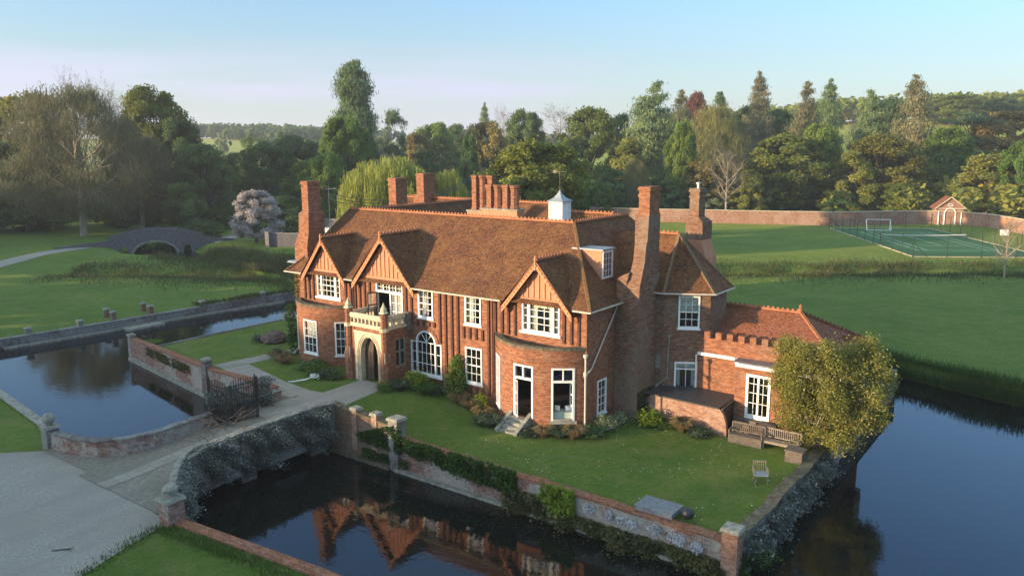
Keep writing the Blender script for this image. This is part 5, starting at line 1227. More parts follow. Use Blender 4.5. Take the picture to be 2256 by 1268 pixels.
def tree(kind, matk, x, y, ztop, w, label, name=None, cat='tree', group=None, z=None, idx=[0], sink=.2):
    idx[0] += 1; v = idx[0] % nvar[kind]
    if (kind, v) not in PROTO: PROTO[(kind, v)] = proto(kind, 11*v+ord(kind), LM[matk])
    cm, tm = PROTO[(kind, v)]; zg = ground_h(x, y) if z is None else z
    h = (ztop-zg)+sink; nm = name or {'B': 'broadleaf_tree', 'Y': 'evergreen_tree', 'S': 'small_tree', 'C': 'conifer_tree', 'P': 'pine_tree', 'N': 'bare_tree', 'F': 'feathery_tree', 'W': 'willow_tree', 'K': 'conifer_tree'}[kind]
    r_ = empty(nm, (x, y, zg-sink), label, cat, group); r_.rotation_euler.z = rnd.uniform(0, 6.28); r_.scale = (w, w, h)
    for me, nme in ((cm, 'crown'), (tm, 'trunk')):
        o = bpy.data.objects.new(nme, me); S.collection.objects.link(o); o.parent = r_
        if nme == 'crown': o.material_slots[0].link = 'OBJECT'; o.material_slots[0].material = LM[matk]
    return r_
TREES = [
('B', 'gold', -167.6, 34.3, 24.0, 21.4, 'golden-green tree at the left edge of the wood'),
('B', 'gold', -157.4, 41.8, 26.3, 17.7, 'tall golden-topped tree at the far left, second from the edge'),
('B', 'dim', -132.6, 28.5, 16.8, 15.8, 'dull green lower tree under the golden tops at far left'),
('F', 'grey', -118.4, 31.4, 24.4, 22.0, 'huge grey-green feathery weeping tree beside the drive, thick pale trunk'),
('N', 'twig', -160.3, 52.3, 29.0, 10.9, 'bare twiggy crown rising behind the weeping tree'),
('N', 'twig', -149.5, 54.0, 26.1, 9.1, 'bare twiggy crown right of the tallest bare top at left'),
('B', 'gold', -133.1, 53.4, 27.0, 13.6, 'tall yellow-green tree, highest on the right side of the left wood'),
('B', 'dim', -126.7, 55.6, 21.3, 11.6, 'rounded dull green tree on the right shoulder of the left wood'),
('F', 'grey', -122.0, 43.9, 16.8, 15.7, 'grey-green feathery tree behind the arch of the stone bridge'),
('B', 'dim', -116.3, 53.1, 15.9, 10.2, 'mid green tree above the right end of the stone bridge'),
('Y', 'dark', -110.0, 45.2, 8.9, 9.5, 'dark tree with a leaning trunk just behind the stone bridge'),
('B', 'spring', -123.3, 60.6, 12.2, 9.0, 'pale spring green tree between the left wood and the blossom tree'),
('B', 'dim', -137.2, 75.6, 14.1, 9.2, 'slender dull green tree behind the blossom tree'),
('B', 'dim', -127.7, 76.3, 16.0, 10.9, 'dense green tree above the blossom tree, centre left'),
('B', 'dim', -131.1, 86.4, 17.9, 12.5, 'large mid green tree left of the tallest conifer'),
('S', 'pale', -273.6, 164.5, 22.0, 7.5, 'small pale rounded tree on the far edge of the left valley'),
('S', 'spring', -237.9, 152.9, 20.1, 10.2, 'small light green tree in the far valley below the wooded ridge'),
('S', 'dim', -228.4, 159.9, 20.9, 8.5, 'small dark green tree in the far valley near the pale field'),
('Y', 'dark', -106.5, 54.1, 5.4, 7.4, 'dark yew behind the blossom tree'),
('Y', 'dark', -137.9, 32.2, 6.3, 12.4, 'dark yew under the left edge of the wood'),
('Y', 'dark', -139.0, 23.8, 9.0, 12.7, 'dark shrubby tree at the very left of the drive'),
('Y', 'dark', -127.9, 44.6, 5.1, 11.0, 'dark undergrowth tree between weeping tree and stone bridge'),
('Y', 'dark', -91.5, 52.5, 6.8, 9.9, 'dark green shrub tree left of the tall left chimney'),
('B', 'green', -99.3, 65.7, 12.9, 11.0, 'rich green tree right behind the left chimney'),
('B', 'green', -89.0, 60.6, 14.2, 7.1, 'rich green tree between left chimney and weeping willow'),
('N', 'twig', -125.1, 24.0, -1.3, 4.5, 'thin bare sapling on the verge of the drive at left'),
('K', 'con', -123.3, 98.5, 33.9, 9.9, 'tallest columnar conifer standing alone above the willow'),
('B', 'spring', -105.7, 79.9, 21.8, 11.7, 'bright green tree in front of the tallest conifer'),
('Y', 'dark', -124.0, 104.3, 17.1, 6.6, 'dark narrow tree right of the tallest conifer'),
('P', 'pine', -108.6, 96.7, 23.4, 4.7, 'wind-shaped pine with a bare gap in its crown'),
('S', 'pale', -136.2, 120.5, 18.8, 8.0, 'pale grey-green tree behind the wind-shaped pine'),
('W', 'willow', -50.1, 36.3, 14.3, 11.1, 'large golden weeping willow behind the roof'),
('W', 'willow', -44.4, 40.5, 12.7, 4.9, 'smaller golden weeping willow on the right of the large one'),
('B', 'brown', -147.2, 144.0, 18.9, 9.5, 'brownish small tree right of the wind-shaped pine'),
('B', 'spring', -148.2, 155.9, 22.4, 14.8, 'broad light green tree on the centre skyline'),
('B', 'dim', -156.2, 175.2, 22.0, 13.7, 'dull green tree on the centre skyline behind the yellow one'),
('Y', 'dim', -102.4, 101.2, 13.9, 11.2, 'low mixed green tree above the willow top'),
('Y', 'dark', -76.1, 82.8, 17.4, 5.9, 'narrow dark cypress right of the smaller willow'),
('C', 'con', -130.1, 156.5, 27.0, 4.6, 'small conifer tip on the centre skyline'),
('B', 'yellow', -104.3, 125.1, 21.3, 13.6, 'pale yellow-leaved tree left of the big round tree'),
('N', 'twig', -143.9, 184.3, 26.3, 9.2, 'bare tree on the skyline right of the small conifer tip'),
('B', 'dim', -111.3, 151.5, 25.0, 12.7, 'open dull green tree on the skyline above the round tree'),
('N', 'twig', -134.1, 204.1, 26.7, 17.4, 'bare reddish crown on the skyline left of the olive oak'),
('B', 'olivey', -44.3, 58.2, 15.8, 14.9, 'big round olive green tree close behind the cupola'),
('B', 'green', -47.4, 72.4, 12.8, 7.8, 'darker green shoulder tree right of the big round tree'),
('B', 'olive', -84.3, 139.8, 24.3, 16.9, 'large olive oak left of the dark conifers'),
('Y', 'dark', -84.7, 158.5, 23.7, 9.7, 'dark evergreen between the olive oak and the pyramid conifer'),
('Y', 'dolive', -66.8, 127.5, 16.7, 12.2, 'bushy dark olive yew below the pyramid conifer'),
('C', 'con', -66.8, 140.1, 29.5, 12.9, 'broad pyramid-shaped dark conifer, leftmost of the row'),
('C', 'con2', -72.4, 167.5, 28.5, 7.8, 'brownish columnar conifer left of the copper tree'),
('B', 'copper', -83.3, 203.6, 31.0, 11.6, 'copper-leaved dome tree on the skyline'),
('C', 'con', -70.1, 188.2, 29.0, 7.8, 'short conifer just right of the copper tree'),
('B', 'spring', -52.6, 125.3, 20.4, 6.7, 'slim bright green tree below the brownish conifer'),
('F', 'cedar', -52.8, 144.1, 23.4, 15.7, 'spreading brown-green cedar with a pale bare trunk'),
('C', 'con2', -59.3, 189.8, 34.2, 7.9, 'thin pale columnar conifer, tallest of the right row'),
('B', 'dim', -65.8, 197.6, 26.0, 11.9, 'soft green tree between copper tree and thin columnar conifer'),
('B', 'green', -59.8, 208.3, 25.4, 12.2, 'fresh green round tree right of the thin columnar conifer'),
('C', 'con2', -44.6, 184.2, 30.3, 7.9, 'grey-green conifer, left one of the close pair'),
('C', 'con', -37.8, 180.4, 30.7, 7.4, 'dark conifer, right one of the close pair'),
('N', 'twig', -41.5, 221.8, 23.7, 9.5, 'thin bare crown between the close pair and the dark cedar'),
('C', 'con', -27.2, 179.3, 27.9, 9.4, 'dark broad-based conifer left of the tallest right-hand conifer'),
('B', 'dim', -33.3, 227.8, 28.3, 12.2, 'grey-green tree behind the dark broad-based conifer'),
('C', 'con2', -17.5, 178.9, 30.5, 10.0, 'tall full conifer on the right, above the little pavilion side'),
('B', 'olivey', -36.7, 147.1, 17.4, 19.1, 'wide yellow-olive tree behind the garden wall'),
('B', 'spring', -33.5, 158.3, 20.1, 9.4, 'tall light green tree rising right of the yellow-olive one'),
('B', 'goldoak', -19.0, 156.4, 17.2, 19.8, 'broad golden oak behind the tennis court'),
('Y', 'dolive', -22.5, 147.5, 13.6, 11.5, 'dark olive yew in front of the golden oak'),
('B', 'spring', -10.2, 175.5, 19.2, 12.5, 'bright green tree behind the pavilion'),
('P', 'pine', -9.2, 201.4, 22.8, 11.6, 'dark flat-topped pine on the right'),
('B', 'brown', -1.1, 207.4, 23.4, 17.4, 'brown-leaved oak at the right edge skyline'),
('Y', 'dolive', 1.6, 160.1, 13.1, 17.8, 'massive dark olive yew right of the pavilion'),
('B', 'green', 7.1, 156.7, 15.5, 9.0, 'bright green tree at the right frame edge'),
('B', 'olive', -33.4, 341.3, 34.5, 22.4, 'distant olive tree on the right hill'),
('B', 'dim', -19.9, 363.9, 33.5, 17.3, 'distant grey-green tree on the right hill'),
('B', 'olive', -10.8, 376.9, 33.0, 17.5, 'distant tree at the right end of the hill'),
('B', 'dim', -40.5, 348.8, 32.5, 13.4, 'distant small tree left on the right hill'),
('F', 'cedar', -60.4, 119.6, 11.7, 6.3, 'slim birch with thin pale stem behind the garden wall'),
('Y', 'dark', -63.6, 114.7, 10.1, 10.4, 'dark shrub tree behind the left end of the garden wall'),
('Y', 'dark', -52.6, 120.3, 7.8, 8.4, 'dark magnolia-like tree behind the tall chimney'),
('B', 'brown', -49.2, 127.8, 12.3, 11.5, 'brown-green tree behind the second tall chimney'),
('N', 'white', -41.8, 124.4, 13.6, 8.3, 'pale bare tree with level branches behind the garden wall'),
('Y', 'dolive', -38.8, 130.4, 9.8, 8.4, 'low dark olive tree left of the yellow-olive one'),
('Y', 'dark', -24.0, 142.6, 5.3, 8.5, 'dark bush behind the garden wall under the golden oak'),
('B', 'olive', -13.9, 148.7, 7.1, 9.4, 'low olive tree left of the pavilion'),
('B', 'green', -62.1, 105.7, 7.7, 8.1, 'low green tree beyond the crested ridge'),
('S', 'pale', -46.4, 124.8, 5.5, 7.5, 'pale green low shrub behind the wall between the chimneys'),
]
for k, c, x, y, zt, w_, lab in TREES:
    tree(k, c, x, y, zt, w_*(1.22 if k in 'BSY' else 1.12), lab)
# trees beyond the left of the frame, whose evening shade falls over the lawns
# (they stand where the park continues behind the camera's left shoulder)
for i, (x, y, h, w_) in enumerate(SHADE):
    tree('B', 'dim', x, y, h, w_, 'parkland tree beyond the drive, outside the picture', group='parkland trees beyond the drive')
for x, y, h, w_, lab in ((-101.5,37.5,3.2,6,'dark shrub seen through the arch of the stone bridge'),(-106,34,3.6,6.5,'dark shrub behind the left end of the stone bridge'),(-99,43,3.6,6,'dark shrub behind the right end of the stone bridge')): tree('Y', 'dark', x, y, h-1.2, w_, lab, name='added_dark_shrub', cat='shrub')  # shrubs added so the arch opening looks dark, standing in for shade beyond
_q = random.Random(31)
for i in range(22): tree(_q.choice('BBYC'), _q.choice(['dim','olive','spring','dark','olivey']), 30+i*8+_q.uniform(-4,4), 150+_q.uniform(-14,40)-i*2.2, _q.uniform(15,24), _q.uniform(13,19), 'woodland tree beyond the right edge of the picture', group='woodland trees beyond the right edge')
# blossom tree
t_ = tree('B', 'blossom', -85.5, 42.0, 8.3, 9.2, 'whitish blossom tree on the bank right of the stone bridge', name='blossom_tree')
# ------------------------------------------------------------------ plants
def patch(name, fr, u0, u1, z0, z1, n, th, mat, size, label, cat, rng, shape=None, origin=None, dens=None, full=False):
    U = rng.uniform(u0, u1, n); Z = rng.uniform(z0, z1, n); a = (U-u0)/(u1-u0); b = (Z-z0)/(z1-z0)
    nz_ = (np.sin(U*2.1+.5)+np.sin(U*4.7+Z*3+1)+np.sin(Z*5.3+U*1.3))/3
    lim = .5+.5*np.sin(np.pi*np.clip(a, 0, 1))**.4*1.1
    keep = (nz_ > -.45+.5*np.abs(b-.5)) | (rng.random(n) < .15)
    if full: keep = rng.random(n) < .62+.38*nz_
    if shape is not None: keep &= shape(a, b)
    U, Z, nz_ = U[keep], Z[keep], nz_[keep]; D = np.abs(rng.normal(size=len(U)))*th*.5*(1+nz_)+.02
    P = np.array([fr(u, z, d) for u, z, d in zip(U, Z, D)]); o0 = np.array(origin or fr((u0+u1)/2, z0, 0))
    me = leafmesh(name, P-o0, size, size*.8, .5+nz_*.45+rng.normal(size=len(U))*.15, rng, mat, .1)
    o = bpy.data.objects.new(name, me); S.collection.objects.link(o); o.location = o0; return tag(o, label, cat)
rg = np.random.default_rng(3)
MF = lambda u, z, d: (u, -7.25-d, z)
patch('ivy', MF, -6.9, .8, -.65, .50, 9000, .32, LM['ivy'], .06, 'dense green ivy hanging over the moat wall right of the capped pier', 'ivy', rg, lambda a, b: b > .75-.75*(a+.1)**.5*1.0)
patch('ivy', MF, -9.6, -6.4, -.5, 1.2, 4200, .2, LM['ivy'], .055, 'ivy climbing the grey capped pier beside the bridge', 'ivy', rg, lambda a, b: (b < .35+.65*a) & (b > .15-.1*a))
patch('climbing_shrub', MF, 2.1, 3.9, -.75, .35, 2600, .35, LM['lime'], .055, 'bright yellow-green shrub spilling down the moat wall', 'shrub', rg, None)
for i, (u, w_, z) in enumerate(((4.6,.8,-.25),(5.6,.45,-.3),(6.4,1.3,-.35),(7.7,.8,-.3),(8.65,1.1,-.4),(9.5,.7,-.5))):
    patch('flower_cushion', MF, u-w_*.38, u+w_*.38, z-.2, z+.2, 700, .16, LM['alyssum'], .03, 'white flower cushion on the moat wall, '+('first','second','third','fourth','fifth','last')[i]+' right of the yellow-green shrub', 'flowers', rg, lambda a, b: (a-.5)**2+(b-.5)**2 < .25, full=True).__setitem__('group', 'white flower cushions on the moat wall')
patch('wall_weeds', MF, .2, 3.2, -1.35, -.35, 3600, .4, LM['rough'], .05, 'dull weedy growth at the water line below the yellow-green shrub', 'weeds', rg)
patch('wall_weeds', MF, 3.2, 10.8, -1.5, -.75, 12000, .5, LM['rough'], .05, 'long belt of weedy growth at the foot of the moat wall towards the corner', 'weeds', rg)
patch('wall_weeds', MF, -9.2, -6.0, -1.1, -.65, 900, .25, LM['ivy'], .05, 'small tuft of green low on the moat wall under the capped pier', 'weeds', rg)
RF = lambda u, z, d: (11.12+d, u, z)
patch('wall_plants', RF, -6.9, 5.2, -1.35, .0, 15000, .42, LM['aubr'], .045, 'grey and white flowering plants covering the right moat wall', 'wall plants', rg)
patch('wall_plants', RF, -7.2, -5.6, -1.5, -.5, 1800, .6, LM['ivy'], .05, 'dark bushy clump at the foot of the corner pier', 'wall plants', rg)
BF = lambda u, z, d: (-11.85+d+ (max(0, -15.2-u))**1.35*.72, u, z)
patch('bridge_creeper', BF, -18.3, -7.4, -.95, 1.3, 100000, .62, LM['aubr'], .038, 'grey leafy creeper with tiny white flowers smothering the right side of the bridge', 'creeper', rg, lambda a, b: (-.95+2.25*b) > np.maximum(np.where(np.abs(-18.3+10.9*a+14.6) < 1.75, -2.15+1.75*np.sqrt(np.clip(1-((-18.3+10.9*a+14.6)/1.75)**2, 0, 1)), -1.3), np.where(np.abs(-18.3+10.9*a+10.3) < 1.8, -2.2+2.0*np.sqrt(np.clip(1-((-18.3+10.9*a+10.3)/1.8)**2, 0, 1)), -1.3))-.12+.12*np.sin(a*47), full=True)
patch('bridge_creeper', BF, -18.4, -16.6, -1.5, .6, 4500, .5, LM['aubr'], .05, 'trailing creeper at the near end of the bridge down to the water', 'creeper', rg)
BL = lambda u, z, d: (-15.8+.30+d, u, z)
patch('rambling_rose', BL, -12.4, -8.4, .6, 2.5, 9000, .55, LM['aubr'], .04, 'dark climbing plant with white flowers on the bridge gates', 'climber', rg)
LF = lambda u, z, d: (u, -7.28-(-16.6-u)*.154*(-1)-d, z)
patch('wall_weeds', lambda u, z, d: (u, -7.25+(-16.6-u)*.154-d, z), -35.5, -28, -.35, .3, 1500, .12, LM['rough'], .05, 'green weeds on the face of the pale left moat wall', 'weeds', rg)
# bare woody climber stems over the bridge
g = MB(); R2 = random.Random(5)
for i in range(70):
    p = Vector((-12.9+R2.uniform(-1.8,1.2), -12.9+R2.uniform(-1.6,1.8), 1.25+R2.uniform(-.25,.3))); d = Vector((R2.uniform(-1,1),R2.uniform(-1,1),R2.uniform(-.1,.5))); pts = [p]
    for k in range(6): d = (d+Vector((R2.uniform(-.7,.7),R2.uniform(-.7,.7),R2.uniform(-.4,.3)))).normalized(); p = p+d*.24; pts.append(p.copy())
    g.tube(pts, [.016,.015,.013,.011,.008,.006,.004], 5)
tag(g.build('climber_stems', plain('grey_woody_stem', (.16,.13,.10), .95, .1, .4, 6), origin=(-13.2,-12.6,1.2)), 'tangle of bare woody climber stems over the bridge at the gates', 'climber')
# shrubs and border plants: prototypes then copies
def bush(rng, n, kind):
    C = []; u = []
    if kind == 'tuft':
        k = n; a = rng.uniform(0,6.283,k); L = rng.uniform(.5,1,k); r0 = rng.random(k)*.12; b = np.stack([np.cos(a)*r0, np.sin(a)*r0, np.zeros(k)],1); m = b+np.stack([np.cos(a)*L*.28, np.sin(a)*L*.28, L*.8],1); e = m+np.stack([np.cos(a)*L*.3, np.sin(a)*L*.3, -L*.15],1)
        P0 = np.concatenate([b, m]); P1 = np.concatenate([m, e]); return P0, P1
    for i in range(14):
        a = rng.uniform(0,6.283); r = .33*math.sqrt(rng.random()); z = .25+.5*rng.random()*(1-r); c = np.array([r*math.cos(a), r*math.sin(a), z]); q = rng.normal(size=(n//14,3))*.13; C.append(c+q); u.append(np.full(n//14, rng.random()))
    C = np.concatenate(C); C[:,2] = np.abs(C[:,2]); return C, np.concatenate(u)
BP = {}
def plant(kind, mat, x, y, s, h, label, name, cat='plant', group=None):
    key = (kind, rnd.randrange(3))
    if key not in BP:
        r_ = np.random.default_rng(hash(key[1])+len(kind)*7)
        if kind == 'tuft': P0, P1 = bush(r_, 420, 'tuft'); BP[key] = strips('leaves', P0, P1, .012, r_.random(len(P0)), r_.random(len(P0)), LM[mat], r_)
        else: C, u = bush(r_, 1500, kind); BP[key] = leafmesh('leaves', C, .045, .03, u, r_, LM[mat], .4)
    z = ground_h(x, y); o = bpy.data.objects.new(name, BP[key]); S.collection.objects.link(o); o.location = (x, y, z-.03); o.scale = (s, s, h); o.rotation_euler.z = rnd.uniform(0, 6.28)
    o.material_slots[0].link = 'OBJECT'; o.material_slots[0].material = LM[mat]; tag(o, label, cat, group); return o
B = 'border plants along the house'
for a in [
 ('tuft','tan',-23.0,-1.9,1.3,.9,'tan grass clump at the left foot of the left bay','grass_clump'),
 ('tuft','tan',-21.9,-2.3,1.2,.8,'tan grass clump under the left window of the left bay','grass_clump'),
 ('bush','bluegr',-24.2,-1.2,1.2,.7,'white-flowered plant at the left corner of the left bay','flowering_plant'),
 ('bush','dark',-19.6,-2.2,1.9,.7,'dark green low shrub under the right window of the left bay','shrub'),
 ('bush','green',-18.1,-2.6,1.7,.8,'green shrub between left bay and porch','shrub'),
 ('bush','bluegr',-17.0,-3.0,1.6,.7,'shrub with white flowers left of the porch pilaster','flowering_plant'),
 ('bush','dark',-16.4,-2.9,1.1,.6,'dark shrub touching the left porch pilaster','shrub'),
 ('bush','brown',-12.3,-2.7,1.0,.7,'reddish brown shrub at the right porch pilaster','shrub'),
 ('bush','green',-11.9,-2.9,.9,.6,'small bright green ball shrub right of the path','shrub'),
 ('tuft','bluegr',-11.4,-2.2,1.3,.9,'spiky blue-green plant right of the porch','flowering_plant'),
 ('bush','lime',-10.9,-1.2,1.5,1.3,'lime green spurge below the arched window','shrub'),
 ('tuft','green',-10.0,-1.6,1.3,.9,'green grassy clump right of the lime spurge','grass_clump'),
 ('bush','bluegr',-9.6,-1.0,1.1,.7,'white flowered clump under the right side of the arched window','flowering_plant'),
 ('tuft','tan',-7.9,-1.0,1.2,.9,'tan grass clump under the tall low window, left','grass_clump'),
 ('tuft','tan',-7.0,-1.1,1.2,.9,'tan grass clump under the tall low window, right','grass_clump'),
 ('bush','lime',-6.4,-.8,1.0,1.2,'lime plant at the left root of the right bay','shrub'),
 ('tuft','tan',-5.7,-1.6,1.2,.9,'tan grass clump at the left side of the right bay','grass_clump'),
 ('bush','bluegr',-5.0,-2.1,1.5,.7,'white-dotted blue-green clump left of the stone steps','flowering_plant'),
 ('tuft','bluegr',-4.5,-2.3,1.3,.8,'spiky green plant beside the left cheek of the steps','flowering_plant'),
 ('bush','bluegr',-1.9,-2.1,1.5,.45,'low white-flowered mat right of the stone steps','flowering_plant'),
 ('tuft','tan',-1.3,-2.0,1.0,.8,'tan grass clump under the open bay window, left','grass_clump'),
 ('tuft','bluegr',-.6,-1.6,1.3,.8,'green strap-leaved plant under the open bay window','flowering_plant'),
 ('tuft','tan',.1,-1.3,1.2,.9,'tan grass clump at the foot of the corner downpipe','grass_clump'),
 ('bush','dark',.8,-.4,1.5,.7,'dark green shrub at the right corner of the house','shrub'),
 ('bush','pale',.75,1.0,1.5,.9,'grey variegated shrub under the narrow side window','shrub'),
 ('bush','pale',.8,2.1,1.2,.8,'grey variegated shrub at the foot of the great chimney','shrub'),
 ('bush','lime',2.2,2.7,1.7,1.1,'lime green spurge between great chimney and store wall','shrub'),
 ('bush','dark',3.1,3.1,1.1,.5,'low dark plant right of the lime spurge','shrub'),
 ('tuft','tan',4.2,2.9,1.2,1.0,'tan grass clump in front of the store wall','grass_clump'),
 ('bush','rough',3.7,3.1,1.0,.8,'green and brown clump in front of the store wall','shrub'),
 ('bush','bluegr',5.1,2.9,1.5,.55,'white-flowered blue-green mat near the right end of the store wall','flowering_plant'),
 ('bush','bluegr',-29.2,1.0,1.2,.7,'white daffodil clump left of the boulder','flowering_plant'),
 ('bush','green',-26.9,2.6,1.3,.7,'green clump right of the boulder','shrub'),
 ('tuft','lime',-37.0,-3.0,1.3,.4,'yellow-green tuft at the far end of the left lawn','grass_clump'),
]:
    k, m_, x, y, s, h, lab, nm = a; plant(k, m_, x, y, s, h, lab, nm, {'grass_clump': 'ornamental grass', 'shrub': 'shrub', 'flowering_plant': 'flowers'}[nm], B if x > -25 else None)
# climbers on the house
patch('climbing_shrub', lambda u, z, d: (u, -.05-d, z), -9.4, -7.9, .3, 2.9, 3200, .55, LM['green'], .055, 'tall green climbing shrub between the arched window and the low sash', 'shrub', rg, lambda a, b: np.abs(a-.5) < .5*np.sqrt(np.clip(1.05-b, 0, 1)))
patch('climbing_shrub', lambda u, z, d: (-23.4-d, -u, z), -1.6, .6, .2, 4.2, 3000, .35, LM['ivy'], .06, 'creeper on the left corner of the house', 'shrub', rg)
patch('climbing_shrub', lambda u, z, d: (u, -.02-d, z), -23.38, -22.9, 3.9, 6.4, 260, .1, LM['ivy'], .05, 'thin creeper strand above the left bay', 'shrub', rg)
patch('climbing_shrub', lambda u, z, d: (1.5+d, u, z), 2.9, 4.3, .2, 1.7, 900, .2, LM['rough'], .05, 'straggly green creeper on the side of the great chimney', 'shrub', rg)
patch('cornice_weeds', FF, -20.9+20.9-5.2, -.9, 3.95, 4.1, 10, .05, LM['rough'], .03, 'x', 'x', rg) if False else None
# the big evergreen shrub trained on the low wing
def bigshrub():
    r_ = empty('evergreen_tree', (9.9, 5.2, 0), 'large golden-leaved evergreen tree against the low wing, leaning over the moat', 'tree'); rng = np.random.default_rng(21); C = []; u = []; R = random.Random(4)
    lob = [(9.6,4.5,1.6,1.0),(9.1,4.5,3.0,.8),(9.6,4.5,3.4,1.0),(10.5,4.7,2.6,1.1),(11.5,5.0,2.2,1.2),(12.6,5.4,2.0,1.0),(13.2,5.8,1.6,.7),(11.2,4.6,3.9,.8),(12.3,5.8,3.4,.95),(13.0,6.6,4.2,.75),(9.1,4.5,4.3,.6),(9.8,4.4,4.6,.75),(11.6,6.0,4.6,.75),(12.5,6.8,4.9,.6),(10.2,3.9,.9,.95),(11.6,4.3,.9,.9),(12.4,4.9,.8,.8),(8.9,4.7,5.0,.4),(12.9,7.6,3.0,.9),(10.9,4.6,5.1,.35),(13.4,5.3,2.9,.6),(8.75,4.7,3.4,.4),(9.4,4.2,2.3,.9),(11.3,4.2,3.0,.9)]
    for (x, y, z, s) in lob:
        for j in range(int(7+15*s)):
            q = np.array([R.gauss(0,1),R.gauss(0,1),R.gauss(0,1)]); q /= np.linalg.norm(q); c = np.array([x,y,z])+q*s*R.uniform(.45,1.05); k = 125; sp = rng.normal(size=(k,3))*np.array([.23,.23,.19]); C.append(c+sp); u.append(np.full(k, R.random())+rng.normal(size=k)*.12)
    C = np.concatenate(C); u = np.concatenate(u); C[:,0] = np.where(C[:,0] > 10.5, 10.5+(C[:,0]-10.5)*.87, C[:,0]); keep = C[:,1] > 3.3; C = C[keep]; u = u[keep]; vv = rng.random(len(C))*.93+ (rng.random(len(C)) < .02)*.5
    me = leafmesh('crown', C-np.array([9.9,5.2,0]), .046, .026, u, rng, LM['magn'], .3, extra=np.clip(vv,0,1)); o = bpy.data.objects.new('crown', me); S.collection.objects.link(o); o.parent = r_
    g = MB()
    for (x, y, z, s) in lob: 
        b0 = Vector((10.3,4.75,0)); m1 = Vector(((x+10.3)/2+R.uniform(-.2,.2),(y+4.75)/2,z*.45)); g.tube([b0+Vector((R.uniform(-.15,.15),0,0)),m1,(x,y,z)],[.06,.04,.015],6)
    g.build('trunk', BARKP, r_)
bigshrub()
# rough grass along ditches and banks
def tufts(name, line, wid, n, mat, hh, label, rng, zoff=0, w_=.03):
    L = [math.dist(line[i], line[i+1]) for i in range(len(line)-1)]; tot = sum(L); P = []
    for i in range(len(L)):
        k = int(n*L[i]/tot); t = rng.random(k); a, b = np.array(line[i]), np.array(line[i+1]); d = (b-a)/L[i]; nn = np.array([-d[1], d[0]]); off = rng.normal(size=k)*wid/2.4
        q = a+(b-a)*t[:,None]+nn*off[:,None]; P.append(q)
    P = np.concatenate(P); cl = (np.sin(P[:,0]*.9)+np.sin(P[:,1]*1.1+P[:,0]*.3)+np.sin(P[:,0]*.31+2))/3; keep = rng.random(len(P)) < .65+.35*cl; P = P[keep]; cl = cl[keep]
    Z = np.array([ground_h(x, y) for x, y in P])+zoff; b = np.column_stack([P, Z]); h = hh*rng.uniform(.5,1.2,len(P))*(1+.4*cl); e = b+np.column_stack([rng.normal(size=len(P))*h*.35, rng.normal(size=len(P))*h*.35, h])
    o0 = b.mean(0); me = strips(name, b-o0, e-o0, w_, .5+cl*.5+rng.normal(size=len(P))*.15, rng.random(len(P)), LM[mat], rng); o = bpy.data.objects.new(name, me); S.collection.objects.link(o); o.location = o0; return tag(o, label, 'grass', kind='stuff')
rg = np.random.default_rng(9)
tufts('rough_grass', DITCHR, 8.5, 90000, 'rough', .55, 'rough tussocky grass along the ditch across the right field', rg, -.1, .035)
tufts('rough_grass', DITCH[:4], 6.5, 45000, 'rough', .7, 'reeds and rough grass along the stream below the stone bridge', rg, 0, .03)
tufts('bank_grass', [(x, y-.35) for x, y in OUT[9:16]], .5, 26000, 'lush', .8, 'grass hanging down the right moat bank to the water', rg, -1.2, .02)
tufts('bank_grass', OUT[9:16], 1.1, 26000, 'lush', .45, 'lush grass overhanging the right bank of the moat', rg, -.1, .02)
tufts('bank_grass', [(-48.6,25),(-49.2,19),(-50.4,9)], 1.0, 4000, 'rough', .4, 'grass and weeds on top of the left bank wall', rg, .1, .03)
tufts('bank_grass', [(-6.9,-23),(-7.8,-20.6),(-8.3,-19.4),(0,-18.6),(14,-18)], .5, 5000, 'lush', .18, 'longer grass along the low bank wall at the bottom', rg, 0, .015)

# ------------------------------------------------------------------ garden wall, pavilion, tennis court
root = empty('garden_wall', (-20, 119, 0), 'long pinkish brick wall enclosing the far garden, with stone coping', 'wall')
GW = [(-75,101),(-48.2,108.7),(-19.5,119.5),(-5.7,132.3),(-.0,134.5)]
def gwall(pts, zt, nm='wall', parent=root):
    g = MB(); 
    for i in range(len(pts)-1):
        a, b = Vector(pts[i]), Vector(pts[i+1]); n = max(1, int((b-a).length/6)); 
        for k in range(n):
            p, q = a+(b-a)*k/n, a+(b-a)*(k+1)/n; z = zt+.02*math.sin(k*1.9)
            ribbon(g, [tuple(p), tuple(q)], .4, z, -1.2, 0, .1, 1)
    return g.build(nm, [BRICK_GARDEN, STONE], parent)
gwall(GW, 2.45)
gwall([(0,134.5),(4.5,131.5),(11,121.8),(24,108)], 2.35)
g = MB(); L = frame((4.5,131.5),(6.5,-9.7)); g.bx(L,4.2,4.3,0,2.2,0,.06); g.bx(L,5.4,5.5,0,2.2,0,.06); g.bx(L,4.3,5.4,2.1,2.2,0,.055); g.bx(L,4.3,5.4,0,2.1,0,.03); g.build('wall_door', BARGE, root)
P0 = Vector((-3.9,133.0)); P1 = Vector((-.35,134.5)); Lp = frame(P0, P1-P0); pw = (P1-P0).length
pv = empty('garden_pavilion', (-2.2,134.5,0), 'small brick pavilion with tiled roof, pediment and white columned arch in the garden wall', 'pavilion')
g = MB(); wallgrid(g, Lp, -.35, pw+.35, -.5, 3.1, [(.1,.8,0,2.3),(1.15,2.7,0,2.5),(3.05,3.75,0,2.3)], rev=.35)
wallgrid(g, frame(Lp(-.35,0,-3.6)[:2], (Vector(Lp(-.35,0,0)[:2])-Vector(Lp(-.35,0,-3.6)[:2]))), 0, 3.6, -.5, 3.1, [])
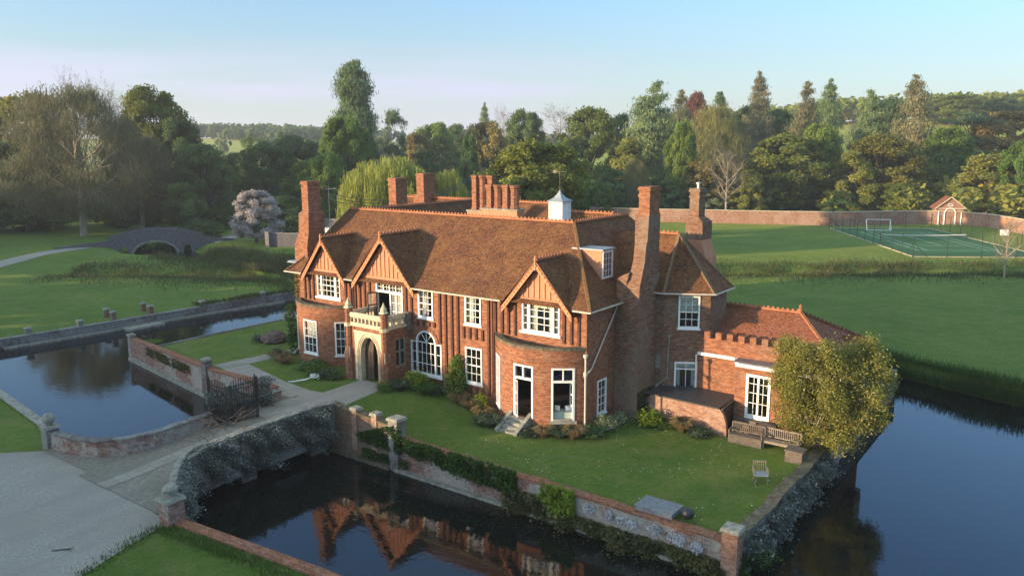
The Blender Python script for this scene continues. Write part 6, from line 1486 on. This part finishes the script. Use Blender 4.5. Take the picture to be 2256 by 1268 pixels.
wallgrid(g, frame(Lp(pw+.35,0,0)[:2], (Vector(Lp(pw+.35,0,-3.6)[:2])-Vector(Lp(pw+.35,0,0)[:2]))), 0, 3.6, -.5, 3.1, [])
wallgrid(g, frame(Lp(pw+.35,0,-3.6)[:2], (Vector(Lp(-.35,0,-3.6)[:2])-Vector(Lp(pw+.35,0,-3.6)[:2]))), 0, pw+.7, -.5, 3.1, [])
g.poly([Lp(-.35,3.1,0), Lp(pw+.35,3.1,0), Lp(pw/2,5.0,0)]); g.build('wall', BRICK_GARDEN, pv)
g = MB()
for s0, s1 in ((-.75,pw/2),(pw+.75,pw/2)):
    z0, z1 = 2.95, 5.15; q = [Lp(s0,z0,.3),Lp(s1,z1,.3),Lp(s1,z1,-4.0),Lp(s0,z0,-4.0)]; q = q[::-1] if s0 < s1 else q
    g.poly(q); g.poly([Vector(p)-Vector((0,0,.12)) for p in q[::-1]])
g.build('roof', TILE_RED, pv)
g = MB()
for s0, s1 in ((-.75,pw/2),(pw+.75,pw/2)): g.bar(Lp(s0,2.92,.3), Lp(s1,5.1,.3), .1, .16)
g.bx(Lp,-.6,pw+.6,2.9,3.05,0,.14); g.build('pediment_trim', STONE, pv)
g = MB()
for u in (.0,1.0,2.85,3.85): g.lathe(Lp(u,0,.12),[(.15,0),(.11,.1),(.10,2.2),(.16,2.35)],10)
for i in range(10):
    a, b = math.pi*i/10, math.pi*(i+1)/10; g.bar(Lp(pw/2-.85*math.cos(a),2.3+.75*math.sin(a),.1), Lp(pw/2-.85*math.cos(b),2.3+.75*math.sin(b),.1), .14)
g.build('columns', WHITE, pv)
g = MB()
for i in range(8): a, b = math.pi*i/8, math.pi*(i+1)/8; g.bar(Lp(pw/2-.42*math.cos(a),3.45+.42*math.sin(a),.05), Lp(pw/2-.42*math.cos(b),3.45+.42*math.sin(b),.05), .08)
g.bar(Lp(pw/2-.45,3.45,.05),Lp(pw/2+.45,3.45,.05),.08); g.build('half_round_window', WHITE, pv)
# small shed roof beyond the wall at right
g = MB(); g.box(16,22,128,134,0,2.2); g.hexa([(15.7,127.7,2.2),(22.3,127.7,2.2),(22.3,134.3,2.2),(15.7,134.3,2.2),(16.5,130.9,3.4),(21.5,130.9,3.4),(21.5,131.1,3.4),(16.5,131.1,3.4)]); tag(g.build('shed', STONE, origin=(19,131,0)), 'low shed with pale roof beyond the garden wall at the right edge', 'shed')
# court
c0, c1, c2 = Vector((1.0,82.6)), Vector((-18.2,114.2)), Vector((16.5,92.0)); eu = (c2-c0).normalized(); ev = (c1-c0).normalized(); cw, cl_ = 17.2, (c1-c0).length
C2 = lambda u, v, z: (*(c0+eu*u+ev*v), z)
ch = .06
g = MB(); g.quad(C2(0,0,ch),C2(cw,0,ch),C2(cw,cl_,ch),C2(0,cl_,ch)); 
g.v = [(x,y,z+ground_h(x,y)*0) for x,y,z in g.v]; tag(g.build('tennis_court', COURTD), kind='structure')
u0, v0 = (cw-10.97)/2, (cl_-23.77)/2
g = MB(); g.quad(C2(u0-1.4,v0-2.5,ch+.006),C2(u0+12.4,v0-2.5,ch+.006),C2(u0+12.4,v0+26.3,ch+.006),C2(u0-1.4,v0+26.3,ch+.006)); tag(g.build('court_surface', COURT), kind='structure')
g = MB()
def ln(a, b, c, d): g.quad(C2(a,b,ch+.012),C2(c,b,ch+.012),C2(c,d,ch+.012),C2(a,d,ch+.012))
for u in (0,1.37,9.6,10.97): ln(u0+u-.05,v0,u0+u+.05,v0+23.77)
for v in (0,23.77): ln(u0+.06,v0+v-.05,u0+1.31,v0+v+.05); ln(u0+1.43,v0+v-.05,u0+9.54,v0+v+.05); ln(u0+9.66,v0+v-.05,u0+10.91,v0+v+.05)
for v in (5.49,18.28): ln(u0+1.43,v0+v-.05,u0+9.54,v0+v+.05)
ln(u0+5.43,v0+5.55,u0+5.53,v0+18.22); tag(g.build('court_lines', LINE), kind='structure')
g = MB()
for (a,b,c,d) in ((-.1,-.1,cw+.1,0),(-.1,cl_,cw+.1,cl_+.1),(-.1,0,0,cl_),(cw,0,cw+.1,cl_)):
    g.hexa([C2(a,b,-.1),C2(c,b,-.1),C2(c,d,-.1),C2(a,d,-.1),C2(a,b,ch+.05),C2(c,b,ch+.05),C2(c,d,ch+.05),C2(a,d,ch+.05)])
tag(g.build('court_edging', STONE), kind='structure')
fn = empty('court_fence', (*c0, 0), 'tall thin green wire fence round the tennis court with braced corner posts', 'fence')
cor = [(-.15,-.15),(cw+.15,-.15),(cw+.15,cl_+.15),(-.15,cl_+.15)]; wires = MB()
for i in range(4):
    a, b = cor[i], cor[(i+1)%4]; L_ = math.dist(a,b); n = int(L_/3.6)
    for k in range(n):
        t = k/n; u, v = a[0]+(b[0]-a[0])*t, a[1]+(b[1]-a[1])*t; p = MB(); hh = 2.75; p.tube([C2(u,v,0),C2(u,v,hh)],.045 if k else .06,6)
        if k in (0,): 
            du, dv = (b[0]-a[0])/L_*1.8, (b[1]-a[1])/L_*1.8; p.tube([C2(u,v,2.0),C2(u+du,v+dv,0)],.035,5); pa = cor[i-1]; L2 = math.dist(a,pa); p.tube([C2(u,v,2.0),C2(u+(pa[0]-a[0])/L2*1.8,v+(pa[1]-a[1])/L2*1.8,0)],.035,5)
        p.build('fence_post', PETROL, fn)
    for z in (.1,1.4,2.7): wires.bar(C2(a[0],a[1],z), C2(b[0],b[1],z), .012)
wires.build('tension_wire', PETROL, fn)
nt_ = empty('tennis_net', C2(cw/2, cl_/2, 0), 'tennis net with white band across the green court', 'net')
for u in (u0-.9,u0+11.87): p = MB(); p.tube([C2(u,cl_/2,0),C2(u,cl_/2,1.1)],.06,8); p.build('net_post', PETROL, nt_)
g = MB(); 
for i in range(12):
    t0, t1 = i/12, (i+1)/12; sag = lambda t: 1.02-.14*4*t*(1-t); g.bar(C2(u0-.9+12.77*t0,cl_/2,sag(t0)),C2(u0-.9+12.77*t1,cl_/2,sag(t1)),.03,.08)
g.build('net_band', WHITE, nt_)
g = MB()
for i in range(100): u = u0-.9+12.77*(i+.5)/100; g.bar(C2(u,cl_/2,.05),C2(u,cl_/2,sag((i+.5)/100)),.006)
for z in [.1*k for k in range(1,9)]: g.bar(C2(u0-.9,cl_/2,z),C2(u0+11.87,cl_/2,z),.006)
g.build('netting', PETROL, nt_)
gl_ = empty('football_goal', (-10.8,115.9,0), 'white football goal at the far end of the tennis court', 'goal')
A, B_ = Vector((-12.5,115.2,.1)), Vector((-8.9,116.7,.1)); bk = Vector((-.42,.9,0))*1.0; up_ = Vector((0,0,1.75)); g = MB()
g.tube([A,A+up_,B_+up_,B_],.06,6); g.tube([A+up_,A-bk*1.0],.045,6); g.tube([B_+up_,B_-bk*1.0],.045,6); g.tube([A,A-bk],.05,6); g.tube([B_,B_-bk],.05,6); g.tube([A-bk,B_-bk],.05,6); g.build('goal_frame', NETW, gl_)
hp_ = empty('basketball_hoop', (10.4,93.0,0), 'white basketball backboard on a pole beside the tennis court', 'basketball hoop')
g = MB(); g.tube([(10.4,93.0,0),(10.4,93.0,3.2)],.06,6); g.build('pole', PETROL, hp_)
g = MB(); g.hexa([(9.8,92.6,2.5),(10.75,92.9,2.5),(10.75,92.95,2.5),(9.8,92.65,2.5),(9.8,92.6,3.3),(10.75,92.9,3.3),(10.75,92.95,3.3),(9.8,92.65,3.3)]); g.build('backboard', WHITE, hp_)
g = MB(); g.tube([(10.2+.22*math.cos(t), 92.45+.22*math.sin(t), 2.6) for t in [2*math.pi*i/12 for i in range(13)]], .02, 5); g.build('rim', BARGE, hp_)
tree('N', 'white', 12.65, 69.7, 6.4, 4.2, 'slender bare white-stemmed sapling near the right edge, in front of the tennis court', name='bare_sapling')
# ------------------------------------------------------------------ far stone bridge
C0 = Vector((-98.5, 33.0)); ub = Vector((.50,.866)); Lb = frame(C0, ub)
fb = empty('stone_bridge', (C0.x, C0.y, 0), 'old grey stone humpback bridge over the stream at the left', 'bridge')
g = MB(); N = 60; hl = 6.9
def top(u): return .2+1.25*(1-(u/hl)**2)
def low(u):
    t = abs(u+.3)/3.1
    if t < 1: return -1.6+2.0*math.sqrt(1-t*t)
    for c0 in (-4.6, 4.4):
        t = abs(u-c0)/.65
        if t < 1: return -1.1+.9*math.sqrt(1-t*t)
    return -2.2
for sd_, dd in ((1,1.9),(-1,-1.9)):
    for i in range(N):
        a, b = -hl+2*hl*i/N, -hl+2*hl*(i+1)/N
        for d0, d1 in ((dd, dd-sd_*.35),):
            q = [Lb(a,low(a),d0),Lb(b,low(b),d0),Lb(b,top(b)+.75,d0),Lb(a,top(a)+.75,d0)]; g.poly(q if sd_ > 0 else q[::-1])
            q = [Lb(a,top(a)-.1,d1),Lb(b,top(b)-.1,d1),Lb(b,top(b)+.75,d1),Lb(a,top(a)+.75,d1)]; g.poly(q[::-1] if sd_ > 0 else q)
            q = [Lb(a,top(a)+.75,d0+sd_*.05),Lb(b,top(b)+.75,d0+sd_*.05),Lb(b,top(b)+.75,d1-sd_*.05),Lb(a,top(a)+.75,d1-sd_*.05)]; q2 = [Vector(p)+Vector((0,0,.12)) for p in q]
            g.hexa((q+q2) if sd_ > 0 else (q[::-1]+q2[::-1]))
for i in range(N):
    a, b = -hl+2*hl*i/N, -hl+2*hl*(i+1)/N
    if low(a) > -2.1 or low(b) > -2.1: g.quad(Lb(a,low(a),-1.9),Lb(b,low(b),-1.9),Lb(b,low(b),1.9),Lb(a,low(a),1.9))
    g.quad(Lb(a,top(a),1.55),Lb(b,top(b),1.55),Lb(b,top(b),-1.55),Lb(a,top(a),-1.55))
FARST = brickmat('far_bridge_stone', (.22,.19,.20), (.17,.155,.165), (.2,.2,.2), stain=(.22,.22,.21), amt=.6)
g.build('arch_wall', FARST, fb)
g = MB(); ring = [(-3.4+6.2*i/20) for i in range(21)]
for i in range(24):
    a, b = math.pi*i/24, math.pi*(i+1)/24; f = lambda t, r: Lb(-.3-r*math.cos(t)*3.1, -1.6+2.0*r*math.sin(t), 1.93)
    g.quad(f(a,1.0),f(b,1.0),f(b,1.12),f(a,1.12))
g.build('arch_ring', STONEG, fb)
# wing walls running down from the bridge ends
g = MB(); 
for k in range(8):
    u = -hl-k*.9; g.bx(Lb,u-.9,u,-.6,.85-.09*k,1.6,1.9)
g.build('wing_wall', FARST, fb); g = MB()
for k in range(5):
    u = hl+k*.9; g.bx(Lb,u,u+.9,-.6,.85-.12*k,1.6,1.9)
g.build('wing_wall', FARST, fb)
# left walls behind the house
g = MB(); ribbon(g, [(-79.5,40.2),(-73,44.0),(-60,52),(-40,60)], .4, 2.0, -.5, 0, .1, 1); tag(g.build('park_wall', [FARST, STONEG], origin=(-70,46,0)), 'grey garden wall running behind the left chimney', 'wall')
g = MB(); ribbon(g, [(-86,56),(-70,60),(-40,70)], .4, 2.6, -.5, 0, .1, 1); g.box(-80.2,-79.3,39.7,40.6,-.3,2.3); tag(g.build('park_wall', [FARST, STONEG], origin=(-79,48,0)), 'second higher grey wall behind the blossom tree', 'wall')
# ------------------------------------------------------------------ far woods and hedges
def woods(name, pts, n, hh, mat, label, rng, sz=.9):
    P = []
    for (x, y, rx, ry, k) in pts: P.append(np.column_stack([x+rng.uniform(-1,1,k)*rx, y+rng.uniform(-1,1,k)*ry]))
    P = np.concatenate(P); C = []; u = []
    for x, y in P:
        h = hh*rng.uniform(.7,1.15); z = ground_h(x, y); k = n; q = rng.normal(size=(k,3)); q /= np.linalg.norm(q,axis=1)[:,None]; q *= rng.random((k,1))**.4; q[:,2] = q[:,2]*.5; C.append(np.array([x,y,z+h*.55])+q*np.array([hh*.42,hh*.42,h*.9])); u.append(np.full(k, rng.random()))
    C = np.concatenate(C); u = np.concatenate(u); o0 = C.mean(0); me = leafmesh(name, C-o0, sz, sz*.8, u, rng, LM[mat], .5)
    o = bpy.data.objects.new(name, me); S.collection.objects.link(o); o.location = o0; return tag(o, label, 'woodland', kind='stuff')
rg = np.random.default_rng(5)

woods('distant_wood', [(-500,360,75,42,330),(-440,395,30,25,60)], 60, 11, 'dim', 'distant wooded ridge on the left skyline', rg, 1.3)
woods('distant_hedges', [(-290,262,14,14,30),(-255,290,20,10,44),(-215,320,18,10,34),(-330,250,30,8,40),(-190,300,25,12,40)], 60, 8, 'dim', 'distant hedgerow trees on the centre skyline', rg, .9)
woods('distant_wood', [(-130,385,60,30,140),(-60,410,60,25,140),(10,400,50,30,110)], 70, 11, 'olive', 'distant woodland covering the right hill', rg, 1.1)
woods('woodland_floor', [(-150,120,60,25,200),(-100,150,60,30,200),(-40,165,55,25,170),(20,170,40,25,110),(-190,80,40,25,110)], 90, 6.5, 'dolive', 'undergrowth filling the wood behind the garden wall', rg, .55)
woods('woodland_floor', [(-150,60,30,18,110),(-180,30,20,25,70)], 90, 6, 'dark', 'dark undergrowth under the left wood', rg, .5)
# ------------------------------------------------------------------ garden furniture and small things
def bench(name, x, y, w_, lab, slat=True, z=0):
    r_ = empty(name, (x, y, z), lab, 'bench', 'wooden garden benches'); x0, x1 = x-w_/2, x+w_/2; m = WOODG if slat else WOODD
    for xx in (x0, x1-.07):
        for yy in (y-.28, y+.22): g = MB(); g.box(xx,xx+.07,yy,yy+.07,z,z+(.66 if yy < y else .98)); g.build('leg', m, r_)
        g = MB(); g.box(xx-.01,xx+.08,y-.3,y+.28,z+.62,z+.68); g.build('armrest', m, r_)
    g = MB()
    for i in range(5): g.box(x0+.02,x1-.02,y-.26+i*.1,y-.18+i*.1,z+.42,z+.45)
    g.box(x0+.07,x1-.07,y-.27,y-.23,z+.32,z+.42); g.build('seat', m, r_)
    g = MB(); g.box(x0+.07,x1-.07,y+.235,y+.275,z+.92,z+1.0); g.box(x0+.07,x1-.07,y+.235,y+.275,z+.5,z+.56)
    n = int((w_-.2)/.1)
    for i in range(n): u = x0+.1+(w_-.24)*(i+.5)/n; g.box(u-.022,u+.022,y+.24,y+.27,z+.56,z+.92)
    g.build('backrest', m, r_)
    if not slat: g = MB(); g.box(x0+.02,x1-.02,y-.31,y-.285,z+.02,z+.42); g.build('front_panel', m, r_)
    return r_
bench('garden_bench', 7.55, 3.25, 1.75, 'dark solid-fronted bench in front of the wing steps', False)
bench('garden_bench', 9.3, 3.35, 1.75, 'pale slatted teak bench under the evergreen tree')
g = MB(); g.box(9.85,10.65,2.1,2.75,0,.55); g.box(9.8,10.7,2.05,2.8,.55,.6); tag(g.build('storage_box', WOODD, origin=(10.25,2.4,0)), 'plain brown wooden box by the right moat wall', 'box')
ch_ = empty('garden_armchair', (9.75,-1.0,0), 'slatted garden armchair alone on the lawn', 'chair'); cz = 0
Lc = frame((9.75,-1.0), (.86,.5))
for u, d in ((-.27,.25),(.27,.25),(-.24,-.25),(.24,-.25)):
    g = MB(); g.tube([Lc(u*1.1,0,d*1.15),Lc(u*.9,.22,d*.9),Lc(u,.42,d)],[.022,.018,.025],6); g.build('leg', WOODG, ch_)
g = MB(); g.bx(Lc,-.3,.3,.40,.44,-.28,.28); g.build('seat', LEADB, ch_)
g = MB(); g.bx(Lc,-.3,.3,.86,.92,-.32,-.28)
for i in range(7): u = -.27+i*.09; g.bx(Lc,u-.018,u+.018,.44,.86,-.31,-.285)
g.build('backrest', WOODG, ch_)
for s_ in (-1,1):
    g = MB(); g.bar(Lc(s_*.3,.66,-.28),Lc(s_*.3,.66,.26),.05,.04)
    for i in range(5): g.bar(Lc(s_*.3,.44,-.22+i*.11),Lc(s_*.3,.66,-.22+i*.11),.02)
    g.build('armrest', WOODG, ch_)
tb = empty('garden_table', (7.4,-6.4,0), 'low grey slatted table against the front moat wall', 'table')
g = MB()
for i in range(9): g.box(6.55,8.25,-6.95+i*.125,-6.84+i*.125,.30,.34)
g.box(6.57,8.23,-6.93,-5.86,.12,.298); g.build('tabletop', plain('grey_painted_slats', (.20,.21,.22), .7, .3, .35, 8), tb)
for x in (6.6,8.13):
    for y in (-6.9,-5.95): g = MB(); g.box(x,x+.08,y,y+.08,-.02,.12); g.build('leg', WOODG, tb)
bq = empty('kettle_barbecue', (8.75,-6.55,0), 'dark covered kettle barbecue beside the grey table', 'barbecue')
g = MB(); g.lathe((8.75,-6.55,.2),[(.05,0),(.18,.05),(.25,.16),(.26,.22),(.22,.34),(.1,.42),(.02,.44)],14); g.build('lid', plain('dark_blue_grey_enamel',(.02,.023,.03),.45,.5,.2,3), bq, smooth=True)
for a in (0,2.1,4.2): g = MB(); g.tube([(8.75+.15*math.cos(a),-6.55+.15*math.sin(a),.25),(8.75+.33*math.cos(a),-6.55+.33*math.sin(a),0)],.015,5); g.build('leg', IRON, bq)
g = MB(); g.lathe((8.55,-6.2,0),[(.12,0),(.16,.3),(.17,.32),(.02,.36)],10); tag(g.build('plant_pot', IRON, origin=(8.55,-6.2,0)), 'small black pot between table and barbecue', 'pot')
# hose on the left lawn
g = MB(); z = lawn(-17.35,-4.1)+.05; pts = []
for i in range(30): a = i*.42; r_ = .28+.02*math.sin(i); pts.append((-17.2+r_*math.cos(a), -3.75+r_*math.sin(a)*.9, z+.06+.01*i))
pts += [(-17.5,-4.2,z+.03),(-17.75,-4.55,z),(-17.9,-4.9,z)]
g.tube(pts,.03,6); g.tube([(-17.45,-3.95,z+.05),(-17.9,-4.75,z),(-18.1,-5.05,z)],.035,6); tag(g.build('garden_hose', WHITE, origin=(-17.4,-4.1,z)), 'coiled white hose lying on the small lawn left of the porch path', 'hose')
# boulder
g = MB(); import random as _r; q = _r.Random(3); b0 = len(g.v)
g.lathe((-28.2,1.6,lawn(-28.2,1.6)-.1),[(.75,0),(.95,.3),(.85,.6),(.55,.85),(.2,.95),(.02,.97)],11); g.v = [(x+q.uniform(-.12,.12),y+q.uniform(-.1,.1),zz_+q.uniform(-.06,.06)) for x,y,zz_ in g.v]
tag(g.build('boulder', plain('dark_brown_boulder',(.14,.10,.085),.95,.2,.5,3,bump=.8), origin=(-28.2,1.6,.5)), 'dark brown boulder on the left lawn near the moat', 'boulder')
# low masonry block at the left lawn edge
g = MB(); g.box(-34.4,-34.1,7.2,7.5,.2,.95); g.box(-34.4,-31.5,7.5,7.8,.75,.98); tag(g.build('stone_trough', STONEG, origin=(-33,8.4,.3)), 'low stone block by the moat edge left of the house', 'trough')
q = np.random.default_rng(8); g = MB()
for i in range(300):
    x, y = q.uniform(-4,10.6), q.uniform(-6.6,2.5)
    if y > -2.6 and x < 1.5: continue
    if q.random() > .5+.5*math.sin(x*.8+1)*math.cos(y*.9): continue
    s_ = q.uniform(.010,.022); z = ground_h(x,y)+.035; g.quad((x-s_,y-s_,z),(x+s_,y-s_,z),(x+s_,y+s_,z+.01),(x-s_,y+s_,z+.01))
tag(g.build('daisies', WHITE, origin=(4,-2,0)), 'scattered daisies on the front lawn', 'flowers', kind='stuff')
g = MB()
for i in range(700):
    x = q.uniform(-12,11); y = -7.6-abs(q.normal())*1.2
    if q.random() < .35: x, y = q.uniform(-38,-16), -8.2-abs(q.normal())*1.6+(-16.6-q.uniform(17,38))*0
    if x < -16: y += (-16.6-x)*.154
    a = q.uniform(0,3.14); s_ = q.uniform(.012,.035); c_, d_ = math.cos(a)*s_, math.sin(a)*s_; g.quad((x-c_,y-d_,-1.392),(x+d_*.6,y-c_*.6,-1.392),(x+c_,y+d_,-1.392),(x-d_*.6,y+c_*.6,-1.392))
tag(g.build('floating_leaves', LM['tan'], origin=(0,-8,-1.39)), 'leaves and petals floating on the moat near the walls', 'leaves', kind='stuff')
# stick on the gravel
g = MB(); g.tube([(-9.6,-22.75,.04),(-9.35,-22.45,.05),(-9.15,-22.3,.05),(-8.95,-22.35,.06)],[.02,.025,.02,.01],5); g.tube([(-9.35,-22.45,.05),(-9.15,-22.15,.05)],.012,5); tag(g.build('fallen_stick', BARK, origin=(-9.3,-22.5,0)), 'short fallen stick lying on the gravel', 'stick')
g = MB(); g.tube([(.3,-4.0,.02),(1.2,-3.6,.02)],.015,5); tag(g.build('cane', WOODG, origin=(.7,-3.8,0)), 'pale cane lying on the front lawn', 'stick')
# overhead cables to the left chimney
g = MB()
for i in range(3):
    pts = [(-22.8+(-16.5+22.8)*0+ (t*-14), 2.4+t*34, 11.8-.25*i-1.6*4*t*(1-t)) for t in [k/10 for k in range(11)]]; g.tube(pts,.02,4)
tag(g.build('overhead_cable', IRON, origin=(-22.8,2.4,11.6)), 'thin overhead cables running back from the left chimney', 'cable')
# purple shrub and a tree behind the left end of the roof
t_ = tree('S', 'purple', -40, 33, 5.5, 5.0, 'purple-leaved shrub tree behind the left gable', name='purple_shrub')
# ------------------------------------------------------------------ haze
hz = NT('evening_haze'); hz.t.nodes.remove(hz.b); pv_ = hz.n('ShaderNodeVolumePrincipled'); pv_.inputs['Color'].default_value = (.86,.90,.96,1); pv_.inputs['Density'].default_value = .0003; pv_.inputs['Anisotropy'].default_value = .2
hz.l(pv_.outputs[0], hz.out.inputs['Volume'])
g = MB(); g.box(-5100,5100,-3100,7100,-4,60); tag(g.build('haze', hz.mat), 'thin evening haze over the park', 'haze', kind='stuff')
S.cycles.volume_bounces = 0
